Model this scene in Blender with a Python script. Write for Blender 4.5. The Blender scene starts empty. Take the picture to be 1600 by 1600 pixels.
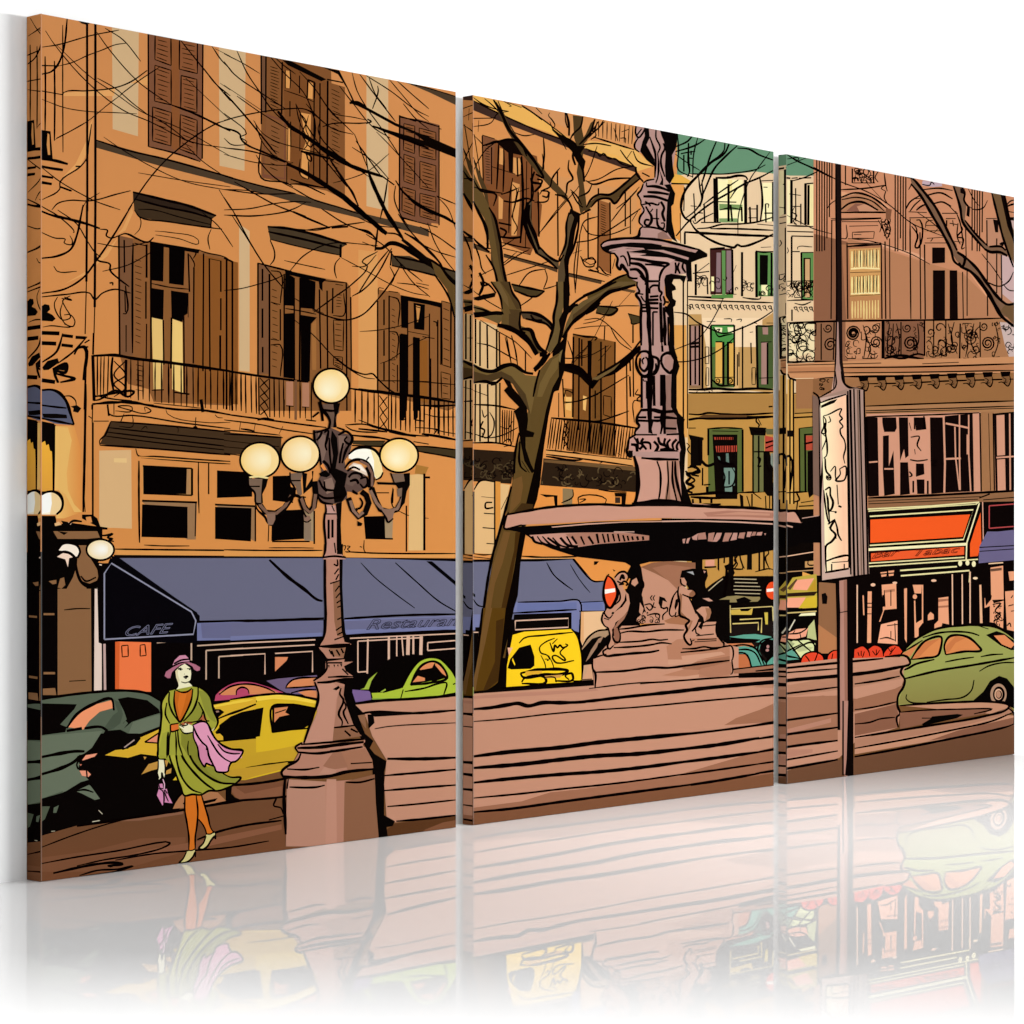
import bpy, bmesh, math, random
from mathutils import Vector, Matrix
from mathutils.geometry import tessellate_polygon
import numpy as np

random.seed(7)
S = bpy.context.scene
COL = S.collection

# ------------------------------------------------------------------ camera
H = 0.6                     # height of the canvases, metres
F = 3800.0                  # focal length in photo pixels (photo 1600 wide)
CX, HORIZON = 800.0, 821.2
CAM_Z = 0.41061 * H
cam = bpy.data.objects.new('camera', bpy.data.cameras.new('camera'))
COL.objects.link(cam)
cam.location = (0, 0, CAM_Z)
cam.rotation_euler = (math.pi / 2, 0, 0)
cam.data.sensor_width = 36
cam.data.lens = 36 * F / 1600
cam.data.shift_y = (HORIZON - 800) / 1600
cam.data.clip_start = 0.01
cam.data.clip_end = 100
S.camera = cam

# ------------------------------------------------------------------ light
w = bpy.data.worlds.new('World'); S.world = w; w.use_nodes = True
w.node_tree.nodes['Background'].inputs[0].default_value = (1, 1, 1, 1)
w.node_tree.nodes['Background'].inputs[1].default_value = 0.52
S.view_settings.view_transform = 'Standard'
S.view_settings.look = 'None'
S.view_settings.gamma = 1
S.view_settings.exposure = 0
S.view_settings.use_curve_mapping = False

# line of the canvases on the floor: from photo pixel columns to plan positions
def height_px(x):
    return 1357.0 - 0.31968 * (x - 63.3)
def plan(x):
    h = height_px(x)
    return Vector(((x - CX) / h * H, F / h * H))
O = plan(63.3)
D = (plan(1584.5) - O).normalized()        # along the row of canvases
BACK = Vector((-D.y, D.x))                 # away from the viewer
ANG = math.atan2(D.y, D.x)

def softbox(name, loc, target, sx, sy, power, spread=180):
    l = bpy.data.lights.new(name, 'AREA')
    l.shape = 'RECTANGLE'; l.size = sx; l.size_y = sy; l.energy = power
    l.spread = math.radians(spread)
    o = bpy.data.objects.new(name, l); COL.objects.link(o)
    o.location = loc
    d = Vector(target) - Vector(loc)
    o.rotation_euler = d.to_track_quat('-Z', 'Y').to_euler()
    return o
def at0(u, back, z):
    p = O + D * u + BACK * back
    return (p.x, p.y, z)
softbox('key_softbox', at0(10.0, -7.2, 0.66), at0(0.2, 0, 0.32), 8.0, 1.0, 1540)
softbox('added_floor_fill', (0.2, 0.75, 0.70), (0.2, 0.75, 0), 2.8, 0.3, 7.6, 110)  # added fill lamp out of view, whitens the front of the floor
softbox('added_overhead_fill', at0(0.70, -0.31, 1.5), at0(0.70, -0.31, 0), 2.2, 0.2, 5.2, 50)  # added fill lamp, unseen: lifts the floor brightness beside the canvases

# ------------------------------------------------------------------ helpers
def lin(hexs):
    r = []
    for i in (0, 2, 4):
        c = int(hexs[i:i + 2], 16) / 255
        r.append(c / 12.92 if c <= 0.04045 else ((c + 0.055) / 1.055) ** 2.4)
    return r
INK = tuple(v * 0.35 for v in lin('0E0404'))
EXPO = 0.70
def ink(hexs):
    if hexs == '-': return INK
    c = lin(hexs)
    return tuple(min(0.93, v * EXPO) for v in c)

def material(name):
    m = bpy.data.materials.new(name); m.use_nodes = True
    return m, m.node_tree, m.node_tree.nodes['Principled BSDF']

M_PRINT, nt, b = material('printed_canvas')
ca = nt.nodes.new('ShaderNodeVertexColor'); ca.layer_name = 'ink'
nt.links.new(ca.outputs['Color'], b.inputs['Base Color'])
b.inputs['Roughness'].default_value = 0.85
b.inputs['Specular IOR Level'].default_value = 0.0

M_CANVAS, nt, b = material('raw_canvas')
tc = nt.nodes.new('ShaderNodeTexCoord')
nz = nt.nodes.new('ShaderNodeTexNoise'); nz.inputs['Scale'].default_value = 900
rp = nt.nodes.new('ShaderNodeValToRGB')
rp.color_ramp.elements[0].color = (0.60, 0.56, 0.50, 1)
rp.color_ramp.elements[1].color = (0.72, 0.69, 0.63, 1)
nt.links.new(tc.outputs['Object'], nz.inputs['Vector'])
nt.links.new(nz.outputs['Fac'], rp.inputs['Fac'])
nt.links.new(rp.outputs['Color'], b.inputs['Base Color'])
b.inputs['Roughness'].default_value = 0.9

# ------------------------------------------------------------------ setting
def sheet(name, corners, m):
    me = bpy.data.meshes.new(name)
    me.from_pydata(corners, [], [tuple(range(len(corners)))])
    me.materials.append(m)
    o = bpy.data.objects.new(name, me); COL.objects.link(o)
    o['kind'] = 'structure'
    return o

M_WALL, nt, b = material('white_wall_paint')
tc = nt.nodes.new('ShaderNodeTexCoord')
nz = nt.nodes.new('ShaderNodeTexNoise'); nz.inputs['Scale'].default_value = 60
mx = nt.nodes.new('ShaderNodeMix'); mx.data_type = 'RGBA'
mx.inputs[6].default_value = (0.875, 0.88, 0.88, 1); mx.inputs[7].default_value = (0.885, 0.89, 0.89, 1)
nt.links.new(tc.outputs['Object'], nz.inputs['Vector'])
nt.links.new(nz.outputs['Fac'], mx.inputs[0]); nt.links.new(mx.outputs[2], b.inputs['Base Color'])
b.inputs['Roughness'].default_value = 0.9
b.inputs['Specular IOR Level'].default_value = 0.1

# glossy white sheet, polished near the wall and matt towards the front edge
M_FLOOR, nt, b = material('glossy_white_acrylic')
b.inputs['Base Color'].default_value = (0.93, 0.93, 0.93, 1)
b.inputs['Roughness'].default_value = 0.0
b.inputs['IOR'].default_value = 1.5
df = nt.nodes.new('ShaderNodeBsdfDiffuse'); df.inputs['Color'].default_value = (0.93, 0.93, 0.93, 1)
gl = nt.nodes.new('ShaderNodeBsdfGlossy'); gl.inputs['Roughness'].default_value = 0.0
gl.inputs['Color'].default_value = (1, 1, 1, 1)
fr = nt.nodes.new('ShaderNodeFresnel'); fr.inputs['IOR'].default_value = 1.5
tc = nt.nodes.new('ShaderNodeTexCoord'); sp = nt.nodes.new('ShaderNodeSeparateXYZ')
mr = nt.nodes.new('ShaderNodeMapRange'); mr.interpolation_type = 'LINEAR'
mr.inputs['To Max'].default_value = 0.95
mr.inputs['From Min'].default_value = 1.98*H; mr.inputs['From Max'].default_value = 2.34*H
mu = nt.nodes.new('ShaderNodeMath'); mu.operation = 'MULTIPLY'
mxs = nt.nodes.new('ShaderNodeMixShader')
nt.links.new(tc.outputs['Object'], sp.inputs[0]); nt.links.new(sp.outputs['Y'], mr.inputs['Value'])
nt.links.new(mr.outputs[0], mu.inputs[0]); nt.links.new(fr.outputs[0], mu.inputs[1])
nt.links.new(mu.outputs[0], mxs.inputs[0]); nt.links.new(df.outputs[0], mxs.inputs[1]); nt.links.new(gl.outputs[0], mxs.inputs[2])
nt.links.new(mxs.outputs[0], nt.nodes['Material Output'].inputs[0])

def at(u, back, z):
    p = O + D * u + BACK * back
    return (p.x, p.y, z)
WALL_BACK = 0.0263 * H + 0.0006
wb = [at(-3.0, WALL_BACK, 0), at(4.5, WALL_BACK, 0), at(4.5, WALL_BACK, 3.2), at(-3.0, WALL_BACK, 3.2)]
sheet('wall', wb, M_WALL)
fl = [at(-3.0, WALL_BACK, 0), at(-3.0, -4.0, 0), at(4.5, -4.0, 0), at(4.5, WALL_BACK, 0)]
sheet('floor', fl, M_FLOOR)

# ------------------------------------------------------------------ canvases
SPANS = [(63.3, 712.0, 0.0263), (738.5, 1208.5, 0.0186), (1228.3, 1584.5, 0.0150)]
LABELS = [
    'stretched canvas panel printed with a woman in green and a five globe street lamp',
    'middle stretched canvas panel printed with a bare tree and a fountain column',
    'stretched canvas panel printed with an orange bar front and an advertising post']
PANELS = []
LIFT = 0.0003
for (x0, x1, t), lab in zip(SPANS, LABELS):
    u0 = (plan(x0) - O).length; u1 = (plan(x1) - O).length
    root = bpy.data.objects.new('canvas_panel', None); COL.objects.link(root)
    p = at(u0, 0, LIFT)
    root.location = p; root.rotation_euler = (0, 0, ANG)
    root.empty_display_size = 0.05
    root['label'] = lab; root['category'] = 'canvas print'; root['group'] = 'triptych of canvas prints'
    bm = bmesh.new()
    W, T = u1 - u0, t * H
    e = 0.0004
    vs = [bm.verts.new(v) for v in ((e, e, 0), (W, e, 0), (W, T, 0), (e, T, 0), (e, e, H - LIFT), (W, e, H - LIFT), (W, T, H - LIFT), (e, T, H - LIFT))]
    for f in ((0, 1, 5, 4), (1, 2, 6, 5), (2, 3, 7, 6), (3, 0, 4, 7), (4, 5, 6, 7), (3, 2, 1, 0)):
        bm.faces.new([vs[i] for i in f])
    me = bpy.data.meshes.new('canvas_body'); bm.to_mesh(me); bm.free()
    me.materials.append(M_CANVAS)
    o = bpy.data.objects.new('canvas_body', me); COL.objects.link(o); o.parent = root
    PANELS.append(dict(root=root, u0=u0, W=W, T=T, parts={}))

# photo column/row of a drawn point -> place on the plane of the canvases
H0, HS = 1357.0, 0.31968
def to_plane(x, y):
    h = H0 - HS * (x - 63.3)
    px = (x - CX) / h * H; py = F / h * H
    u = (px - O.x) * D.x + (py - O.y) * D.y
    z = CAM_Z - (y - HORIZON) / h * H
    return u, z

# ------------------------------------------------------------------ the drawing
# The print is flat: every shape of the drawing is a flat piece of ink on its canvas.
NB = 280
CELL = 6.0
lay = np.zeros((NB, NB), np.int32); lcol = np.full((NB, NB), -1, np.int32)
col_id = {}
DRAW = []          # (motif key, layer, triangles [((x,y),c)*3])

def cells(tris):
    m = np.zeros((NB, NB), bool)
    for a, b_, c in tris:
        x0 = max(0, int(min(a[0], b_[0], c[0]) / CELL)); x1 = min(NB - 1, int(max(a[0], b_[0], c[0]) / CELL))
        y0 = max(0, int(min(a[1], b_[1], c[1]) / CELL)); y1 = min(NB - 1, int(max(a[1], b_[1], c[1]) / CELL))
        if x1 < x0 or y1 < y0: continue
        if (x1 - x0) * (y1 - y0) < 9:
            m[y0:y1 + 1, x0:x1 + 1] = True; continue
        X, Y = np.meshgrid((np.arange(x0, x1 + 1) + .5) * CELL, (np.arange(y0, y1 + 1) + .5) * CELL)
        ok = np.ones(X.shape, bool)
        ar = (b_[0] - a[0]) * (c[1] - a[1]) - (b_[1] - a[1]) * (c[0] - a[0])
        s = 1 if ar > 0 else -1
        for p, q in ((a, b_), (b_, c), (c, a)):
            L = math.hypot(q[0] - p[0], q[1] - p[1]) or 1
            ok &= s * ((q[0] - p[0]) * (Y - p[1]) - (q[1] - p[1]) * (X - p[0])) / L > -CELL * 0.75
        m[y0:y1 + 1, x0:x1 + 1] |= ok
    return m

cur = [None]
def emit(tris, colf, colkey):
    """tris: list of 3 points; colf(x,y) -> linear colour"""
    tris = [t for t in tris if abs((t[1][0] - t[0][0]) * (t[2][1] - t[0][1]) - (t[1][1] - t[0][1]) * (t[2][0] - t[0][0])) > 1e-4]
    if not tris: return
    k = col_id.setdefault(colkey, len(col_id))
    m = cells(tris)
    if not m.any(): return
    up = np.where((lcol[m] == k) & (colkey == 'ink'), lay[m], lay[m] + 1)
    L = int(up.max())
    lay[m] = L; lcol[m] = k
    DRAW.append((cur[0], L, tris, colf))

def fill(pts, colf, colkey):
    v = [Vector((p[0], p[1], 0)) for p in pts]
    idx = tessellate_polygon([v])
    emit([tuple(pts[i] for i in t) for t in idx], colf, colkey)

def smooth(pts, n=5):
    if len(pts) < 3: return list(pts)
    out = []
    P = [(2 * pts[0][0] - pts[1][0], 2 * pts[0][1] - pts[1][1])] + list(pts) + [(2 * pts[-1][0] - pts[-2][0], 2 * pts[-1][1] - pts[-2][1])]
    for i in range(1, len(P) - 2):
        p0, p1, p2, p3 = P[i - 1], P[i], P[i + 1], P[i + 2]
        # centripetal-like damping keeps corners from overshooting
        d = math.hypot(p2[0] - p1[0], p2[1] - p1[1])
        def tang(a, b_, c):
            la = math.hypot(b_[0] - a[0], b_[1] - a[1]) + 1e-6; lc = math.hypot(c[0] - b_[0], c[1] - b_[1]) + 1e-6
            tx = (b_[0] - a[0]) / la + (c[0] - b_[0]) / lc; ty = (b_[1] - a[1]) / la + (c[1] - b_[1]) / lc
            return tx / 2, ty / 2
        t1 = tang(p0, p1, p2); t2 = tang(p1, p2, p3)
        for j in range(n):
            s = j / n; s2 = s * s; s3 = s2 * s
            h1 = 2 * s3 - 3 * s2 + 1; h2 = -2 * s3 + 3 * s2; h3 = s3 - 2 * s2 + s; h4 = s3 - s2
            out.append((h1 * p1[0] + h2 * p2[0] + (h3 * t1[0] + h4 * t2[0]) * d, h1 * p1[1] + h2 * p2[1] + (h3 * t1[1] + h4 * t2[1]) * d))
    out.append(pts[-1])
    return out

def stroke(pts, width, col=None, taper=True, curve=True):
    if col is None: width = max(1.45, width * 1.24)
    P = smooth(pts) if curve else list(pts)
    Q = [P[0]]
    for p in P[1:]:
        if math.hypot(p[0] - Q[-1][0], p[1] - Q[-1][1]) > 0.05: Q.append(p)
    P = Q
    n = len(P)
    if n < 2: return
    cum = [0]
    for i in range(1, n): cum.append(cum[-1] + math.hypot(P[i][0] - P[i - 1][0], P[i][1] - P[i - 1][1]))
    tot = cum[-1]
    L, R = [], []
    for i in range(n):
        a = P[max(0, i - 1)]; c = P[min(n - 1, i + 1)]
        dx, dy = c[0] - a[0], c[1] - a[1]
        d = math.hypot(dx, dy) or 1
        k = 1.0
        if taper:
            s = min(cum[i], tot - cum[i])
            k = 0.58 + 0.42 * min(1, s / max(6 * width, tot * 0.12))
            k *= 1 + 0.10 * math.sin(cum[i] * 0.21 + P[0][0])
        hw = width * 0.5 * k
        nx, ny = -dy / d * hw, dx / d * hw
        L.append((P[i][0] + nx, P[i][1] + ny)); R.append((P[i][0] - nx, P[i][1] - ny))
    T = []
    for i in range(n - 1):
        T.append((L[i], L[i + 1], R[i + 1])); T.append((L[i], R[i + 1], R[i]))
    if col is None: emit(T, lambda x, y: INK, 'ink')
    else:
        c = ink(col); emit(T, lambda x, y: c, col)

def lerp(a, b_, t): return (a[0] + (b_[0] - a[0]) * t, a[1] + (b_[1] - a[1]) * t)
def inquad(q, s, t): return lerp(lerp(q[0], q[1], s), lerp(q[3], q[2], s), t)

def ellipse(cx, cy, rx, ry, n=28): return [(cx + rx * math.cos(2 * math.pi * i / n), cy + ry * math.sin(2 * math.pi * i / n)) for i in range(n)]

def letters(txt, p0, p1, hgt, col):
    cu = bpy.data.curves.new('lettering', 'FONT'); cu.body = txt; cu.resolution_u = 3; cu.shear = 0.45
    ob = bpy.data.objects.new('lettering', cu); COL.objects.link(ob)
    bpy.context.view_layer.update()
    me = bpy.data.meshes.new_from_object(ob.evaluated_get(bpy.context.evaluated_depsgraph_get()))
    bm = bmesh.new(); bm.from_mesh(me)
    xs = [v.co.x for v in bm.verts]; x0, x1 = min(xs), max(xs)
    h = max(v.co.y for v in bm.verts)
    ax = Vector((p1[0] - p0[0], p1[1] - p0[1]))
    def mp(v):
        s = (v.co.x - x0) / (x1 - x0); y = v.co.y / h
        return (p0[0] + ax.x * s, p0[1] + ax.y * s - y * hgt)
    for e in bm.edges:
        if len(e.link_faces) == 1:
            stroke([mp(e.verts[0]), mp(e.verts[1])], 0.85, col, False, False)
    bm.free(); bpy.data.objects.remove(ob); bpy.data.curves.remove(cu); bpy.data.meshes.remove(me)

serial = [0]
def draw(art):
    ox = oy = 0.0; sc = 1.0
    def pt(s):
        a, b_ = s.split(','); return (ox + float(a) / sc, oy + float(b_) / sc)
    for line in art.strip().split('\n'):
        w_ = line.split()
        if not w_: continue
        c = w_[0]
        if c == 'G':
            serial[0] += 1; cur[0] = (w_[1], serial[0])
        elif c == 'o':
            ox, oy, sc = float(w_[1]), float(w_[2]), float(w_[3])
        elif c == 'f':
            cc = ink(w_[1]); fill([pt(s) for s in w_[2:]], (lambda k: lambda x, y: k)(cc), w_[1])
        elif c == 'g':
            i = w_.index('|')
            a = tuple(float(v) for v in w_[3].split(',')); b_ = tuple(float(v) for v in w_[4].split(','))
            c0, c1 = ink(w_[1]), ink(w_[2]); dx, dy = b_[0] - a[0], b_[1] - a[1]; dd = dx * dx + dy * dy
            def gf(x, y, a=a, dx=dx, dy=dy, dd=dd, c0=c0, c1=c1):
                t = max(0, min(1, ((x - a[0]) * dx + (y - a[1]) * dy) / dd))
                return tuple(c0[j] + (c1[j] - c0[j]) * t for j in range(3))
            fill([pt(s) for s in w_[i + 1:]], gf, 'g%d' % serial[0])
        elif c == 'e':
            p = pt(w_[2]); r = w_[3].split(',')
            cc = ink(w_[1]); fill(ellipse(p[0], p[1], float(r[0]) / sc, float(r[1]) / sc), (lambda k: lambda x, y: k)(cc), w_[1])
        elif c == 'r':                                   # glowing globe: radial tint and inked rim
            p = pt(w_[3]); rr = w_[4].split(','); rx, ry = float(rr[0]) / sc, float(rr[1]) / sc; hp = pt(w_[5])
            c0, c1 = ink(w_[1]), ink(w_[2])
            N = 40; rings = 6; T = []
            pts = [[lerp(hp, q, k / rings) for q in ellipse(p[0], p[1], rx, ry, N)] for k in range(1, rings + 1)]
            tone = {}
            for k in range(rings):
                for q in pts[k]: tone[q] = ((k + 1) / rings) ** 1.3
            tone[hp] = 0
            for i in range(N):
                j = (i + 1) % N
                T.append((hp, pts[0][i], pts[0][j]))
                for k in range(rings - 1):
                    T.append((pts[k][i], pts[k + 1][i], pts[k + 1][j])); T.append((pts[k][i], pts[k + 1][j], pts[k][j]))
            def rf(x, y, tone=tone, hp=hp, p=p, rx=rx, ry=ry, c0=c0, c1=c1):
                t = tone.get((x, y))
                if t is None: t = min(1, math.hypot((x - hp[0]) / rx, (y - hp[1]) / ry))
                return tuple(c0[j] + (c1[j] - c0[j]) * t for j in range(3))
            emit(T, rf, 'r%d' % serial[0])
            cres = [(p[0] + rx * math.cos(a) * 0.97, p[1] + ry * math.sin(a) * 0.97) for a in [-1.25 + i * 0.17 for i in range(17)]]
            cres += [(p[0] + rx * 0.30 + rx * 0.28 * math.cos(a), p[1] + ry * (-.05) + ry * 0.62 * math.sin(a)) for a in [1.35 - i * 0.2 for i in range(14)]]
            cc = tuple(c0[j] * .30 + c1[j] * .70 for j in range(3))
            fill(cres, (lambda k: lambda x, y: k)(cc), 'cr%d' % serial[0])
            stroke(ellipse(p[0], p[1], rx, ry, 40) + ellipse(p[0], p[1], rx, ry, 40)[:2], 2.6, None, False, False)
        elif c in 'kl':
            stroke([pt(s) for s in w_[2:]], float(w_[1]), None, c == 'k', c == 'k')
        elif c == 'c':
            stroke([pt(s) for s in w_[3:]], float(w_[2]), w_[1], False, len(w_) > 6 and False)
        elif c == 'd':
            q = [pt(s) for s in w_[3:7]]; n = int(w_[2])
            for i in range(n):
                s = (i + .5 + random.uniform(-.12, .12)) / n
                a, b_ = inquad(q, s, 0), inquad(q, s + random.uniform(-.004, .004), random.uniform(.93, 1.0))
                stroke([a, lerp(lerp(a, b_, .5), (a[0] + random.uniform(-2, 2), a[1]), .1), b_], float(w_[1]) * random.uniform(.8, 1.15))
        elif c == 'x':
            q = [pt(s) for s in w_[3:7]]; n = int(w_[2])
            for i in range(n):
                for s0, s1 in ((.05, .95), (.95, .05)):
                    stroke([inquad(q, s0, i / n), inquad(q, .5 + random.uniform(-.08, .08), (i + .5) / n), inquad(q, s1, (i + 1) / n)], float(w_[1]))
        elif c in 'wq':
            j = 2 if c == 'q' else 1
            wd = float(w_[j]); n = int(w_[j + 1]); q = [pt(s) for s in w_[j + 2:j + 6]]
            if c == 'q':
                if n: fill(q, (lambda k: lambda x, y: k)(ink(w_[1])), w_[1])
                for a, b_ in ((0, 1), (1, 2), (3, 2), (0, 3)):
                    stroke([q[a], lerp(q[a], q[b_], .5), q[b_]], wd)
            for i in range(n):
                t = (i + .7) / (n + .4)
                s0, s1 = random.uniform(.1, .22), random.uniform(.72, .92)
                stroke([inquad(q, s0, t), inquad(q, (s0 + s1) / 2, t + .006), inquad(q, s1, t + .012)], 1.0 if c == 'q' else wd)
        elif c == 's':
            q = [pt(s) for s in w_[3:7]]; n = int(w_[2])
            ex = max(6, min(math.hypot(q[1][0] - q[0][0], q[1][1] - q[0][1]), math.hypot(q[3][0] - q[0][0], q[3][1] - q[0][1])))
            for i in range(n):
                p = inquad(q, random.random(), random.random()); pts = []
                a = random.uniform(0, 6.28); r = random.uniform(.10, .30) * ex; st = random.choice((-1, 1)) * random.uniform(.5, .9)
                for k in range(7):
                    pts.append((p[0] + r * math.cos(a), p[1] + r * math.sin(a))); a += st; r *= random.uniform(.78, 1.12)
                pts = [(min(max(v[0], min(z[0] for z in q)), max(z[0] for z in q)), min(max(v[1], min(z[1] for z in q)), max(z[1] for z in q))) for v in pts]
                if w_[1] != '-' and i % 2: stroke(pts[:4], 2.6, w_[1], True)
                else: stroke(pts, random.uniform(1.1, 1.7))
        elif c == 'v':
            q = [pt(s) for s in w_[3:7]]; n = int(w_[2])
            for i in range(n):
                s = (i + .5) / n
                stroke([inquad(q, s, random.uniform(0, .06)), inquad(q, s, .5), inquad(q, s, random.uniform(.92, 1))], 2.0 + 1.6 * random.random(), w_[1])
        elif c == 'm':
            n = int(w_[1]); a, b_ = pt(w_[2]), pt(w_[3])
            for i in range(n):
                p = lerp(a, b_, (i + .3) / n)
                stroke([p, (p[0] + 5, p[1] - .5), (p[0] + 5.5, p[1] + 3), (p[0] + 8, p[1] + 7)], 2.0)
                stroke([(p[0] + 1, p[1] + .5), (p[0] + 3, p[1] + 3.5), (p[0] + 5.5, p[1] + 4)], 1.6)
        elif c == 'n':
            n = int(w_[1]); a, b_ = pt(w_[2]), pt(w_[3]); h = float(w_[4]) / sc
            for i in range(n):
                p = lerp(a, b_, (i + .25) / n); W_ = 16
                fill([p, (p[0] + W_, p[1] - .5), (p[0] + W_ - 1, p[1] + h * .32), (p[0] + 2, p[1] + h * .36)], lambda x, y: INK, 'ink')
                fill([(p[0] + 2, p[1] + h * .36), (p[0] + W_ - 1, p[1] + h * .3), (p[0] + W_ - 3, p[1] + h), (p[0] + 5, p[1] + h * .8)], (lambda k: lambda x, y: k)(ink('7A5434')), '7A5434')
                stroke([(p[0] + W_ - 1, p[1] + h * .3), (p[0] + W_, p[1] + h * .6), (p[0] + W_ - 4, p[1] + h), (p[0] + 3, p[1] + h * .72), (p[0] - 3, p[1] + h * .75)], 1.7)
                stroke([(p[0] + 4, p[1] + h * .4), (p[0] + 9, p[1] + h * .55), (p[0] + 6, p[1] + h * .8), (p[0] + 11, p[1] + h * .7)], 1.3)
        elif c == 'S':
            p = pt(w_[2]); r = float(w_[3]) / sc; n = float(w_[4]); k = int(n * 12)
            stroke([(p[0] + r * (.18 + .82 * i / k) * math.cos(i * .5236), p[1] + r * 1.05 * (.18 + .82 * i / k) * math.sin(i * .5236)) for i in range(k + 1)], float(w_[1]), None, True, False)
        elif c == 'T':
            letters(w_[5], pt(w_[2]), pt(w_[3]), float(w_[4]) / sc, w_[1])

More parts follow.
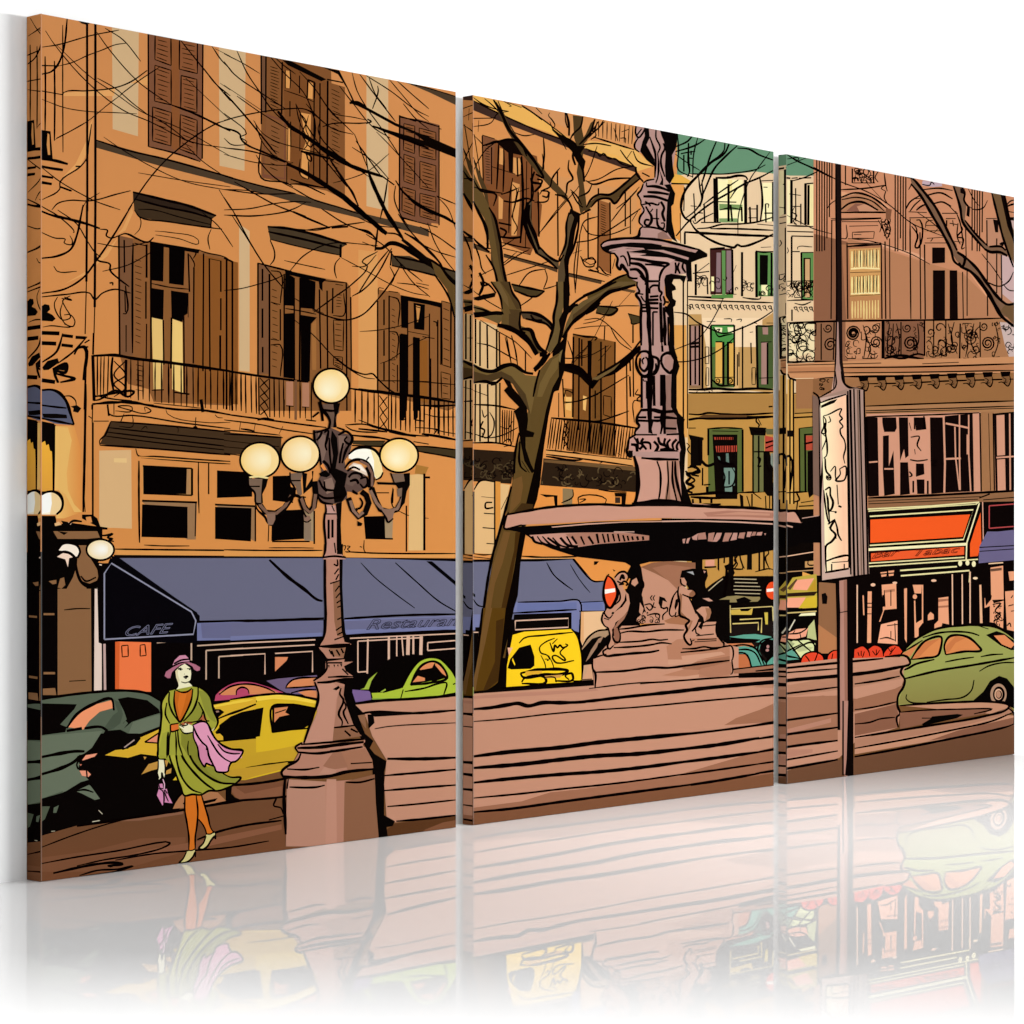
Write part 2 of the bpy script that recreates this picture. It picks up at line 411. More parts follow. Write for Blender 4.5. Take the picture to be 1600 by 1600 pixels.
MANY = ('flower_pot', 'no_entry_sign')
ART = '''
G pavement
o 0 0 1
f 78502F 55,1090 1600,1000 1600,1420 55,1420
G building
o 0 0 1
g D08C54 DB9049 0,30 0,860 | 58,0 1082,0 1082,1120 58,1120
f D48F52 735,200 1000,260 1000,500 735,480
o 40 10 5
f D2B083 675,120 885,120 878,1015 680,958
f D2B083 1510,280 1720,280 1710,1285 1515,1245
f E3A25E 470,1060 500,920 525,880 500,1100 430,1245 290,1335 390,1230
f E3A462 300,675 700,640 690,700 300,700
f DFA05E 820,600 950,530 955,620 880,600
o 350 50 5
f D2B083 1113,300 1283,330 1283,1398 1113,1360
o 350 330 5
f D2B083 118,100 200,155 200,1255 118,1245
f D99A59 1050,300 1200,320 1200,1400 1050,1400
o 40 320 5
f DFA05E 590,400 700,280 720,260 640,400 540,480 300,620 480,540
f DFA05E 760,180 830,20 840,60 780,200 720,230
o 0 0 1
G building/cornice
o 40 10 5
f 4A3A2A 555,1050 1080,1190 1620,1335 1620,1390 1080,1255 555,1105
k 2.4 553,1045 800,1125 1080,1190 1620,1340
o 350 50 5
f 4A3A2A 0,1125 560,1262 1000,1395 1600,1540 1600,1600 1000,1440 620,1350 0,1175
k 2 0,1125 300,1205 560,1262
k 1.6 0,1230 280,1265 560,1262
G building/cornice
f 4A3A2A 1420,395 1600,440 1830,510 1830,580 1600,470
k 1.5 1420,395 1600,440 1830,510
G building/window_shutter
o 40 10 5
f 7E5138 958,150 1385,150 1380,1190 1365,1213 958,1095
f 8A532D 1140,200 1200,200 1205,1140 1140,1110
l 2 958,205 960,1095
l 2 1385,285 1380,1190
k 2 958,1095 1180,1150 1365,1213
q 885332 1.8 6 1012,200 1135,220 1137,462 1010,415
q 885332 1.8 7 1010,460 1137,500 1137,770 1008,740
q 885332 1.8 7 992,785 1140,830 1135,1090 992,1050
q 885332 1.8 7 1203,230 1342,250 1342,525 1200,490
q 885332 1.8 7 1215,540 1338,570 1338,830 1212,800
q 885332 1.8 8 1208,845 1340,890 1338,1165 1205,1115
k 2.6 1215,540 1325,568
k 2.6 1215,800 1310,830
G building/window
o 350 50 5
f 82522D 290,150 830,150 840,400 945,430 945,1310 800,1240 290,1140
f 6F4C35 290,150 330,150 330,630 295,625
f 7A4A26 460,240 800,380 800,1220 490,1150
f DD9A55 482,300 515,305 515,440 478,435
f DD9A55 660,380 695,405 692,525 655,515
f DD9A55 600,630 680,645 670,960 660,1150 600,1120 610,940 640,860
f DD9A55 490,740 520,760 515,1010 490,1000
f 0A0503 455,220 520,225 800,370 760,385 500,260
f 7A4A35 330,640 480,690 480,1150 300,1135
f 845430 330,660 470,700 470,1140 310,1110
l 2 290,180 292,720
l 2 328,190 326,630
l 2 455,235 450,640
k 2 292,850 290,1140 490,1180 540,1210
l 1.6 705,390 700,1130
l 1.8 750,400 748,1150
l 2.4 810,380 805,1220
k 2 480,300 480,440
k 2 515,300 520,370 515,440
k 2.4 590,340 590,480
l 2 655,375 650,515
l 2 655,372 710,395
l 2 710,395 705,520
k 1 470,455 600,500 700,545
l 1.5 515,540 515,660
k 2 500,690 495,1000
k 2.4 520,700 522,900
k 2 595,640 592,930
k 2 640,605 690,630 680,900 640,870
k 1.6 610,650 640,700 610,800 650,880 620,920
k 1.2 660,650 640,760 665,830 640,900
k 2 600,930 680,975 680,1010 660,1000 640,950 600,935
k 1.6 595,990 590,1100 620,1140 660,1150
l 1.6 660,1010 660,1150
k 2 490,1050 490,1190
k 2 500,1190 600,1190 790,1270
k 2.4 520,1150 640,1190 800,1220
w 1 14 350,250 440,270 440,640 350,600
w 1 10 350,700 450,740 440,1110 350,1080
w 1 20 830,420 920,450 910,1120 830,1090
l 1.8 805,370 930,395
G building/window_shutter
f 7A4E36 1370,655 1620,720 1620,1510 1370,1440
l 2 1372,650 1370,1400
k 1.8 1372,655 1600,730 1700,760
q 855230 1.5 6 1405,715 1490,735 1488,950 1402,920
q 855230 1.5 7 1405,955 1490,985 1488,1195 1405,1165
q 855230 1.5 6 1392,1210 1495,1240 1490,1440 1390,1400
k 1.6 1370,1440 1600,1510
o 0 0 1
f 7A4E36 650,185 686,195 686,350 650,345
q 855230 1.4 8 655,200 681,207 681,250 655,244
q 855230 1.4 7 656,252 681,259 681,300 656,294
q 855230 1.4 7 656,302 681,308 681,345 656,338
l 1.6 686,196 686,352
l 1.4 625,340 684,355
k 2 625,183 655,189 686,198
G building/window_hood
o 40 10 5
f 2E2118 838,1450 1120,1520 1380,1600 1490,1635 1450,1665 1100,1600 870,1560 840,1520
o 40 320 5
f 3E2E1E 842,-40 1100,20 1300,60 1400,70 1485,90 1450,110 1455,185 1200,150 900,100 850,50
k 3.4 838,-100 1100,-35 1250,0 1490,85
k 2.6 850,-45 1100,20 1300,60 1450,105
k 1.4 880,35 1000,40 1200,95 1450,155
k 2 850,40 890,95 1100,130 1450,180 1535,190
k 2.6 1455,100 1445,180
k 1.2 850,40 900,120 890,190 850,235
k 1.6 1450,190 1425,260 1440,350
k 1.2 1010,205 1120,215 1345,270 1350,305 1200,265 1015,235
o 350 330 5
G building/window_hood
f 453726 340,120 500,135 960,260 910,290 910,345 700,305 360,220
k 3.6 340,120 500,135 700,180 960,260
k 3 345,160 600,215 910,290
k 1.6 360,220 600,280 910,345
l 3 912,260 910,360
k 2 360,225 395,320 390,380 360,420
k 1.8 905,365 870,410 865,470 880,525
k 1.4 470,385 600,415 790,455
G building/window_hood
f 453726 1310,345 1450,350 1560,400 1830,480 1830,560 1600,490 1310,425
k 3 1310,310 1300,425
k 3 1320,350 1560,400 1830,480
k 2.4 1310,425 1600,490 1830,560
k 1.4 1295,430 1330,515 1300,580
k 1.4 1350,560 1480,575 1600,610
o 40 320 5
G building/window
f 8C5A32 730,240 970,290 1355,350 1560,410 1600,430 1660,460 1660,1500 1600,1570 1000,1540 800,1400 730,1160
f 7A5236 730,240 840,270 840,1180 730,1170
f 8A5426 1320,380 1660,450 1660,1560 1320,1540
f 060303 980,290 1080,310 1075,600 985,590
f 060303 1120,310 1245,340 1235,630 1120,615
f 060303 985,650 1080,665 1075,900 985,880
f 060303 1135,670 1270,690 1265,850 1235,870 1225,915 1140,890
f E7BF73 985,880 1075,900 1070,1440 1000,1440
f EFC877 1145,890 1225,920 1230,1470 1145,1440
f 8A5A30 1080,340 1115,345 1130,1240 1085,1230
f 060303 975,285 1360,350 1350,380 975,310
f D18E52 800,1400 960,1440 1000,1540 850,1530
l 2.4 728,240 735,1170
k 2.6 730,240 780,225 870,265 930,290 960,290 1000,255
l 2 770,275 772,530
l 1.6 775,680 780,840
k 2.4 780,630 785,850 760,850
k 2.4 785,940 785,1150
k 2.6 840,300 835,500 835,1160
l 1.4 850,300 940,320
l 2.6 945,310 945,570
l 2 940,600 940,890
k 2.6 945,930 942,1200
w 1.2 14 845,390 920,400 905,1110 850,1100
w 1.2 6 850,1220 930,1235 930,1480 850,1470
l 2.4 978,290 980,1210
l 2 1270,380 1280,680
k 2 1280,390 1320,470 1310,500
l 2 1390,380 1385,1300
l 2 1435,420 1440,1300
k 1.6 1430,420 1530,440
l 2 1525,440 1525,680
l 2 1525,730 1525,980
l 2.6 1520,1020 1520,1280
l 2.4 1570,420 1570,1300
l 2 1315,490 1310,1240
k 2 1270,350 1330,375 1310,420
k 1.6 985,615 1130,645 1280,660
k 1.6 1270,690 1270,880
l 2.4 1140,880 1135,1280
l 2 1235,870 1240,1470
l 2 1075,900 1080,1250
k 1.6 1355,350 1380,365 1560,410 1600,440
o 350 330 5
l 2.4 0,365 65,395
l 2.4 65,390 65,1560
l 2.4 20,370 20,1550
G building/window
f 8A5930 260,405 480,460 790,525 960,555 990,600 995,1560 690,1560 265,1560
f 7A5236 265,405 355,430 355,1270 265,1270
f 060303 475,460 800,530 770,560 770,625 745,600 740,550 600,520 480,490
f 060303 478,480 545,515 545,740 475,735
f 060303 600,515 715,550 710,765 595,755
f 060303 475,800 555,795 555,1310 475,1300
f 060303 600,810 725,830 680,880 670,1330 600,1330
f A06A38 685,880 720,850 720,1240 690,1240
l 2.2 265,405 265,1290
k 2.4 262,405 480,460 530,470
l 2.2 300,450 300,700
l 2.4 300,760 300,990
l 2.2 302,1060 302,1260
l 2.4 355,490 355,1290
k 1.8 365,465 440,480 440,720
k 1.8 365,710 440,730
l 1.8 440,765 440,1010
k 1.8 365,1000 430,1010
k 1.8 365,1045 440,1045 440,1290
w 1.2 12 368,570 425,580 425,1250 368,1245
l 2 470,490 470,1300
l 2.4 595,520 590,1320
l 2 548,520 550,1320
k 1.6 480,760 600,780 720,805
l 2 745,610 755,1230
l 2 805,620 810,1230
k 1.6 770,540 810,545 960,560
l 2 850,600 848,800
k 1.6 850,815 935,815 935,640
k 1.6 870,570 930,580
l 2 955,560 960,1560
l 2 990,670 995,1250
q 8A5930 1.5 5 855,850 935,855 930,1090 860,1080
q 8A5930 1.5 4 855,1135 925,1140 925,1240 855,1200
w 1.2 5 870,630 925,640 925,760 870,760
G building/window
f 8A5930 1200,610 1250,620 1370,635 1380,660 1620,700 1830,750 1830,1520 1750,1560 1200,1420
f 060303 1380,655 1600,695 1830,745 1830,790 1600,730 1380,690
f 060303 1380,690 1440,700 1440,915 1385,910
f 060303 1480,715 1570,730 1565,930 1485,920
f C78A4C 1500,735 1535,745 1520,850 1510,870
f 060303 1380,955 1440,965 1430,1560 1375,1560
f 060303 1475,985 1530,990 1530,1560 1475,1560
f 8A5422 1530,1010 1590,1010 1590,1500 1530,1480
k 1.4 1205,650 1210,600 1250,605
l 2 1250,690 1250,890
l 2 1250,930 1250,1130
l 2 1250,1180 1250,1320
l 2 1290,660 1290,1420
k 1.8 1290,665 1360,690 1360,900
k 1.8 1290,940 1350,950 1350,1150
k 1.6 1290,1165 1340,1160
l 1.6 1355,1200 1355,1410
k 2 1285,625 1360,635
w 1.2 13 1305,730 1340,735 1345,1370 1310,1360
l 2 1200,700 1200,1420
k 1.6 1440,940 1600,970
o 560 300 10
f 060303 640,2220 740,2230 740,3500 700,3560 640,3560
f 060303 860,2260 930,2280 930,3520 900,3560 860,3560
k 2.6 1170,2020 1220,2040 1225,2100
l 2 1290,1750 1290,2700
k 2 1000,2260 1190,2290
k 2 860,1780 1000,1820
l 3 1120,2600 1125,3400
l 1.8 1240,2000 1240,3250
l 1.8 1450,1800 1440,2750
l 1.8 1505,1700 1505,3300
q 8A5930 1.4 3 1290,2810 1440,2850 1440,3240 1300,3220
q 8A5930 1.4 6 1300,1700 1440,1740 1440,2740 1310,2700
l 1.6 1110,1900 1110,3400
l 1.6 770,1900 770,3160
G building/balcony
o 40 320 5
k 4 525,1180 700,1175 840,1200 1100,1230 1600,1300
l 4 525,1175 535,1530
l 2 525,1170 530,1000
d 2 4 545,1185 660,1185 650,1510 545,1500
k 4 680,1190 670,1310 690,1480
l 3.4 785,1210 780,1500
k 2 690,1220 780,1330 690,1400 780,1480
k 2 780,1220 690,1330 780,1430 690,1500
d 2 17 800,1200 1620,1310 1620,1620 800,1530
k 3 530,1500 850,1460 800,1500 700,1450 580,1520 530,1530
k 2.4 530,1560 640,1540 820,1550 1000,1565
k 2 540,1490 700,1520 830,1530
l 2.4 640,1560 650,1650
l 2.4 520,1560 520,1600
k 2.2 985,1450 1080,1445
k 3.4 1165,1465 1280,1480
l 4 1370,1520 1385,1620
o 40 600 5
k 3 520,155 640,150 830,140 950,165 1190,200 1380,205 1600,240
k 2 640,160 650,230 690,250 830,245 1200,300 1600,350
k 2 690,150 690,240
k 1.6 700,210 830,210 830,180 720,175 800,200 930,230 980,210 930,180 935,215
k 1.2 1095,200 1110,235 1400,300 1600,300
l 1.2 1330,260 1325,340
k 3.4 1310,340 1330,335 1340,345
k 1.4 830,240 840,290 820,340 740,330 770,230
k 2 530,290 650,290
k 2.4 525,160 520,300
k 2 490,250 520,270
k 1.6 1480,240 1500,260 1540,265
k 1.2 1000,150 1200,170 1380,190
o 350 560 5
k 3 0,95 330,145 660,185
k 3 985,235 1200,265 1300,270
d 2.2 7 0,100 265,135 270,445 0,400
d 2 8 365,150 700,190 700,490 370,460
d 2.2 4 1000,240 1195,265 1195,530 1000,510
k 2.6 270,150 275,440
k 2.6 355,160 358,460
x 2 4 275,150 355,160 350,470 280,440
k 2.6 1205,270 1208,560
k 2.6 1285,270 1285,570
x 2 3 1210,290 1280,300 1280,560 1215,540
k 4 260,480 320,470 390,480
k 3 640,480 720,490
k 2.2 0,435 260,470 640,520 800,540
k 1.8 0,480 300,520 430,550 700,590
k 1.8 0,560 200,575 440,600
k 1.4 130,500 120,560
k 1.4 245,510 230,580
k 1.4 460,530 430,590
k 3 130,550 200,560 240,570
k 1.8 485,370 545,375
k 1.8 610,380 665,380
l 1.6 470,320 470,410
f B07A5C 485,180 540,180 540,370 485,365
f B07A5C 610,190 665,190 665,380 610,375
f 7A5236 550,170 570,170 570,480 550,480
k 2 945,520 1100,515 1200,545 1400,590 1600,610
k 2 950,530 1000,560 1200,580
k 3 990,600 1100,610 1210,620 1310,640
o 560 560 10
k 4 0,480 300,520 700,570 1100,620 1520,690
d 2.2 14 480,560 1520,700 1520,1240 480,1120
k 3 960,730 1200,745 1520,730
k 3.4 1245,640 1245,1180
k 4 990,1180 1200,1210 1520,1270
k 3 480,1150 700,1190 900,1220
k 3 0,1100 200,1120 450,1150
k 2.4 1160,1100 1230,1110 1180,1180
k 1.4 880,1080 1160,1100 1300,1140 1520,1180
k 1.4 0,960 300,1070 600,1140 800,1190
k 2.6 640,950 700,960 740,940
k 3 880,960 1020,980
G building/balcony_soffit
o 40 600 5
f 43301E 660,295 1100,330 1600,380 1620,555 860,495 580,470 610,400
k 2.4 665,295 620,400 580,440 580,475
k 2.6 580,478 860,495 1600,555
k 1.8 640,340 1000,380 1600,440
k 1.8 630,375 1000,420 1600,490
k 1.6 610,405 1000,455 1600,520
k 2.2 665,292 1100,325 1600,375
k 1 730,330 830,335 850,300
k 1 900,360 940,330 950,350
k 1 1090,330 1190,345 1190,380
k 2 860,505 880,560 1000,565 1350,590 1600,605
k 1.6 900,575 1340,610 1600,625
f D68E48 885,565 1600,612 1600,620 885,575
o 350 560 5
f 43301E 0,575 250,595 450,610 440,780 0,740
k 2.2 0,590 200,600 460,620
k 1.8 0,640 430,690
k 1.8 0,690 430,730
k 2.4 0,740 140,760
G building/balcony_soffit
f 40331F 1005,640 1260,645 1230,690 1005,670
k 2 1005,645 1260,645
k 3 1000,680 1250,690
G building/balcony_soffit
f 40331F 1490,680 1620,690 1830,720 1830,790 1600,740 1510,720
k 2.6 1480,650 1600,670
k 2 1500,685 1600,690 1830,715
k 2 1510,725 1600,740 1830,780
G building/lower_window
o 40 600 5
f DBB27E 575,520 825,515 830,1130 575,1120
f E8C285 690,580 790,580 790,615 690,612
f C99050 915,640 1305,655 1305,870 915,860
f 060303 918,640 1260,655 1255,860 920,855
f AF8255 1260,665 1285,668 1285,860 1255,860
l 3 1300,660 1300,870
l 2 915,640 1300,660
l 2 920,855 1300,870
f 9A7450 910,920 1340,930 1330,1215 1260,1215
f 060303 910,940 1265,960 1265,1205 905,1195
l 2.6 910,912 1340,925
k 2.6 1330,930 1325,1190
k 1.8 1350,610 1350,830 1355,1010
k 3 1430,620 1430,860
k 2.6 885,600 885,900 890,1240
k 1.6 925,1258 1080,1265 1280,1265
G building/lower_window
f 060303 1495,675 1770,690 1770,880 1495,890
f 9A7450 1480,940 1800,950 1800,1230 1770,1220
f 060303 1480,960 1765,970 1760,1230 1480,1210
l 2.4 1480,942 1795,955
l 2 1795,960 1795,1230
o 350 560 5
l 2 0,895 210,890
G building/lower_window
f 060303 380,920 510,915 540,1130 380,1110
f 060303 375,1190 625,1180 625,1410 370,1425
f A48A68 625,1180 705,1180 700,1430 625,1420
l 2.2 705,1190 705,1450
l 2 375,1430 670,1430
G building/lower_window
f 060303 1090,1235 1260,1230 1260,1405 1105,1405
f A48A68 1255,1250 1320,1260 1315,1410 1260,1405
l 2 1105,1405 1320,1410
k 1.8 1095,1420 1095,1500 1110,1520
l 1.4 1190,1050 1290,1050
k 2 1320,1010 1315,1150 1360,1190
k 1.2 1360,1190 1450,1230 1600,1250
l 2 1425,1150 1425,1510
f DFB67A 1450,910 1565,900 1560,1500 1440,1500
f A87434 1500,830 1600,850 1570,910 1490,900
l 3 1565,900 1565,1500
l 2.6 1565,930 1610,930
k 1.8 925,1465 950,1465 940,1500
k 1.8 960,1465 985,1470 965,1490 985,1510 955,1515
k 2.2 1060,1470 1080,1475
G building/ledge
o 40 600 5
f DE9A52 700,1295 1620,1300 1620,1340 710,1335
k 2.2 700,1290 1100,1295 1620,1300
f 120A08 690,1335 1620,1342 1620,1362 690,1362
o 350 560 5
f DE9A52 0,1500 770,1500 770,1545 0,1545
k 2 0,1495 300,1500 770,1500
f 120A08 0,1545 770,1548 770,1566 0,1566
f DE9A52 945,1520 1830,1520 1830,1555 945,1555
k 2 945,1510 1200,1522 1830,1525
f 120A08 940,1555 1830,1562 1830,1585 940,1575
k 1.4 350,1480 600,1480 700,1482
G building/pipe
o 40 10 5
l 3.2 545,120 545,1600
o 40 320 5
l 3.2 545,0 540,800
k 2.4 540,800 530,1170
G building/pipe
o 40 10 5
l 3 480,125 482,1600
f 0F0806 400,105 470,112 505,130 480,145 440,135
o 40 320 5
l 3 480,0 475,600
k 2.4 475,600 465,1010
o 40 600 5
k 3.4 470,0 460,600 450,1000
k 2 455,830 465,1000
l 2.4 525,300 525,1040
f 060303 440,1020 520,1020 560,1050 590,1130 440,1050
G building/carved_ornament
o 40 10 5
k 2.4 152,390 155,640 152,980
k 2.4 225,425 228,740 225,1050
k 1.6 290,145 290,640 292,1140
k 2.6 325,95 300,320 255,450 200,510 125,530
k 2.6 122,462 260,465
k 2.2 122,660 290,690
f 060303 120,965 195,975 212,1190 120,1195
f CE8E50 172,990 185,1000 192,1160 175,1160 165,1080
k 4 125,1190 230,1205 330,1230
k 4 122,1250 200,1265 290,1275
k 4 122,1325 215,1338
k 5 122,1375 205,1387
k 1.5 122,1255 270,1370 480,1490 540,1520 740,1590
k 4 270,1410 350,1440
k 1.8 515,920 490,1100 480,1180 430,1250 270,1370 265,1430 130,1510
k 3.4 390,1250 430,1250
k 1.8 205,1590 250,1540 350,1515 480,1520 560,1510 700,1470 820,1440
k 1 440,1595 470,1530 580,1455
o 40 320 5
k 3.6 122,50 200,80 330,110 480,150 580,185
k 1.8 122,10 270,100 380,215 370,215
k 1.6 250,40 400,150 480,280 550,380 590,410
k 1.6 122,215 230,260 310,270 300,295 360,310 365,280 345,240
k 2.8 122,418 250,400 350,350 400,240 430,100 450,0
k 1.6 220,480 250,520 400,520
k 2 580,190 640,200 630,240 670,260 730,240
k 2.4 122,692 300,660 450,570 550,440 680,250 830,0
k 2 122,720 320,700 500,690 540,740 600,690 700,660 820,690
k 2.4 550,380 560,430 660,465 660,510 730,580 810,640
k 3 655,612 680,610 680,630
f 060303 122,790 180,780 190,820 170,840 235,890 210,910 122,905
k 1.6 250,720 225,770 240,840 290,900 350,880 310,800 290,750 350,710
k 1.6 290,760 270,850 310,930 370,950 385,910 350,860 300,860
k 2 300,720 360,745 280,730
k 1.6 135,955 200,945 300,955 350,955 300,930
l 5 122,1000 265,1005
l 4 290,1020 370,1030
l 4 390,1035 470,1040
k 3 460,1080 500,1055
l 5 122,1080 240,1085
l 4 280,1095 370,1105
k 2 290,1005 240,1150 130,1230
k 2.4 480,1030 370,1150 250,1240
f 060303 130,1270 170,1220 250,1200 260,1230 180,1290 140,1290
k 4 380,1170 410,1120 460,1115 450,1370
k 4 210,1285 320,1240 310,1310 230,1300 250,1390
k 2 240,1320 380,1360 270,1385
l 5 122,1370 230,1385
k 3 420,1110 490,1110
G building
o 40 320 5
l 2.6 475,1110 460,1600
G twigs
o 40 10 5
k 1.4 155,190 220,290 480,590 760,810 970,900 1300,1060 1600,1110
k 1.2 240,300 500,545 700,680 900,820 1200,950 1600,1170
k 1.4 555,200 640,320 870,580 1000,680 1140,770
k 2.6 1140,770 1300,830 1600,975
k 1.6 130,318 250,300 500,230 730,185
k 1.4 260,465 360,440 480,385 600,340 700,300 790,287
k 1.8 290,690 300,672 480,660 700,635 820,590 950,500
k 1.4 740,690 900,570 1045,475
k 1 230,1040 480,900 640,770 760,680
k 1.2 125,725 300,790 480,820 700,830 870,840
k 1.2 610,1020 740,1110 1000,1260 1250,1370 1600,1440
k 1 880,1300 1200,1355 1600,1410
k 1.8 800,1590 980,1330 1150,1150 1480,920 1600,880
k 1.6 1210,265 1400,500 1600,740
k 1.4 1250,560 1590,880
k 1.2 1260,1090 1370,1200 1540,1320
k 1.6 1455,310 1530,420 1600,490
k 1 1520,600 1600,655
k 1.6 1510,1430 1600,1580
k 1.2 1480,330 1600,390
o 350 50 5
k 1.6 0,230 80,330 280,470 480,600
k 1.2 0,170 140,240 280,325
k 1.6 100,145 180,320 280,470 370,600 520,740 700,860
k 2.2 0,470 160,650 410,955
k 1.4 0,415 290,610
k 1.6 0,690 160,650 290,625 500,600 640,605 760,690
k 1.4 0,635 175,795 130,820 180,860 160,870
k 2.4 0,745 125,800 130,830 170,875 300,935 500,1020
k 1.8 0,905 200,930 300,955 480,1020
k 1.2 0,955 200,1010 350,1035 500,1045
k 1.2 230,690 300,790 420,860 600,910 780,960
k 1.6 250,960 300,1040 400,1140 540,1220
k 1.4 0,1230 200,1240 320,1265
k 1.6 0,1390 200,1380 400,1340 560,1325 680,1330
k 1.6 0,1430 240,1435 450,1410 560,1375 640,1330
k 1.8 80,1170 200,1240 400,1350 600,1430 830,1530
k 1.8 540,1220 700,1310 900,1370 1050,1420
k 1.8 760,1380 950,1500 1100,1560 1180,1600
k 1.8 620,1550 850,1520 1100,1485
k 4 840,1530 970,1520
k 1.4 0,1290 90,1430 180,1600
k 1.4 590,310 700,430 820,600 1020,800
k 1.6 740,490 850,640 940,720
k 1.4 1020,800 1040,850 1120,1060
k 1.8 770,740 850,715 1110,710 1150,700
k 3 1120,680 1150,700 1110,715
k 1.8 1030,850 1100,950 1230,1130
k 1.4 1000,315 1040,460 1120,600 1250,780 1380,980
k 1.8 1200,420 1205,460 1160,600
k 1.4 1110,340 1300,460 1500,610 1600,660
k 1.2 1290,370 1400,500 1520,640 1600,700
k 1.4 1350,380 1450,470 1600,600
k 1 1190,780 1280,870 1400,1000 1600,1220
k 1 850,1180 1000,1140 1120,1090 1290,950
k 1.6 1340,1200 1330,1300 1380,1430 1440,1520
k 1.6 750,700 735,760 760,830 900,970 1060,1080 1130,1130
k 2 1280,1140 1250,1330 1220,1460
k 2.4 1340,1160 1400,1250 1500,1330 1600,1390
k 1 820,600 830,620 1030,670 1120,690
k 1.6 1110,970 1130,1100 1280,1420 1380,1590
o 350 330 5
k 1.8 70,0 300,400 470,610
k 1.4 0,620 130,605 270,570 400,530 480,490
k 1.6 0,30 200,40 400,20 520,0
k 1.6 520,0 700,80 830,130
k 1.6 520,460 620,350 780,265 900,245 1050,255
k 2 1050,255 1200,270
k 1.8 1200,315 1080,395 1120,430 1000,570 850,680 700,790
k 2 1310,290 1180,520 1080,620 1000,665
k 2 1380,420 1300,560 1200,690 1080,810 950,850 780,810 690,770
k 1.4 550,680 650,740 780,800
k 1.4 550,850 700,970 850,1130 960,1220 1100,1300 1180,1310
k 2 850,1130 1000,1240 1100,1275 1160,1270 1200,1310 1300,1400 1380,1440
k 1.2 910,360 1100,460 1300,570 1480,640 1600,660
k 1 1060,940 1200,930 1400,890 1600,820
k 1 1220,1190 1300,1160 1450,1050 1600,980
k 1 1300,1325 1600,1330
k 2 540,0 640,40
G building/carved_ornament
o 40 320 5
f 080504 122,795 150,775 185,785 192,815 170,840 210,860 235,890 210,912 122,905
k 5 122,1000 265,1003
k 5 122,1078 240,1085
f 080504 130,1270 170,1220 250,1198 262,1232 180,1290 140,1292
f 080504 210,1290 320,1240 325,1300 260,1290 240,1330 265,1390 245,1392 220,1340
k 4 240,1320 300,1335 385,1360 330,1375 270,1387
k 4 380,1170 410,1120 465,1112 452,1370
k 3 290,1005 270,1080 240,1150 130,1230
o 40 10 5
k 5 122,1190 230,1205 330,1232
k 5 122,1250 200,1265 292,1278
k 5 122,1325 215,1340
k 6 122,1375 205,1388
k 4 268,1408 360,1442
G twigs
o 350 50 5
k 1.4 100,500 300,640 500,760
k 1.4 350,180 480,330 620,470 700,640
k 1.6 560,560 640,720 760,900 850,1010
k 1.4 900,420 1010,560 1160,740 1300,830
k 1.4 1000,900 1150,1000 1290,1150
k 1.4 300,60 420,220 560,330
k 1.6 1060,330 1200,520 1340,700
o 560 300 5
k 1.6 60,330 200,420 330,560 500,700
k 1.4 0,200 140,260 330,280
k 1.4 300,520 420,700 560,820
k 1.4 620,560 700,700 760,760
o 40 320 5
k 1.4 560,300 760,330 960,290
k 1.4 600,520 800,470 1000,360
k 1.4 1380,60 1500,160 1620,330
o 40 10 5
k 1.4 560,560 700,640 840,760 960,850
k 1.4 620,170 760,260 900,430
k 1.4 1000,860 1150,960 1260,1050
k 1.6 1390,480 1480,600 1600,700
k 1.4 240,1030 340,980 480,900
o 350 50 5
k 1.4 640,560 760,690 860,760 1010,800
k 1.4 560,560 590,700 660,850
k 1.4 240,700 300,860 400,980
k 1.6 700,900 830,1050 960,1210
k 1.4 1130,350 1180,480 1270,600
k 1.4 1400,560 1500,680 1600,760
k 1.6 1120,1080 1150,1180 1250,1390
k 1.4 0,830 60,880 180,880
o 350 330 5
k 1.4 580,140 700,150 830,130
k 1.4 460,560 520,460
k 1.6 1080,240 1180,280
k 1.4 1000,430 1100,430 1190,340
k 1.6 1500,560 1600,580
k 1.4 60,30 160,180 260,340
o 560 560 10
k 1.4 300,350 800,355 1520,410
k 1.4 1040,870 1200,910 1520,915
G sky
o 1040 190 6.1538
f 668F70 110,60 1460,60 1460,560 110,560
G pale_building
g E6C8A2 E0BE90 0,190 0,900 | 60,520 300,500 420,510 700,500 860,480 1200,520 1440,520 1440,4500 60,4500
k 1.8 110,440 250,500 390,500 530,505 700,490 870,460 960,415
f E2AA48 60,500 150,515 240,570 230,595 40,600
f E09A50 60,600 180,610 180,700 150,900 140,1150 60,1100
f 668F70 110,120 125,240 115,400 120,480 250,500 300,480 200,300
k 3.2 30,595 230,600
k 2.4 180,630 175,860
k 1.8 140,880 145,1170
k 1.8 115,120 125,290 120,460 200,510 260,530
f F8EDB4 505,550 740,560 760,970 510,970
f EEDD98 600,560 640,560 640,740 600,740
f 79955A 515,790 740,800 730,850 515,850
f 7E9A62 515,930 690,930 690,970 515,970
f FBEFB8 930,590 1035,590 1035,960 930,960
f F5E5B0 1165,560 1210,570 1210,960 1165,990
f F3E2A4 1380,600 1420,600 1420,1000 1380,1000
l 3.4 470,545 475,965
l 3 490,545 500,965
l 3 605,600 605,960
l 4 768,560 770,980
k 3.6 480,540 600,540 690,520 770,530 790,560
k 2.6 590,530 690,530
k 3 905,540 920,620 930,800 910,960
k 2 920,570 1035,565
l 2 1030,580 1030,960
l 3.4 1210,560 1210,980
k 4 1160,540 1200,545
k 2.6 1210,545 1270,540
k 2.6 1280,545 1400,540
k 3 1335,600 1420,592
l 3.4 1345,600 1345,990
l 3 1375,610 1372,995
l 1.6 1250,640 1252,960
l 1.8 1300,790 1300,990
k 2 1190,695 1300,710
k 2 1220,815 1300,815
k 1.6 1240,820 1220,870 1260,900 1230,960 1260,990 1230,980
k 2 620,740 690,640 760,590
l 1.6 270,690 285,960
k 2 240,810 300,815
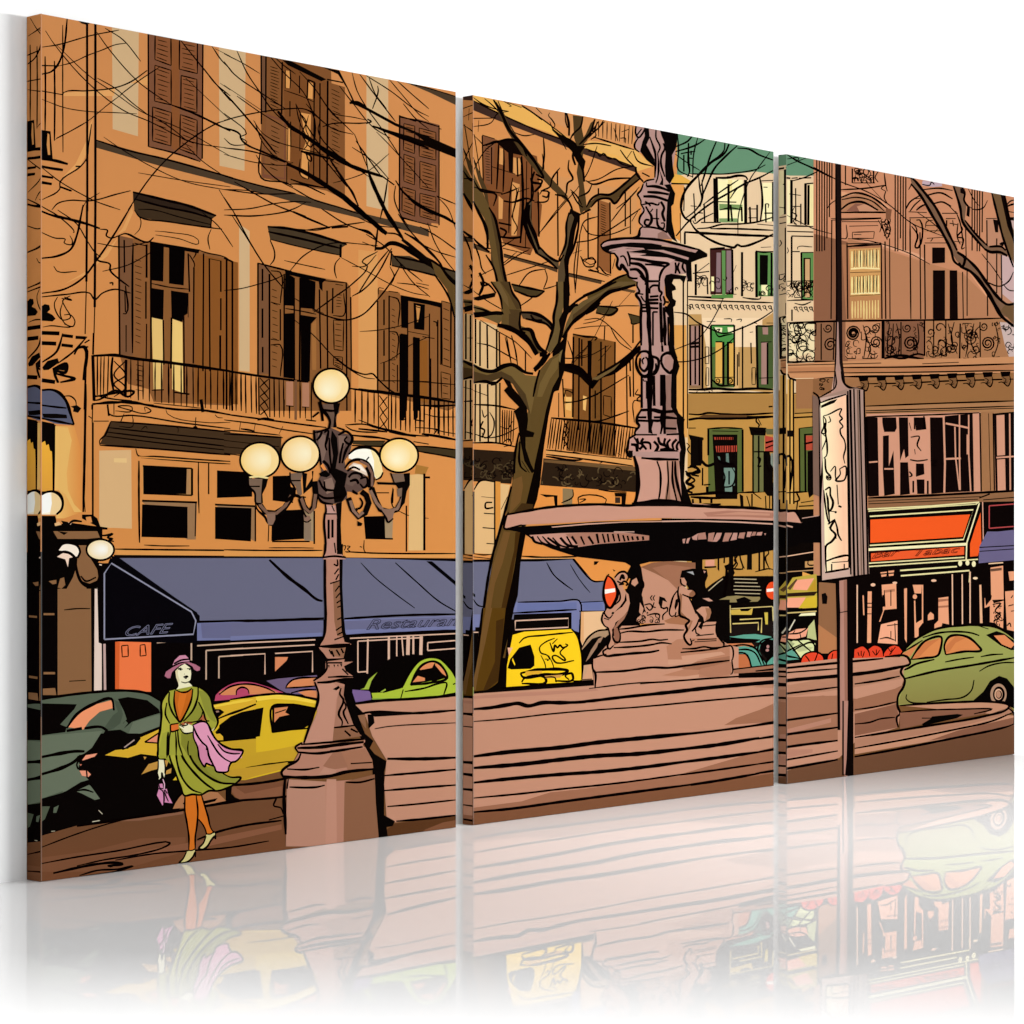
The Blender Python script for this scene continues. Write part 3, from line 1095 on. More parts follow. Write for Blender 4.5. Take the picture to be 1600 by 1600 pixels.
k 2.4 500,770 680,775
l 2.4 625,800 640,960
l 2.4 730,820 735,960
k 2 520,850 620,830 740,850
l 2 370,790 375,965
l 2.4 810,820 815,970
l 2.4 880,800 880,970
k 2 790,840 880,840
k 2 795,925 885,925
l 2 960,790 965,970
k 3 950,880 1035,880
k 2 960,790 990,795 985,830
k 2 940,630 980,632
k 2.4 340,970 530,970
k 1.6 880,985 1040,1000
k 2.2 300,1030 420,1020 530,990 700,985 880,965 1030,920
k 2.4 430,1030 650,1030 1035,1045
k 3.4 180,1062 400,1075 700,1090 1035,1102
k 2 1165,1000 1300,1005 1420,1010
k 2.6 1165,1055 1420,1062
k 3 1210,1100 1420,1105
l 2.6 185,1065 185,1180
l 2.4 1212,1105 1212,1600
k 1.6 1170,1210 1180,1245 1165,1270
l 3 735,1255 735,1680
k 1.4 915,1210 1015,1205
k 1.4 1270,1230 1270,1208 1410,1205
k 2.4 1215,1250 1290,1250
G pale_building/window
f 3C1E1C 425,1220 640,1220 640,1660 430,1660
f 8A7072 490,1260 530,1260 530,1640 485,1640
f 5F8A4C 540,1240 575,1240 575,1700 545,1700
f 8A7072 585,1240 640,1240 640,1640 585,1640
f F5E8A8 440,1490 465,1490 465,1630 440,1630
k 4 430,1225 520,1220 570,1215
l 3 640,1230 645,1660
G pale_building/window
f 5F8A4C 865,1250 1035,1260 1035,1680 870,1680
f 0B0806 905,1280 985,1285 980,1570 905,1570
f F2E9B0 920,1570 980,1570 980,1670 920,1670
l 3.4 872,1250 875,1690
k 3 865,1245 930,1255 1035,1250
l 2.4 1018,1260 1018,1680
G pale_building/window
f 5F8A4C 1300,1260 1425,1260 1425,1710 1305,1710
f 120A08 1325,1310 1395,1310 1395,1680 1325,1680
f C9A070 1342,1322 1385,1322 1385,1690 1342,1690
k 2.4 1300,1260 1425,1258
l 2.4 1305,1260 1310,1700
G pale_building/balcony
l 3 290,1370 290,1670
k 2.4 260,1460 420,1440
s - 16 295,1500 700,1480 700,1660 295,1660
s - 14 735,1520 850,1530 850,1660 735,1650
s - 14 900,1560 1035,1560 1035,1670 900,1670
s - 26 1165,1540 1425,1530 1425,1690 1165,1690
k 2 300,1510 400,1500
l 2 400,1500 405,1660
k 2 1170,1535 1425,1530
x 1.6 1 1210,1540 1300,1540 1300,1690 1210,1690
x 1.6 1 1310,1540 1420,1540 1420,1690 1310,1690
o 1040 430 6.1538
k 2.6 215,205 440,215 560,225
k 2 220,235 560,250 1035,265
k 2.4 740,215 860,230 910,225 915,205
f 558440 440,190 650,185 650,220 440,220
k 1.6 200,285 230,300 240,330 220,310
m 15 210,285 1020,300 300
m 4 1215,310 1410,310 300
k 1.8 1165,245 1250,240 1400,240
k 2 1240,270 1320,285 1400,255
k 3 1300,230 1420,240
l 2 1215,330 1215,440
G pale_building
f EED0A8 350,410 930,410 930,690 390,690 360,500
f BC9258 220,375 345,375 350,470 390,690 400,1090 220,1090
f D6AC70 660,690 880,690 880,1090 660,1090
f BC9258 700,690 1035,690 1035,1130 700,1100
f BC9258 930,430 1035,360 1035,480 930,480
k 1.6 560,420 635,425 630,450
k 1.6 680,430 730,425 722,450
k 1.6 395,445 480,445
k 1.6 835,455 880,465
k 1.6 970,460 1035,460
k 1.6 810,550 840,545
G pale_building/window
f 8E6B4A 225,480 350,480 355,1090 220,1085
f A27C70 245,490 320,490 320,1060 240,1060
l 2.2 235,480 240,1060
l 2.2 285,490 285,1050
l 2.2 325,480 325,1060
l 2.6 355,485 355,1090
l 3 240,660 320,650
l 3 240,690 320,685
q A27C70 1.4 0 380,690 415,690 415,850 380,850
q A27C70 1.4 0 390,890 415,890 415,1060 385,1060
k 1.6 220,480 350,475
G pale_building/window
f 4A8A42 435,480 660,485 660,700 435,700
f 556834 435,690 660,690 660,1080 450,1080
f F0E8B8 470,500 545,505 540,560 500,555
f F0E8B8 595,500 655,500 655,560 600,545
f D8A650 480,640 550,640 550,1040 480,1040
f D8A650 610,650 660,650 655,1050 605,1040
k 2.8 435,480 660,480
l 2.8 435,485 440,1080
l 2.4 660,480 660,1070
l 3 555,640 555,1060
l 3 600,640 600,1050
k 3 480,640 545,640
k 3 600,650 640,650
k 2 460,500 510,590 560,580 660,560
k 2 480,530 520,520 500,550
k 3 440,1000 520,1060 660,1050
k 2 470,985 660,980
S 1.6 500,1015 28 1.5
S 1.6 620,1010 30 1.5
G pale_building/window
f 46562E 875,485 1035,490 1035,1090 885,1090
f A27C70 930,500 985,500 985,570 935,570
f A27C70 920,645 980,640 980,1050 920,1050
l 3 875,485 885,1090
k 3 875,485 960,490 1035,485
k 2 915,645 1020,640
l 2.4 980,650 980,1050
k 2 900,990 1035,985
l 2 740,490 740,1100
l 1.8 820,650 825,850
q A27C70 1.4 0 830,890 865,890 865,1050 830,1050
l 1.6 690,760 690,1060
l 1.6 705,740 705,880
k 3.4 220,1100 350,1100 460,1090 660,1100 870,1090 1035,1100
k 3 220,1130 400,1135 600,1130 800,1135 1035,1130
s - 8 230,1100 660,1100 660,1130 230,1130
G pale_building/lower_storey
f BA8A44 215,1140 1440,1140 1440,3300 200,3300
f A87C42 215,1145 1440,1150 1440,1330 215,1330
f D0A054 1170,1000 1230,1000 1230,2200 1170,2200
f D99C52 80,480 200,480 210,1560 110,1560
k 2.6 210,40 210,1475
l 2 170,60 170,1550
k 4.4 220,1390 320,1375 500,1375 800,1370 1035,1360
k 2.6 220,1335 330,1340 400,1325 550,1335 780,1340 1035,1325
f 5A3C20 370,1340 780,1345 780,1365 300,1370
k 3 990,1265 1030,1262
k 2.4 1240,1330 1420,1320
k 3.4 1235,1370 1420,1360
k 2 1235,1135 1420,1130
l 2 1195,1000 1195,2200
l 2 1228,1010 1232,2200
k 2 220,1470 290,1470
o 1040 640 6.1538
f 0C0705 240,265 355,265 355,500 340,540 240,540
f 0C0705 220,240 365,270 365,295 235,290
l 1.8 320,280 325,500
f 566030 405,185 740,185 740,800 410,800
f 0C0705 450,240 690,240 690,860 480,860
f 9C3A2A 465,265 650,265 650,290 470,290
f B04432 480,350 685,345 685,405 490,410
d 2 9 480,265 650,265 650,295 480,295
d 2 9 490,350 680,345 680,410 490,410
f 6E8678 560,560 665,560 665,730 560,740
f 6E8678 570,740 640,740 640,790 570,790
f 5E7468 500,450 520,450 530,500 510,480
f 5E7468 580,420 605,420 610,510 580,500
k 2 545,570 570,650 560,740 640,730 670,620 640,560
l 2 610,590 610,720
k 4 500,480 560,520 650,530 680,580
k 2.2 400,185 560,175 740,182
l 2.6 410,190 410,440
l 2.6 740,190 742,790
k 1.6 450,205 700,210
k 6 340,490 400,540 470,520
k 4 230,540 320,580 250,620 320,640
k 4 190,590 240,650 200,700 270,740 210,780 260,800
k 3 210,560 290,550 330,600 200,620 280,680 220,720
k 2 200,320 230,350 210,380 240,430
l 2 355,560 355,730
k 3 365,725 430,720
l 3.4 400,740 400,810
k 4 210,820 360,810 470,800 700,805
k 4 240,840 400,850 560,850
k 4 260,860 270,910 400,915 530,910
l 3 330,850 335,900
l 3 440,850 440,900
f 0C0705 710,810 745,830 750,930 720,930
k 2.4 700,800 800,795 950,790
k 2.4 780,830 810,930
k 2.2 840,800 920,860
l 2 830,810 830,930
f 6B6A40 840,240 950,240 940,790 840,790
f 0C0705 800,165 970,175 960,250 820,245
k 3 885,60 870,110 900,150 890,170
k 2 890,90 920,150
k 2 830,190 900,220 960,190
k 1.4 840,215 950,210
l 2.2 840,240 840,790
l 2.2 895,250 895,790
f 5E5C3C 960,185 1035,185 1035,240 970,240
f AE4636 955,250 1035,265 1035,400 955,400
k 4 960,320 1035,300
k 3 960,370 1035,340
f 0C0705 940,410 1000,410 1035,560 1030,830 980,830 940,780
f 7C8478 1010,420 1035,420 1035,560 1010,520
k 3 960,430 970,520 1000,600
k 3 880,460 910,470 890,550 920,540
k 3 850,405 1035,405
k 2.4 960,830 965,950
k 2.4 1000,830 1000,950
l 2.4 1030,700 1030,960
f 566030 1285,180 1420,165 1420,790 1290,800
f B04A34 1340,250 1425,250 1425,390 1350,390
k 4 1330,330 1425,310
f 0C0705 1365,400 1430,390 1440,800 1380,850 1365,780
l 2 1285,180 1290,800
k 2 1285,180 1420,165
l 2.4 1340,240 1345,790
k 3 1330,240 1425,235
l 2.4 1425,150 1430,800
f 0C0705 1165,200 1230,200 1230,260 1165,260
k 3 1165,540 1165,450 1195,450 1200,770
k 2.6 1165,800 1240,795 1360,790
k 3 1260,800 1285,870 1230,890
k 3 1270,870 1260,960
k 2 1300,895 1460,870
k 3 1280,930 1470,920
k 4 1270,970 1470,965
k 2.4 1090,800 1165,800
l 2 1165,870 1165,960
f 0C0705 250,960 1440,960 1440,2900 250,2900
o 1040 640 6.1538
f BA8A44 520,1380 780,1320 1035,1290 1035,1600 520,1600
f 0C0705 785,1330 830,1330 830,1540 780,1540
l 2.4 900,1320 900,1550
l 2.4 945,1310 945,1530
k 2 960,1310 990,1380 960,1420 1000,1540
k 2 860,1560 1000,1530 1035,1540
k 2 640,1360 690,1400 660,1450 690,1480 650,1540
k 2 700,1350 720,1440 740,1530 680,1540
f 0C0705 600,1380 650,1390 650,1600 600,1600
f 0C0705 490,1380 515,1380 515,1600 490,1600
l 2 570,1380 565,1500
f D98A68 380,1440 460,1440 460,1500 380,1500
f C9A06A 340,1400 360,1400 350,1540 335,1540
c E0B090 2 370,1400 450,1380
c E0B090 1.6 1165,1410 1470,1360
f C0905A 1340,1460 1470,1450 1470,1510 1340,1520
k 2 1370,1450 1370,1490 1470,1490
c B08A60 1.6 1165,1560 1470,1540
o 1220 230 4.2105
G pale_building/lower_storey
o 1000 850 5.3333
f BA8A44 500,60 645,60 645,210 690,270 600,330 550,370 530,300
f BA8A44 660,60 740,60 740,160 700,200 660,260
f 0C0705 500,60 520,60 520,210 500,210
f D8967A 545,135 620,130 620,185 545,185
k 4 535,195 635,190
k 4 530,120 635,105
k 3 535,90 620,80
l 2 705,60 700,160
f 0C0705 700,180 760,160 790,240 770,280 740,220 710,210
k 2.4 800,60 790,110 800,150 770,200 860,210
k 2 830,60 840,140 870,205
G stone_building
o 1220 230 4.2105
g D08E6A B57E5A 0,200 0,560 | 215,40 1720,260 1720,3000 215,3000
f 8A5C42 218,570 430,620 500,640 660,1140 660,1500 218,1500
f B47C58 440,600 960,760 1200,830 1350,980 1560,1130 1560,1420 440,1420
f DCA07C 440,590 660,630 900,700 960,750 660,650
f DFA078 1220,800 1350,960 1440,1090 1350,980
f DFA078 390,290 640,340 720,400 400,330
f A9714F 400,640 660,640 660,1150 430,1150
l 1.6 236,80 236,685
l 1.6 253,80 253,685
l 1.6 270,85 270,685
l 1.6 287,90 287,680
l 1.6 304,90 303,600
l 1.6 320,95 319,460
l 1.6 336,100 335,345
l 1.6 752,180 752,685
l 1.6 770,185 769,685
l 1.6 788,190 787,600
l 1.6 805,190 804,685
l 1.6 822,195 820,680
l 1.6 1258,270 1258,680
l 1.6 1275,275 1275,600
l 1.6 1292,280 1291,685
l 1.6 1308,283 1307,685
l 1.6 1326,290 1324,560
f B07A58 395,330 530,300 640,360 700,430 395,430
f 8A5A48 430,420 490,370 600,380 640,430
f C48C6C 500,390 560,370 640,420 520,430
k 2.6 395,330 490,300 600,330 720,420
k 3 395,410 450,370 530,360 640,415
k 2.4 395,430 560,428 720,430
k 1.8 330,470 660,465
k 2 390,280 560,270 690,250
k 1.6 300,410 330,370 360,350
l 1.6 335,480 330,1130
l 1.6 425,120 425,250
s - 26 470,140 610,155 610,235 470,235
l 2 470,140 470,235
l 2 610,155 610,235
k 2 470,235 620,235
k 2 640,160 620,200 640,230
k 2 680,170 690,250 700,290
k 2 690,290 680,330 700,370
f 7E523A 690,400 730,410 720,480 690,470
s - 16 650,470 720,470 720,600 690,590
k 1.6 400,490 650,490
k 1.6 430,510 430,600 395,600
q C89068 1.4 0 470,560 615,555 610,600 470,600
k 1.6 450,520 640,515
k 3 430,655 540,645 660,640
k 2 430,635 660,630
l 1.8 660,640 665,1130
l 1.8 685,620 690,1130
l 1.8 435,640 440,1130
l 1.4 715,600 718,1130
k 1.2 440,600 600,620 850,700 980,770
G stone_building/lit_window
f D09A5C 450,670 655,660 655,1140 460,1140
f B98152 452,985 655,975 655,1140 460,1140
v EFD894 12 460,680 650,670 650,800 460,800
v F2DC92 12 460,850 650,840 650,970 460,970
v E3C27E 10 460,1010 650,1000 650,1130 460,1130
c F5E0A0 2.4 460,800 540,795 650,800
c F5E0A0 2.4 460,965 560,960 650,960
d 1.2 8 470,680 640,670 640,790 470,795
d 1.2 8 470,850 640,840 640,960 470,965
k 1.2 455,825 655,820
k 1.2 455,980 655,970
G stone_building/window
f C0835C 850,470 1110,470 1110,560 940,560
f B5795A 895,390 960,380 1050,400 890,420
k 2.6 820,410 850,360 910,320
k 2.4 850,420 880,380 920,345
k 3 890,415 930,385 960,375
k 2 840,425 960,430
k 2 845,465 1060,460
k 3 1010,370 1060,360 1120,390
k 2.4 950,320 1050,300 1130,340
k 2 930,280 1040,270 1130,285
k 2 1060,435 1165,435
k 2 1100,380 1150,430
k 2.4 890,480 915,480 905,660 885,660 900,580 860,520
k 2 850,470 850,560 855,1130
l 1.6 915,560 920,1130
l 1.8 945,640 950,1130
k 1.8 945,630 1100,630
k 1.6 950,515 1040,515
k 1.6 960,550 1050,550
k 2 1085,470 1150,470
k 2 1110,500 1160,510
l 2 1090,480 1090,520
k 2 1130,480 1135,520
k 2 1180,510 1195,540 1160,590 1200,600 1190,670 1210,660
l 1.4 1215,530 1220,790
f 100706 995,660 1080,660 1080,760 995,765
f 100706 1000,810 1080,810 1080,1130 1000,1130
f 100706 1110,810 1160,810 1165,1130 1110,1130
k 2 985,620 1000,600
f C68A62 1085,640 1110,640 1130,760 1090,760
l 1.4 1195,820 1200,1130
l 1.4 1225,800 1225,1110
G stone_building/window
f BC8668 1350,470 1534,460 1720,480 1720,1130 1400,1000 1355,800
f C8A8A4 1455,700 1534,740 1720,760 1720,1040 1534,1030 1450,960
f C4A49C 1480,480 1720,480 1720,700 1500,640
k 1.8 1350,470 1420,468
f 100706 1395,475 1430,480 1430,560 1410,560
l 1.6 1355,480 1360,1110
l 1.6 1420,600 1420,960
l 1.6 1450,700 1455,1110
k 2 1480,390 1510,355 1560,345
k 3 1470,400 1510,380 1560,370
k 2 1480,420 1560,435
f 100706 1480,460 1560,460 1560,485 1500,480
k 1.8 1340,880 1440,915 1500,880 1530,820
k 1.6 1460,900 1500,940 1560,945
c C0A8B0 8 930,235 1000,245 1060,240
k 2 930,245 980,250 990,230 1010,245
G stone_building/balcony
f 84583F 680,1140 940,1140 940,1390 680,1390
f A8754F 940,1140 1450,1130 1560,1140 1560,1390 940,1390
f 8A6044 230,1150 360,1150 360,1420 230,1420
f EAD6A8 50,1160 220,1150 220,1420 190,1350 50,1400
f C08660 425,1150 650,1150 650,1390 425,1390
k 2.4 40,1155 360,1145 660,1140 1110,1135 1450,1125
l 2 42,1155 45,1420
k 2 40,1420 200,1410 360,1410
s - 40 50,1165 230,1160 230,1400 50,1410
S 1.8 325,1300 45 2
S 1.6 310,1190 30 1.5
l 1.6 265,1160 265,1400
l 1.6 350,1150 345,1400
S 2 475,1225 48 3
S 1.8 475,1225 30 2
s - 12 425,1270 520,1270 520,1390 430,1390
S 1.8 625,1285 40 2
S 1.6 620,1190 35 1.5
s - 14 530,1160 650,1160 650,1390 540,1390
l 4 672,1140 672,1390
k 1.6 740,1160 735,1250 720,1380
k 1.6 715,1160 700,1300 705,1380
k 1.6 760,1160 780,1260 770,1380
k 1.6 900,1160 905,1280 880,1340
k 1.6 560,1240 590,1330 570,1390
k 1.6 540,1170 560,1250 545,1390
k 1.6 1100,1160 1130,1290 1110,1360
k 1.6 1140,1150 1120,1260 1160,1360
k 1.6 1210,1160 1230,1290 1215,1380
k 1.6 1270,1160 1250,1280 1290,1370
k 1.6 1410,1160 1430,1280 1400,1380
l 1.6 1310,1150 1312,1380
S 1.4 560,1200 30 1.4
S 1.4 720,1330 34 1.6
S 1.4 1010,1330 30 1.4
S 1.4 1130,1320 34 1.5
S 1.4 1240,1220 32 1.5
S 1.4 1280,1330 32 1.5
s - 14 690,1150 790,1150 790,1380 690,1380
k 4 680,1390 780,1370 850,1380 940,1395
k 3 690,1370 800,1390 900,1360 950,1370
l 1.6 790,1150 790,1370
S 2 850,1290 50 2.4
S 1.6 830,1190 30 1.6
s - 10 870,1150 940,1150 930,1370 880,1370
l 2 945,1140 945,1370
S 1.8 1045,1190 36 1
S 1.6 985,1220 30 1.4
s - 16 960,1250 1090,1250 1090,1380 960,1380
s - 10 1090,1150 1170,1150 1170,1360 1090,1360
l 1.6 1005,1140 1005,1370
l 1.6 1085,1140 1085,1370
l 2 1180,1160 1175,1420
s - 22 1190,1160 1310,1160 1310,1390 1190,1390
S 2 1360,1290 46 2.4
S 1.6 1335,1180 30 1.6
s - 12 1390,1150 1440,1150 1440,1390 1390,1390
f C8B0A8 1440,1150 1560,1160 1560,1390 1500,1380 1470,1290
s - 10 1450,1150 1534,1160 1534,1370 1480,1370
k 3 1200,1390 1330,1400 1440,1380
G stone_building/wall_moulding
o 1220 230 4.2105
k 1.8 400,345 500,330 600,355 680,420
k 1.6 330,480 400,478 660,470
k 1.6 480,575 530,575
k 1.6 860,500 890,530 895,600
k 1.6 1000,480 960,490 950,530
k 1.8 870,340 940,335
k 1.8 1150,420 1180,500 1200,640
k 1.8 1165,500 1160,590 1180,640
k 1.6 1140,620 1200,625
k 1.8 700,480 720,540 700,600
k 1.8 660,490 680,560 700,610
k 1.6 640,480 660,520 650,560
k 1.6 690,250 660,270 690,290
k 1.6 570,150 600,140 610,200
k 1.6 830,200 870,210 840,280
k 1.4 1050,520 1010,560
k 1.6 960,600 1100,590
G stone_building/balcony_slab
f C48A5E 45,1425 600,1400 1200,1390 1720,1370 1720,1490 1000,1500 400,1515 60,1520 45,1490
f B47A52 45,1450 1720,1420 1720,1470 60,1490
k 2 45,1435 660,1420
k 1.6 45,1480 360,1475
k 2 400,1450 900,1445 1534,1425
k 1.6 400,1485 900,1480 1534,1468
k 3 45,1490 60,1520 360,1515
k 3 410,1510 900,1505 1534,1490
k 1.6 930,1425 1170,1415
G stone_building/frieze
f 9C6C46 100,1525 1720,1495 1720,1700 100,1720
o 1270 580 4.8485
f 96683F 380,70 1534,10 1720,10 1720,340 380,340
f A87850 390,270 1720,220 1720,330 390,330
f 8A5E3C 0,60 180,60 180,180 0,180
k 2 400,95 700,90 1000,75 1520,60
s - 8 50,60 120,60 120,140 50,140
n 9 310,40 1520,0 110
k 2 400,265 900,245 1524,225
k 1.6 400,300 900,285 1524,265
k 1.8 400,315 1524,280
G stone_building/shop_window
f CF9478 405,325 1270,310 1275,910 420,945
f 100706 405,345 490,350 500,945 425,950
f 100706 520,350 630,350 635,430 620,460 540,460 530,420
f CF9478 500,350 525,350 525,945 500,945
f 100706 530,490 575,485 575,720 610,600 620,930 540,945 530,760
f 100706 650,350 720,350 725,640 700,660 690,590 660,680
f 100706 660,690 720,690 735,930 660,940
f 100706 770,350 850,350 860,440 780,450
f 100706 880,350 1000,350 1005,920 890,930
f 100706 780,700 840,700 845,780 780,800
f 100706 785,820 845,820 845,930 790,930
f 100706 1000,340 1210,320 1220,910 1005,920
c CF9478 2.4 880,350 890,930
c CF9478 3 990,350 1000,700 995,920
c CF9478 3 1005,395 1110,415 1180,430
c CF9478 2.2 1075,420 1080,650 1110,900
c CF9478 2.2 1110,330 1110,640 1115,900
c CF9478 2.2 1180,330 1180,620 1195,910
c CF9478 2.4 1170,480 1170,630
c CF9478 3 1000,665 1120,660
c CF9478 2.4 425,690 490,685
c CF9478 2.4 540,740 610,740
k 2.2 740,500 805,495 790,560 820,605
k 1.6 770,590 775,630
k 2.4 735,670 790,680 870,670
k 2 890,680 940,680 900,710 940,715
k 3 730,760 750,790 730,800
l 2.4 760,830 760,920
l 2.4 870,830 870,930
l 2 770,350 770,440
l 2 840,340 845,440
k 1.6 730,390 745,450
l 2.4 405,345 420,945
k 2 405,345 900,330 1260,315
l 2 1265,315 1275,910
G stone_building/shop_window
f A0704A 1275,310 1370,305 1380,905 1280,905
k 1.6 1330,320 1345,905
f 100706 1370,325 1720,310 1720,900 1385,910
f CF9478 1390,335 1450,330 1455,635 1395,640
f CF9478 1395,670 1455,665 1460,900 1400,905
c CF9478 2.4 1490,320 1495,900
c CF9478 2.6 1390,655 1530,645
l 1.8 1365,320 1375,905
k 2 1370,325 1440,320 1560,310
f 8E6444 415,955 1270,920 1560,915 1560,985 1290,1000 420,1040
k 3 420,960 800,945 1270,920 1560,905
k 1.8 420,985 1270,950
k 1.8 420,1005 1250,970
k 3 1260,960 1340,930
k 2 1290,975 1534,955
G bar_front
f 0C0605 415,1040 1290,990 1560,985 1560,2200 -60,2260 -60,1550 415,1540
f E8DCA0 420,1055 1230,1005 1260,990 1240,1010 1180,1015 420,1065
c E8DCA0 2.2 415,1045 900,1020 1260,992
c E8DCA0 2.2 430,1100 1215,1050 1140,1275 430,1320
f F05A22 435,1125 1190,1085 1135,1255 435,1300
c F2E8B4 4.4 420,1352 800,1330 1165,1310
c F2E8B4 2 1260,1000 1165,1300 1160,1430
f F05A22 1270,1070 1275,1300 1250,1400 1190,1405 1190,1310 1230,1180
f EA5A2C 440,1380 1145,1330 1145,1390 440,1440
c E8DCA0 2 420,1455 1145,1410
c E8DCA0 2 420,1480 1250,1425
c E8DCA0 2.4 660,1510 1090,1480
c E8DCA0 2.4 665,1550 1185,1510 1185,1600
e F2E8B4 1115,1455 15,22
e F2E8B4 1170,1452 15,20
e F2E8B4 1218,1460 15,22
T 5A1A10 445,1420 660,1392 50 Bar
T 5A1A10 775,1400 1115,1372 50 Tabac
c D8A088 1.6 1285,990 1290,1280
c B04848 1.8 1335,1020 1534,1005
c B04848 1.8 1335,1020 1335,1190
c B04848 1.8 1335,1190 1534,1175
G bar_front/awning
f 6A6284 1320,1215 1400,1215 1540,1200 1720,1200 1720,1430 1530,1430 1255,1455 1260,1330
k 2.2 1260,1335 1540,1320
k 1.8 1260,1365 1540,1345
o 1270 790 4.8485
G bar_front/doorway
f E8A078 1345,470 1440,455 1445,710 1350,715
c E8C098 2 1330,440 1440,432
f E8A078 1480,500 1560,495 1560,560 1490,570
f E8A078 1455,650 1560,640 1560,960 1470,940
f E8A078 1300,700 1350,700 1370,740 1445,720 1440,930 1400,910 1380,890 1330,880 1300,800
f 0C0605 1300,670 1355,680 1350,710 1310,760
f 0C0605 1290,780 1340,760 1340,880 1290,890
k 2 1360,750 1420,740 1380,800 1420,830 1370,880
f E8B088 1260,600 1275,600 1285,890 1265,890
s - 18 1370,740 1440,740 1440,920 1370,920
k 2 1500,700 1515,680
k 2.4 1480,760 1520,750
k 2 1500,800 1534,795
k 2.4 1470,910 1490,890 1500,920
f 6A4A38 1340,480 1430,470 1430,490 1350,500
f 8E6242 45,580 170,590 185,1120 40,1120
f B4784E 40,900 180,1000 180,1120 40,1120
f 0C0605 65,670 95,660 110,690 105,745 70,745
f E0A050 -80,500 0,530 20,560 20,800 -80,800
l 2 35,560 35,1110
f E8A078 415,650 445,650 440,1040 410,1040
f E8A078 520,600 630,590 635,860 500,880 530,800
f 0C0605 525,680 545,670 550,760 525,770
f B47858 545,640 620,630 620,650 545,660
f 0C0605 540,790 640,780 640,860 510,880
f F0A884 515,900 640,870 640,1050 490,1040
f E8A078 690,630 712,625 710,1040 695,1010
f E8A078 755,600 825,600 820,665 770,665
e E8A078 772,690 16,18
f E8A078 765,720 775,720 780,890 830,860 830,890 800,930 800,1000 770,1000
f E8A078 825,600 835,600 835,890 825,890
f E8A078 870,830 890,805 915,825 915,860 870,870
f E8A078 950,700 1025,690 1025,760 1030,900 980,890 970,930 920,945 920,900 950,870
f A86C50 950,710 1025,705 1025,720 950,730
f A86C50 950,760 1025,755 1025,770 950,775
c E8B898 2 1055,520 1058,910
c E8B898 2 1130,520 1132,900
c E8B898 2 1190,500 1190,890
c E8B898 2 335,600 335,1040
f E8A078 510,505 560,500 555,535 520,540
f E8A078 570,495 615,490 610,530 575,535
c 0C0605 2 500,520 615,510
e E8B898 455,600 18,12
e E8B898 915,568 20,10
e F0D0A8 1230,550 18,10
e E8B898 620,585 18,9
k 2 540,640 545,770
k 2 590,640 590,760
k 2 620,890 625,1030
k 2 560,910 640,900
k 2 590,950 590,1000
k 2 505,1010 560,1000 620,1020
c E8A078 2 380,680 385,830
k 2.4 410,740 445,740
k 2.4 410,770 445,770
k 2 410,820 445,820
G twigs
o 1040 190 6.1538
k 3 255,140 210,190 100,240
k 2.4 385,165 320,210 230,250 90,290
k 1.8 310,150 270,310 260,500
k 2.4 490,185 430,330 390,460 340,620
k 3.4 610,215 570,300 440,390 310,520 210,630 165,720 150,850 190,930 250,960
k 2.6 690,230 560,350 470,450 400,600 360,700
k 2.4 570,205 560,280 430,400
k 2.4 690,255 800,265 900,320 1035,370
k 1.4 1005,290 900,430 820,540 740,740 700,900 695,1100
k 2.2 315,520 330,640 345,760 280,860 190,930
k 2.2 350,560 355,740 330,820
k 2.4 1035,470 900,540 780,590 600,690 430,790 230,950 100,1100
k 2 700,560 520,680 360,800
k 2 460,880 340,940 280,980 260,950
k 2.4 360,880 310,880 270,930
k 3 230,950 280,1030 350,1090 500,1170 600,1200 660,1210 690,1185 730,1200 900,1150 1035,1080
k 3 220,205 220,400 230,480 210,530
k 2.4 145,310 190,300 285,285
k 2.4 220,350 270,355
l 2 175,320 175,480
l 2 245,280 245,320
k 1.4 90,310 200,390 330,470
k 2.4 265,440 260,540
k 2.2 1165,315 1250,370 1420,450 1600,540
k 2 1165,420 1350,350
k 1.6 1165,360 1280,350 1270,375
k 1.8 1220,570 1340,535 1460,480
k 1.2 1165,900 1280,960 1420,1030 1600,1080
k 1.6 300,1450 420,1360
k 1.2 630,1500 680,1380
o 1040 430 6.1538
k 2 80,355 200,375 300,450 440,520 560,560 700,520 900,430 1030,345
k 1.4 550,230 490,360 400,510 300,620 80,720
k 1.6 0,830 200,830 400,780 560,690 660,600
o 1220 230 4.2105
k 1.4 215,130 400,230 560,290 700,370 860,500 1000,560 1080,590
k 1.2 560,230 690,370
k 1.2 900,430 1000,500 1080,580
k 1.6 1360,350 1330,400 1270,410 1240,390
k 1.2 1230,270 1280,360 1310,390
k 1.2 1320,700 1400,800 1460,890
G tree
o 1220 230 4.2105
f 7A5A44 850,200 900,240 960,310 1020,400 1100,560 1155,640 1160,680 1200,710 1260,770 1340,870 1440,990 1490,1030 1534,1020 1560,1030 1560,1200 1490,1120 1440,1100 1420,1050 1350,940 1250,830 1190,790 1150,740 1120,680 1060,560 990,440 920,320 860,240
f 6E5236 1480,1030 1560,1030 1560,1180 1480,1110 1440,1080
k 3.6 830,190 870,210 930,280 1020,400 1110,580 1160,680
k 3.6 855,240 920,320 990,440 1060,560 1120,680 1140,750 1190,790
k 5 1160,690 1210,730 1190,790 1170,760
k 4 1200,710 1290,800 1360,900 1440,1000 1490,1035 1540,1030
k 5 1190,790 1250,820 1350,940 1420,1060 1450,1110 1534,1180
f 7A5A44 1135,250 1190,260 1210,300 1200,350 1220,380 1210,480 1280,570 1350,640 1380,660 1450,650 1490,690 1490,720 1380,690 1340,670 1260,580 1200,500 1180,400 1150,320
k 3.4 1135,255 1160,330 1180,400 1195,490 1270,590 1350,680
k 3.4 1190,260 1210,300 1205,350 1240,400
k 3 1210,480 1280,570 1360,650
f 100706 1180,270 1210,275 1205,310 1180,300
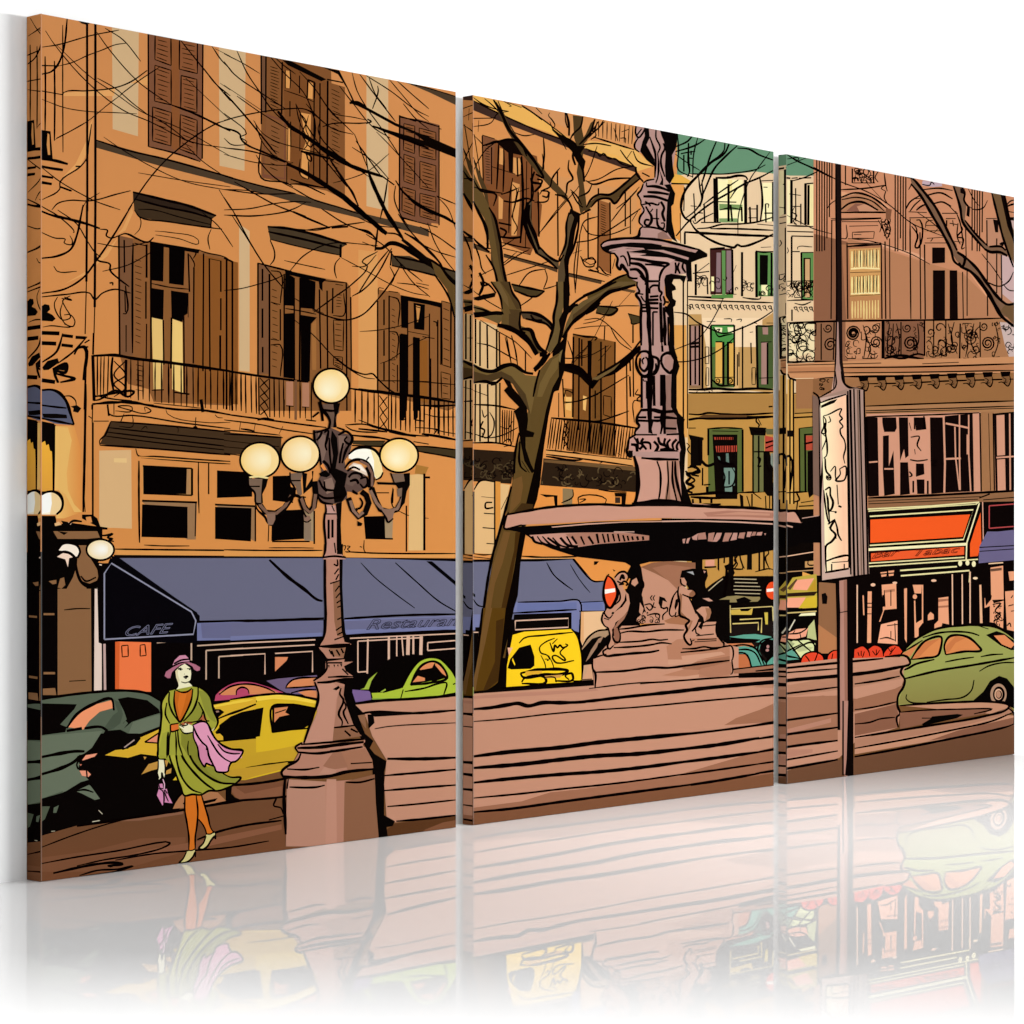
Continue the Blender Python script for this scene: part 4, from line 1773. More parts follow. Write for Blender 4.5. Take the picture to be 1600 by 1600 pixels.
f 100706 1225,390 1245,400 1240,460 1220,450
k 5 1340,670 1380,690 1440,690 1490,715
k 4 1370,655 1450,655 1480,680
k 5 1440,640 1460,630 1455,650
f 6E5236 1385,280 1460,300 1500,480 1560,600 1560,820 1510,720 1450,560 1420,420
f 100706 1440,290 1475,300 1500,440 1520,560 1560,640 1530,620 1490,520
k 3 1385,290 1420,430 1460,590 1530,790
k 4 1470,310 1500,470 1540,640
G building
o 735 140 5
f E6AE58 20,40 400,130 700,330 860,440 1160,440 1290,470 1420,600 1290,620 900,470 600,330 200,200 20,100
f CC8F5C 400,120 760,180 745,300 690,270 560,230
f D29158 740,180 900,200 1290,290 1280,460 930,370 880,400 780,390
f E2AE60 920,400 1150,420 1290,470 1430,600 1300,640 1160,520 900,450
k 1.6 400,120 560,230 640,290 780,400
k 1.6 290,100 400,140
k 1.4 260,90 320,130 300,130
k 2.2 960,370 1150,430 1280,470
k 2 1270,480 1310,560 1430,600
f 3E2A22 20,85 210,180 430,280 800,420 900,460 1150,550 1300,610 1300,650 1130,590 900,510 800,470 600,390 210,240 20,160
k 2 20,85 210,180 500,310 800,420
k 2.4 900,460 1300,610
k 2 920,480 990,490 1010,520 1040,500 1080,540 1130,540 1180,580 1250,600
f CE9058 620,660 1300,800 1300,1150 1100,1150 1000,1000 700,800
d 1.4 9 985,240 1290,290 1280,440 985,370
k 2.4 20,225 200,222
k 1.4 20,290 160,260 210,190 300,170
k 1.2 65,240 60,330
l 1.2 30,350 95,780
k 1.2 20,350 100,440 130,640 190,900
G building/window
f 7D4A28 92,355 200,390 460,500 520,520 540,690 530,860 560,900 540,1110 470,1290 260,1200 100,800
f 7D4E32 95,360 195,390 160,740 120,740
w 1 14 105,420 160,430 160,720 115,720
f D59556 230,455 258,465 255,590 225,580
f D59556 335,530 395,540 390,670 335,660
f D59556 325,720 385,740 385,880 360,1140 320,1140
f D59556 220,830 255,860 250,1010 220,1010
f 0F0604 90,440 180,400 360,380 450,480 470,530 380,510 290,490 200,410
k 2 92,355 190,385
l 1.6 92,360 100,720
l 1.6 165,450 165,740
k 2.4 220,420 215,590 205,780
k 2.4 260,460 262,560 255,800
f 0F0604 295,490 335,500 330,650 300,640
k 2 390,530 400,660 360,670
l 2 365,530 370,680
k 1.6 160,600 350,660
k 2 330,690 310,820 300,1120
k 1.6 330,740 360,780 350,880 330,1000 365,1080 340,1130
k 1.4 380,760 350,900 320,1000
k 3.4 400,520 410,900 390,1200
k 2 440,560 430,1240
l 1.8 480,560 470,1200
l 1.4 525,870 540,1130
k 1.4 370,800 430,780 460,770
k 2.4 240,820 300,800 370,770
k 4 220,1040 320,1060
k 4 230,1080 280,1110 260,1150
k 4 230,1150 330,1160 400,1150
k 2 245,1195 400,1230 470,1240
k 2 255,1240 470,1290
k 3 260,870 330,880 440,850 500,870
G building/cornice
f 4A3623 260,1280 600,1370 680,1395 680,1430 600,1400 260,1310
f 4A3623 770,1430 1030,1490 1020,1520 760,1460
k 2 260,1285 680,1400
k 2 770,1435 1050,1500
f 5A4128 1060,1520 1290,1570 1280,1590 1050,1545
f 4A3623 20,1200 150,1260 150,1280 20,1240
k 1.6 120,1200 240,1225
G building/window_shutter
f 8A552E 1000,860 1090,890 1090,1440 1000,1390
w 1 13 1010,880 1070,900 1070,1150 1010,1130
l 2 1000,770 995,1400
l 2 1090,880 1095,1440
k 2.4 1005,1380 1060,1440 1100,1450
k 3 920,1410 1000,1420 980,1390
k 1.6 870,1310 900,1380 960,1380 970,1330 880,1330 940,1370
l 2 530,800 535,1150
l 2 680,640 685,1300
l 1.8 1210,800 1210,1070
k 3 1250,830 1250,1130
k 1.6 570,370 580,500 560,660
k 1.2 800,1280 870,1255
l 2 918,960 920,1320
l 1.6 855,1130 820,1560
k 1.8 820,1195 960,1170 1080,1100 1330,930
k 1.6 880,1060 920,1120 1000,1140 1100,1130 1250,1070
k 1.8 855,1130 890,1030 1000,990
k 1.2 540,1120 660,960 760,840
k 1.4 290,250 340,330 420,480 560,680
k 1.4 280,1450 500,1380 620,1340
k 1.2 60,1460 250,1360 360,1270
k 1.8 380,1530 460,1430 590,1400
k 2 570,1560 640,1540 670,1530
G building/window_hood
o 735 440 5
f 45371F 320,20 450,50 580,75 520,120 340,70
k 3.4 320,20 450,50 580,75
k 3 340,70 510,118 580,75
k 1.8 390,190 450,150 500,110
f 45371F 990,190 1150,215 1100,260 980,240
k 3 1000,190 1150,215 1100,260 980,245
f 45371F 1230,250 1330,280 1330,320 1260,330
k 2.4 1230,250 1330,275
k 2 1255,290 1260,330 1330,320
l 2 1270,340 1270,480
G building/window
f 7C4E24 800,410 990,440 1130,470 1130,1370 750,1320 750,1080 800,1070
f 6E4720 950,450 1030,460 1030,1340 950,1330
f D8964C 730,830 800,840 800,1070 735,1060
f 7C4E24 725,830 800,840 790,900 750,900
f E8B468 745,900 790,905 785,1010 745,1000
f E8B468 880,890 910,900 900,1010 880,1000
k 3 800,410 900,430 990,440 970,460
f 0C0603 915,460 950,470 945,740 915,740
l 2.4 805,430 800,1060
l 2.2 850,440 845,1160
l 2 870,450 870,660
l 3 935,460 930,1330
l 2.2 1020,470 1020,1350
l 2 1130,470 1125,1360
l 1.8 1055,500 1050,700
l 1.8 975,850 975,1070
l 1.8 720,760 735,1060
k 2 735,900 745,850 800,870
q 7C4E24 1.5 0 1040,890 1100,900 1100,1060 1040,1040
l 1.6 1050,350 1045,460
k 1.6 760,460 800,600 790,640
k 2 690,870 690,1060
k 1.6 730,940 800,940 940,900 1240,730
l 1.8 1220,620 1225,1130
l 2.2 1245,600 1250,700
l 2.2 1245,740 1250,900
l 1.8 1270,540 1275,900
k 2 1310,840 1290,880 1330,890 1300,920 1330,930
k 1.6 1280,1100 1280,930 1330,940
G building/balcony
k 3 630,1065 1000,1100 1300,1145
d 1.8 32 620,1070 1300,1145 1270,1390 590,1310
x 1.8 3 725,1080 775,1090 770,1310 720,1300
k 2.4 590,1315 800,1340 1030,1370 1260,1390
k 2 860,1090 1000,1090 1130,1050 1240,1010
k 1.6 800,1330 860,1350 850,1390
k 1.6 1030,1370 1040,1400 1010,1420
k 1.4 1150,1340 1180,1360
f D99A58 590,1320 1270,1395 1270,1440 880,1390 590,1350
k 2 590,1350 880,1385 1270,1440
k 3 590,1365 850,1395 880,1385
f D9B27E 25,290 205,340 205,1270 25,1250
f C9A06A 205,350 225,350 225,1270 205,1270
l 2.2 40,290 40,640
l 2.2 75,310 75,660
l 2.2 130,340 135,680
l 2.2 205,370 205,670
l 2 225,400 230,660
l 2 40,800 35,1250
l 2.2 75,800 75,1250
l 2.2 135,800 140,1260
l 2.2 200,800 200,1260
l 2 230,790 230,1260
k 1.6 50,480 150,500 280,570 370,620
k 2.4 25,960 200,970 350,1000
d 1.6 6 240,1000 350,1010 340,1270 240,1260
k 1.8 90,1000 110,1060 130,1040
k 1.8 150,1020 185,1090 160,1200 110,1220 90,1180
k 3 100,1090 80,1140 110,1160 90,1220
k 1.6 30,1190 130,1220 250,1200 370,1140
k 1.4 230,1130 290,1150 330,1090
k 2.4 10,1260 200,1260 350,1290
k 1.8 240,1270 300,1230 320,1270 260,1290
G building/balcony_soffit
f 2A1D12 20,1310 350,1330 320,1580 20,1560
f 2A1D12 570,1380 1290,1450 1310,1700 560,1590
o 735 700 5
f 6B4E2E 575,90 1280,145 1290,180 575,115
f 2A1D12 570,110 1290,180 1280,345 820,315 545,290
G building/balcony_soffit_carving
s 5C4A30 45 575,130 1285,190 1280,330 560,270
s 4A3B26 40 20,60 340,90 320,240 20,230
G building/lower_front
o 735 700 5
f E0B57C 30,300 80,250 310,290 190,830 30,820
f D8903F 190,260 235,265 235,560 190,760
l 2 190,255 190,760
l 2.2 25,340 25,830
k 2.4 25,330 80,255 190,265
k 1.2 85,380 185,390
l 1.4 105,510 185,515
l 1.4 95,622 190,630
l 1.2 125,745 190,750
k 3 170,425 120,430 120,470 180,465
k 1.8 20,825 100,835 170,830
k 2 20,850 160,865
f E08F44 540,290 1290,345 1290,460 490,490
f 0C0603 540,360 680,370 680,460 660,460 650,380 590,385
f 8B7450 720,315 800,320 795,440 720,440
k 2 800,325 800,380 710,430
k 1.8 845,440 845,385 1060,400 1050,440
k 1.8 850,400 900,400 850,430
f 0C0603 1125,350 1220,350 1210,440 1180,440 1180,380 1130,380
f 3A2A20 1130,385 1170,385 1170,430 1130,430
k 1.8 1000,325 1110,340 1220,345
f DF9047 410,690 830,850 1260,900 1260,1040 960,1045 800,870 390,900
k 2.4 400,845 600,855 830,848
f DFA468 395,860 830,858 830,888 390,890
k 1.4 240,480 290,380
f 0C0603 965,885 1005,885 985,910 965,915
f 0C0603 1110,945 1135,960 1120,965
G twigs
o 735 440 5
k 1.4 20,70 130,150 250,220
k 1.4 75,300 200,380 350,470 480,600
k 1.8 280,420 300,530 320,650
k 2 320,420 350,530 370,660
l 1.8 430,540 430,700
k 1.4 890,300 1000,290 1100,360 1260,520
k 1.4 1090,350 1160,470 1260,540
k 1.2 810,370 950,350 1090,345
k 1.2 880,330 1000,300 1050,260 1110,150
k 1.6 970,430 1050,270
k 1.4 1100,200 1180,190 1330,190
k 1.2 1160,190 1260,80
k 1 740,600 900,590 1080,500
k 1 800,640 910,520
G twigs
o 735 140 5
k 1.6 20,60 90,110 190,150 300,170
k 1.6 110,70 180,130 260,220 330,340
k 1.4 20,640 60,560 120,470 200,410
k 1.6 330,330 420,360 500,350
k 1.6 620,180 610,200 640,240 660,280 640,310
k 1.6 400,130 470,170 560,240
k 1.8 510,140 560,190
k 1.6 620,250 640,300 700,380 750,470
k 1.6 560,500 570,560 575,660
k 1.6 700,610 650,680 620,740
k 1.4 540,1120 640,1000 740,880 830,780
k 1.4 830,780 920,640 990,440
k 1.6 870,230 840,320 790,370
k 1.8 990,250 970,320 920,380
k 1.8 1050,250 980,320 900,380 860,420
k 1.6 1120,300 1140,360 1150,400
k 1.8 1180,330 1240,310
k 1.8 1170,380 1210,380 1210,420
k 1.6 1220,540 1260,480
k 1.6 1140,930 1240,850 1320,760
k 1.6 1100,1030 1200,900 1300,790
k 1.6 1260,1030 1320,930
k 1.6 340,1170 240,1230 150,1280
k 1.6 20,1200 120,1240 250,1230
k 1.6 250,1380 380,1290 460,1250
k 1.6 570,1560 600,1470 580,1400
k 1.6 820,1590 810,1400 840,1180
k 1.8 860,1300 900,1380 970,1380
k 1.6 890,1340 950,1310 980,1350 930,1370
k 1.6 930,1400 1000,1430 1080,1460
k 1.6 1110,1400 1130,1320
o 735 440 5
k 1.6 20,850 130,890
k 1.6 270,430 300,560 320,640
k 1.4 640,560 700,590 790,600 920,570
k 1.4 820,590 900,520 960,440
k 1.4 730,950 860,930 1000,880
k 1.6 1000,620 1100,500
G shop_front
o 0 0 1
f 090505 63,862 160,880 960,872 960,900 1000,960 1000,1110 500,1120 63,1120
G shop_front/side_pillar
o 60 850 5
f 8C6442 150,330 230,270 290,200 410,300 410,340 415,1160 150,1190
f 8C6442 40,540 125,540 125,556 40,556
f 8C6442 40,1000 130,1000 130,1018 40,1018
f 8C6442 35,1130 130,1125 140,1180 35,1185
k 1.8 200,515 300,505 405,505
k 1.8 240,1072 370,1065
f E8D0C0 440,330 460,325 470,770 495,780 495,1150 435,1150
f C8A8A0 505,780 525,780 530,1150 500,1150
l 2 500,780 505,1150
G shop_front/door
f F27A46 600,765 880,740 880,1155 600,1145
f D9622E 600,765 635,765 630,1145 600,1145
q B08878 2 0 650,795 700,790 702,878 655,882
q B08878 2 0 795,790 832,785 842,870 795,876
c C8A890 1.8 925,772 1200,750
c C8A890 2.4 1195,750 1195,910
c C8A890 2.2 1240,795 1600,772
c C8A890 2.2 1310,832 1600,815
c C8A890 2.2 1310,832 1310,1060
c C8A890 2.2 1410,880 1600,868
c C8A890 2.2 1410,880 1410,1050
o 360 850 4.4444
c D8B098 2 0,690 590,665
c D8B098 2 0,730 585,700
c D8B098 2 0,775 240,762 240,905
c D8B098 2 310,760 570,745 570,890
f D8875C 310,785 400,785 390,810 310,885
c D8B098 2 830,655 1565,622
c D8B098 2 885,675 885,890
c D8B098 2 885,890 955,885
c D8B098 2.6 955,660 950,900
c D8B098 2 885,675 1330,650
c D8B098 3.4 1100,645 1100,810
c D8B098 2 1155,640 1155,780
c D8B098 2 1190,640 1200,775
c D8B098 5.4 1235,640 1232,770
c D8B098 3 1270,640 1270,765
c D8B098 5 1325,640 1322,770
c D8B098 2 1370,685 1565,670
c D8B098 2 1370,685 1370,740
c D8B098 2 1370,740 1565,725
G cafe_awning
o 0 0 1
f 08060A 172,872 200,872 330,955 336,1000 300,1005 163,1002 163,895
f 6A6A80 183,872 560,872 740,878 895,877 905,885 925,907 945,930 945,968 545,967 312,971 308,957
o 60 850 5
c 9090A4 2.4 515,745 515,230 570,150 1195,530 1230,600 1210,705 515,745
f 7478A0 1240,618 1620,605 1620,745 1240,755
f 68698A 1270,620 1620,610 1620,735 1280,735
T 7A7A92 680,720 1050,690 72 CAFE
k 3 1240,605 1620,595
f 08060A 550,90 620,100 1260,560 1260,610 1240,600 1225,530 600,130
o 360 850 4.4444
f 7478A0 0,545 645,530 645,640 0,670
f 6A6A88 0,545 645,530 645,615 0,640
f 7478A0 790,525 1565,500 1700,500 1700,600 800,630
f 6A6A88 790,535 1565,505 1565,570 800,595
k 3.4 0,535 300,530 650,515
k 3 790,518 1200,495 1565,487
k 4.4 270,110 400,230 520,320 600,385 640,397
k 1.4 905,130 1000,230 1150,350 1280,445
k 1.8 1145,130 1300,270 1450,400 1570,470
f 08060A 1360,120 1400,120 1565,260 1700,350 1700,370 1565,290
T 1C1A28 945,595 1650,562 70 Restaurant
k 3.4 800,635 1200,618 1565,600
o 735 700 5
f 7478A0 330,1205 850,1195 1040,1195 1050,1270 850,1275 850,1440 790,1420 790,1290 340,1300
f 68709C 370,1215 830,1205 830,1255 360,1280
f 68709C 880,1200 1030,1205 1040,1265 880,1265
f 6A6A80 350,1200 1050,1195 1050,1020 960,1040 800,870 395,895
k 2 370,1205 700,1197 850,1193 850,1440
k 2 860,1205 1040,1197
k 2.4 330,1290 600,1275 830,1262
k 2.4 850,1275 1050,1275
k 1.8 595,895 650,990 730,1060 800,1110
k 1.2 780,910 840,1010 900,1090 935,1130
f DF9047 805,855 1150,860 1255,930 1260,1030 960,1042
k 2.4 800,870 860,940 960,1040 1040,1040
f 0C0603 965,885 1005,885 985,910 965,915
f 0C0603 1110,945 1135,960 1120,965
k 2.4 20,1180 60,1230 100,1240
f 7478A0 20,1300 80,1300 75,1400 20,1400
f 0A0605 340,1300 790,1285 790,1420 330,1430
c D8B098 2 350,1350 765,1330 765,1400 350,1420 350,1350
f E4B88A 865,1280 1040,1275 1080,1400 1000,1440 880,1560 860,1500
f DDA570 865,1280 885,1280 885,1540 860,1500
c D8B098 2 20,1440 65,1440 65,1480
k 1.8 20,1510 60,1530 40,1590
G street
o 735 950 5
f C49A78 870,450 940,440 960,560 860,560
f 0A0605 20,560 965,560 970,610 20,680
G yellow_van
f F8CB20 280,610 285,450 330,210 420,185 790,165 820,200 860,300 875,560 700,600 275,635
f 080504 310,400 380,310 470,285 500,380 500,450 470,475 320,480 290,470
f F8CB20 330,390 350,440 345,450 325,410
f E8B090 290,310 330,310 300,370
k 2.2 380,275 420,235 560,215 800,190
k 3 790,165 830,210 860,300 875,440 870,560
k 1.8 660,235 580,270 540,310 550,350 600,370 615,400 600,410 600,400 580,400
k 1.8 550,370 580,430 590,480
k 1.8 610,370 640,430 655,480
k 2.6 620,270 650,340 660,290 680,310 700,290 720,310 760,290 740,280
k 2.2 640,280 680,240
k 2.2 760,290 700,350 740,400 740,410 660,370 640,380 660,420 680,430 810,410
k 4 390,510 500,485 580,480 720,480 760,490 740,510 580,520 410,540 390,510
f E0A830 430,495 560,490 560,510 430,530
k 3.4 400,590 590,580 580,540 420,550 400,580
f D09848 580,530 720,520 700,545 590,550
k 3 660,570 800,560 790,510 740,530 770,560
k 2.4 580,540 660,545 670,580
k 2 720,490 750,480 760,510
k 2.2 790,570 900,570 960,560
f 0A0605 20,655 970,585 975,605 20,680
k 3 120,630 300,625 600,600 970,580
f CF9C78 880,540 910,500 920,450 945,440 960,560 870,565
k 2 870,560 950,555
G beige_car
f A88868 870,300 900,240 970,180 1080,170 1090,200 1040,240 900,400 880,440
f 080504 870,330 950,240 1010,220 1050,230 970,360 900,440 880,440
f 9A7860 940,330 1000,240 1040,220 1020,260 930,390 900,420
k 2.4 870,310 920,230 990,180 1090,170
f 080504 1000,270 1060,280 1030,340 970,360
G blue_green_car
o 1000 850 5.3333
f 1A1210 640,690 1110,640 1110,1030 780,1030 760,850
f 5C9A86 650,770 780,770 860,755 960,750 1090,770 1110,790 1110,810 1000,820 820,810 660,780
f 080504 700,790 1000,800 960,820 720,830
f C4764C 720,830 930,825 950,850 900,860 740,845
f 5C9A86 770,860 870,850 960,870 990,900 1050,1010 940,1035 900,920 780,910
f BC6C42 770,920 870,920 900,940 920,1030 775,1040
f 5C9A86 960,870 1010,810 1040,790 1000,850 990,890 1050,1000 1110,930 1150,920 1150,1020 1040,1030
f 080504 1000,830 1060,790 1110,800 1110,920 1060,960 1010,900
e B08078 1065,855 12,14
e B08078 1060,885 14,12
k 2.4 640,760 800,790 1000,800
k 2.4 770,850 870,840 960,870 1010,950 1040,1020
k 2.2 790,885 900,880 960,910 1010,1010
k 2.4 770,910 870,910 900,940 930,1030
k 2.4 1110,780 1010,810 980,880 1050,990
k 3 1110,930 1060,970 1050,1010
G market_stall
f 8A7A50 640,480 680,440 800,430 940,440 1000,440 1000,460 980,480 660,490
f 0A0605 540,380 700,270 720,290 720,440 640,470 560,420
c B0A080 1.6 570,390 650,320 690,290
c B0A080 1.6 780,290 970,295
c B0A080 1.4 790,320 980,325
c B0A080 1.4 780,350 1000,355
c B0A080 1.4 770,380 1010,385
c B0A080 1.4 790,410 1000,415
k 5 720,180 720,300 700,440
k 5 760,280 770,400
f 0A0605 800,460 870,440 930,470 900,490 810,490
f C8A848 750,550 940,535 930,590 760,590
f 0A0605 830,540 940,530 900,560 840,560
f C8B048 1035,570 1065,570 1065,670 1045,670
c C8B070 1.6 750,510 755,740
c C8B070 1.6 760,540 1100,520
c D0B870 2 830,630 1015,620 1010,740
c D0B870 2 770,665 985,655 985,720
c C8B878 2 1105,520 1110,640
G no_entry_sign
f E04A20 1040,380 1060,330 1090,310 1120,310 1150,330 1150,440 1100,465 1060,440
f FAEDE0 1055,375 1150,365 1150,390 1055,400
k 2.6 1115,308 1080,315 1050,350 1040,390 1055,440 1090,465 1130,470
G market_stall
f B8A040 1220,360 1270,280 1470,250 1475,520 1230,530
f F0A080 1300,300 1450,285 1390,385 1270,380
f 2A1A10 1225,410 1480,395 1450,430 1225,440
f F0A080 1230,450 1380,445 1330,530 1220,530
f D0B030 1380,450 1470,430 1470,530 1320,535
f B8902A 1395,390 1460,290 1470,390
f 5A4028 1225,370 1300,290 1310,300 1250,385
f 080504 1200,545 1470,530 1470,560 1200,580
c C8B070 2 1225,575 1470,560
f F0EAB8 1340,580 1460,570 1460,595 1320,600
f 080504 1210,600 1440,610 1400,680 1210,780
c D0C8B0 2 1240,720 1290,630
f E8A080 1240,740 1300,710 1400,700 1380,770 1300,790 1230,790
f B8BC80 1400,690 1450,630 1470,800 1390,790
k 2.4 1240,750 1330,740 1380,710 1390,700
k 2 1330,740 1340,790
k 2 1290,720 1270,750
G pale_green_car
f D8DCA0 1225,830 1290,800 1400,800 1460,830 1450,890 1420,930 1330,950 1260,880
f A0A878 1230,800 1290,830 1250,870 1220,850
f B8BC88 1290,870 1340,850 1440,860 1420,880 1320,900
f 5C9A86 1215,900 1270,880 1330,960 1215,970
f 6A8068 1130,850 1230,820 1250,870 1190,910 1130,940
k 2.4 1220,800 1280,880 1340,960
k 2.4 1230,790 1300,800 1400,790 1440,800
k 2.4 1270,890 1340,850 1430,820 1450,840 1450,890
k 2.2 1300,790 1380,860 1440,910
k 2 1150,930 1250,880 1350,830
k 2.4 1150,880 1220,930 1310,950 1340,960
k 2.4 1150,960 1210,1010
G flower_pot
f E04428 1340,990 1350,940 1400,910 1460,900 1510,920 1530,960 1530,1000
k 2.2 1335,995 1350,940 1400,905 1470,900 1520,930 1535,1000
k 2 1375,930 1400,960 1420,1000
k 2 1480,905 1460,960 1440,1000
f E04428 1545,990 1560,930 1600,900 1660,890 1660,1000
k 2.2 1545,990 1560,930 1610,895
G flower_pot
o 1270 790 4.8485
f E04428 110,1170 115,1130 150,1100 190,1095 190,1180 110,1185
k 2 105,1180 115,1130 150,1100 185,1095
k 2 150,1120 140,1170
f E04428 315,1090 360,1065 400,1065 420,1090 460,1060 510,1070 535,1130 560,1080 600,1055 650,1070 680,1110 660,1140 500,1160 310,1170
k 2.2 320,1085 380,1062 420,1100 430,1140
k 2.2 420,1080 470,1055 520,1080 535,1140
k 2.2 540,1110 580,1065 630,1055 680,1080
k 2 340,1110 350,1140
k 2 365,1100 365,1140
k 2 390,1105 375,1150
k 2 450,1100 475,1135
k 2 480,1090 480,1130
k 2 505,1095 480,1135
k 2 570,1080 590,1110
k 2 600,1080 590,1125
k 2 625,1070 580,1130
G green_car
f 9C9C56 650,1150 720,1060 830,980 950,930 1100,910 1250,905 1400,930 1500,990 1560,1040 1560,1600 1480,1500 640,1510 640,1450 700,1350 660,1260 740,1180
g 9AA05A 8A8246 0,995 0,1100 | 700,1310 1100,1215 1534,1150 1720,1130 1720,1480 640,1505 690,1370
f 9CA056 660,1140 760,1040 900,960 1100,910 1270,905 1420,950 1540,1040 1720,1130 1720,1150 1534,1150 1100,1215 740,1300 690,1290 740,1180 740,1150
f D08050 660,1130 800,1050 740,1140 700,1145
f DA8850 750,1160 790,1090 850,1030 970,1000 965,1090 940,1135 840,1150
f C97846 790,1090 850,1030 970,1000 880,1070 800,1150 760,1155
f DA8850 1005,1125 1000,1060 1030,1000 1080,985 1170,1000 1240,1050 1270,1090 1150,1105
f C97846 1010,1060 1080,990 1160,1000 1080,1040 1030,1110 1005,1115
f 080504 1310,980 1390,950 1450,970 1534,1030 1720,1060 1720,1090 1500,1095 1420,1060
f E08A58 1370,985 1450,980 1530,1050 1500,1080 1430,1050
k 3 650,1150 720,1060 830,980 950,930 1100,910 1250,905 1400,925 1470,965 1540,1020
k 3 740,1170 790,1090 850,1025 970,995 965,1090 945,1135 840,1155 750,1165
k 3 1005,1130 995,1060 1030,995 1090,980 1180,1000 1250,1060 1275,1095 1150,1105 1005,1130
k 2.4 680,1110 750,1070 830,1020
k 2.4 830,1000 950,965 1100,955 1200,965 1260,985
k 2 1250,910 1330,935
k 3 700,1310 800,1285 950,1250 1200,1210 1400,1175 1534,1150
k 3 660,1240 700,1240 780,1200 920,1165
k 2.2 1000,1185 1100,1165 1220,1148
k 2.4 1270,1145 1350,1130 1440,1125
k 2 1260,1255 1330,1215 1440,1190 1534,1190
k 2 1220,1320 1200,1400 1140,1450 1000,1470 860,1490
k 2 710,1430 705,1460 740,1490 860,1495
f 080504 1215,1475 1290,1410 1340,1330 1410,1290 1470,1310 1534,1390 1720,1480 1720,1640 1450,1500
e B08A70 1405,1430 62,82
e 080504 1408,1430 45,60
e D8A888 1405,1430 30,42
e 080504 1408,1432 24,32
e B8886C 1405,1430 18,26
f 080504 1350,1480 1450,1480 1450,1530 1350,1500
G dark_car
o 40 1050 5
f 0A0605 122,180 1060,180 1240,960 1200,1080 900,1130 500,1190 122,1280
f 5A6452 122,215 260,190 560,155 780,145 960,170 1050,230 1060,400 800,500 600,480 122,520
f 6A7460 122,500 600,460 500,620 400,660 450,800 520,870 580,1000 500,960 400,900 290,940 122,990
f 525C4A 122,990 290,930 300,950 200,980 122,1020
f 0A0605 122,245 400,252 380,290 270,410 320,430 310,470 122,495
f F49A6C 325,430 400,330 520,260 670,220 690,280 580,310 500,380 450,450
f 5A6452 480,420 560,360 650,310 660,330 590,400 490,425
f 4A5444 690,215 740,240 760,330 740,400 690,440 640,460 610,440 680,340 720,310
f 0A0605 720,210 800,195 950,220 1040,290 1050,320 950,350 830,390 770,440 760,400 790,370 770,310
f 5A6452 700,450 740,430 780,380 800,400 720,500
f 6A7460 840,390 1050,330 1060,420 900,480 800,490
k 3.4 122,215 260,190 560,155 780,145 960,170 1060,230
k 4 320,440 400,330 520,255 670,210 690,300
k 5 460,440 590,430 640,460
k 6 320,460 440,440
f 0A0605 620,460 740,450 800,480 880,480 900,540 840,590 750,610 640,560 600,620 480,830 410,760 440,650 560,560
k 5 122,665 250,640 380,620 460,620
k 5 122,800 280,750 380,700 430,650
f F09C7C 440,690 470,650 560,635 540,660 450,690
f F09C7C 420,770 480,770 510,800 490,820 440,810
k 3.4 410,760 400,720 450,650
k 3.4 475,770 480,820
f C8745A 420,720 440,720 430,735
f 0A0605 122,990 300,940 430,860 500,840 540,900 580,980 580,1160 300,1220 200,1270 122,1285
f 6A7460 390,930 500,880 530,920 580,990 540,1000 440,950
k 3 400,900 480,870 520,890
k 3 390,930 460,920 530,940
f 525A48 122,1050 190,1050 150,1150 122,1170
f 5A6452 220,1060 260,1040 240,1100 215,1100
c C8C0A8 1.4 520,1170 580,1160
c C8C0A8 1.2 570,1080 600,1110
c B0A890 1.2 200,1245 230,1242
G red_car
o 360 850 4.4444
f B84868 -100,1040 -60,1000 0,965 100,945 220,965 330,1010 380,1030 200,1050 0,1080 -110,1090
f D88858 -80,1030 0,985 100,970 200,980 290,1010 340,1035 140,1045 -60,1050
e B84868 85,1040 48,40
k 3 -110,1050 -60,1000 0,965 100,948 220,970 330,1010 380,1030
k 2.4 -80,1045 0,990 120,972 250,1000 310,1030
k 2.4 40,1050 45,1015 80,995 120,1010 130,1040
G purple_car
f 6E5C7A 250,950 330,935 600,910 620,1050 400,1040 340,1010
f D88858 385,995 420,950 500,935 600,925 600,985 480,995
f D88858 470,1030 540,1015 600,1020 600,1070 520,1055
k 2.6 385,995 400,970 440,940 600,925
k 2.2 380,1000 480,995 600,985
k 2.4 420,1035 500,1015 600,1010
f 7A6090 840,1010 960,1020 985,1040 985,1085 870,1100
k 3 975,1025 985,1085
G yellow_car
o 360 850 4.4444
f DCB62A 0,1085 150,1060 350,1040 450,1050 600,1085 600,1220 560,1280 500,1380 440,1500 380,1570 100,1640 -400,1640 -200,1400 -100,1240
f C8A02C -200,1640 -80,1440 100,1460 300,1430 500,1390 440,1500 100,1640
f F4D24A 100,1080 200,1055 350,1043 480,1060 600,1095 600,1110 450,1085 300,1075 120,1100
f 080504 -100,1310 0,1200 100,1160 230,1135 205,1335 100,1355 0,1365 -100,1370
f 080504 290,1125 400,1110 500,1120 590,1145 560,1250 500,1285 400,1290 290,1310
f D88858 305,1140 400,1130 380,1170 410,1185 340,1200 305,1240
k 2.4 310,1175 385,1150
f C8A030 0,1115 150,1085 180,1090 120,1130 0,1170
k 2.4 0,1185 100,1145 180,1090 140,1080
k 3 290,1310 290,1130 400,1115 590,1140
k 3 0,1080 200,1050 350,1040 480,1055 600,1085
k 4.4 0,1590 150,1555 300,1530 450,1510
k 3 290,1310 400,1290 540,1280
f C49A30 -200,1600 60,1560 400,1515 380,1560 60,1640
o 40 1050 5
f DDB032 620,650 700,610 800,600 900,510 1060,440 1060,660 900,640 800,670
f E89070 930,545 1050,470 1040,555
k 3.4 930,548 1050,470
k 3.4 930,548 1040,556
f 0A0605 700,500 780,520 870,490 900,520 860,570 760,610 720,590 640,640 610,600
c B09890 2 770,590 850,530
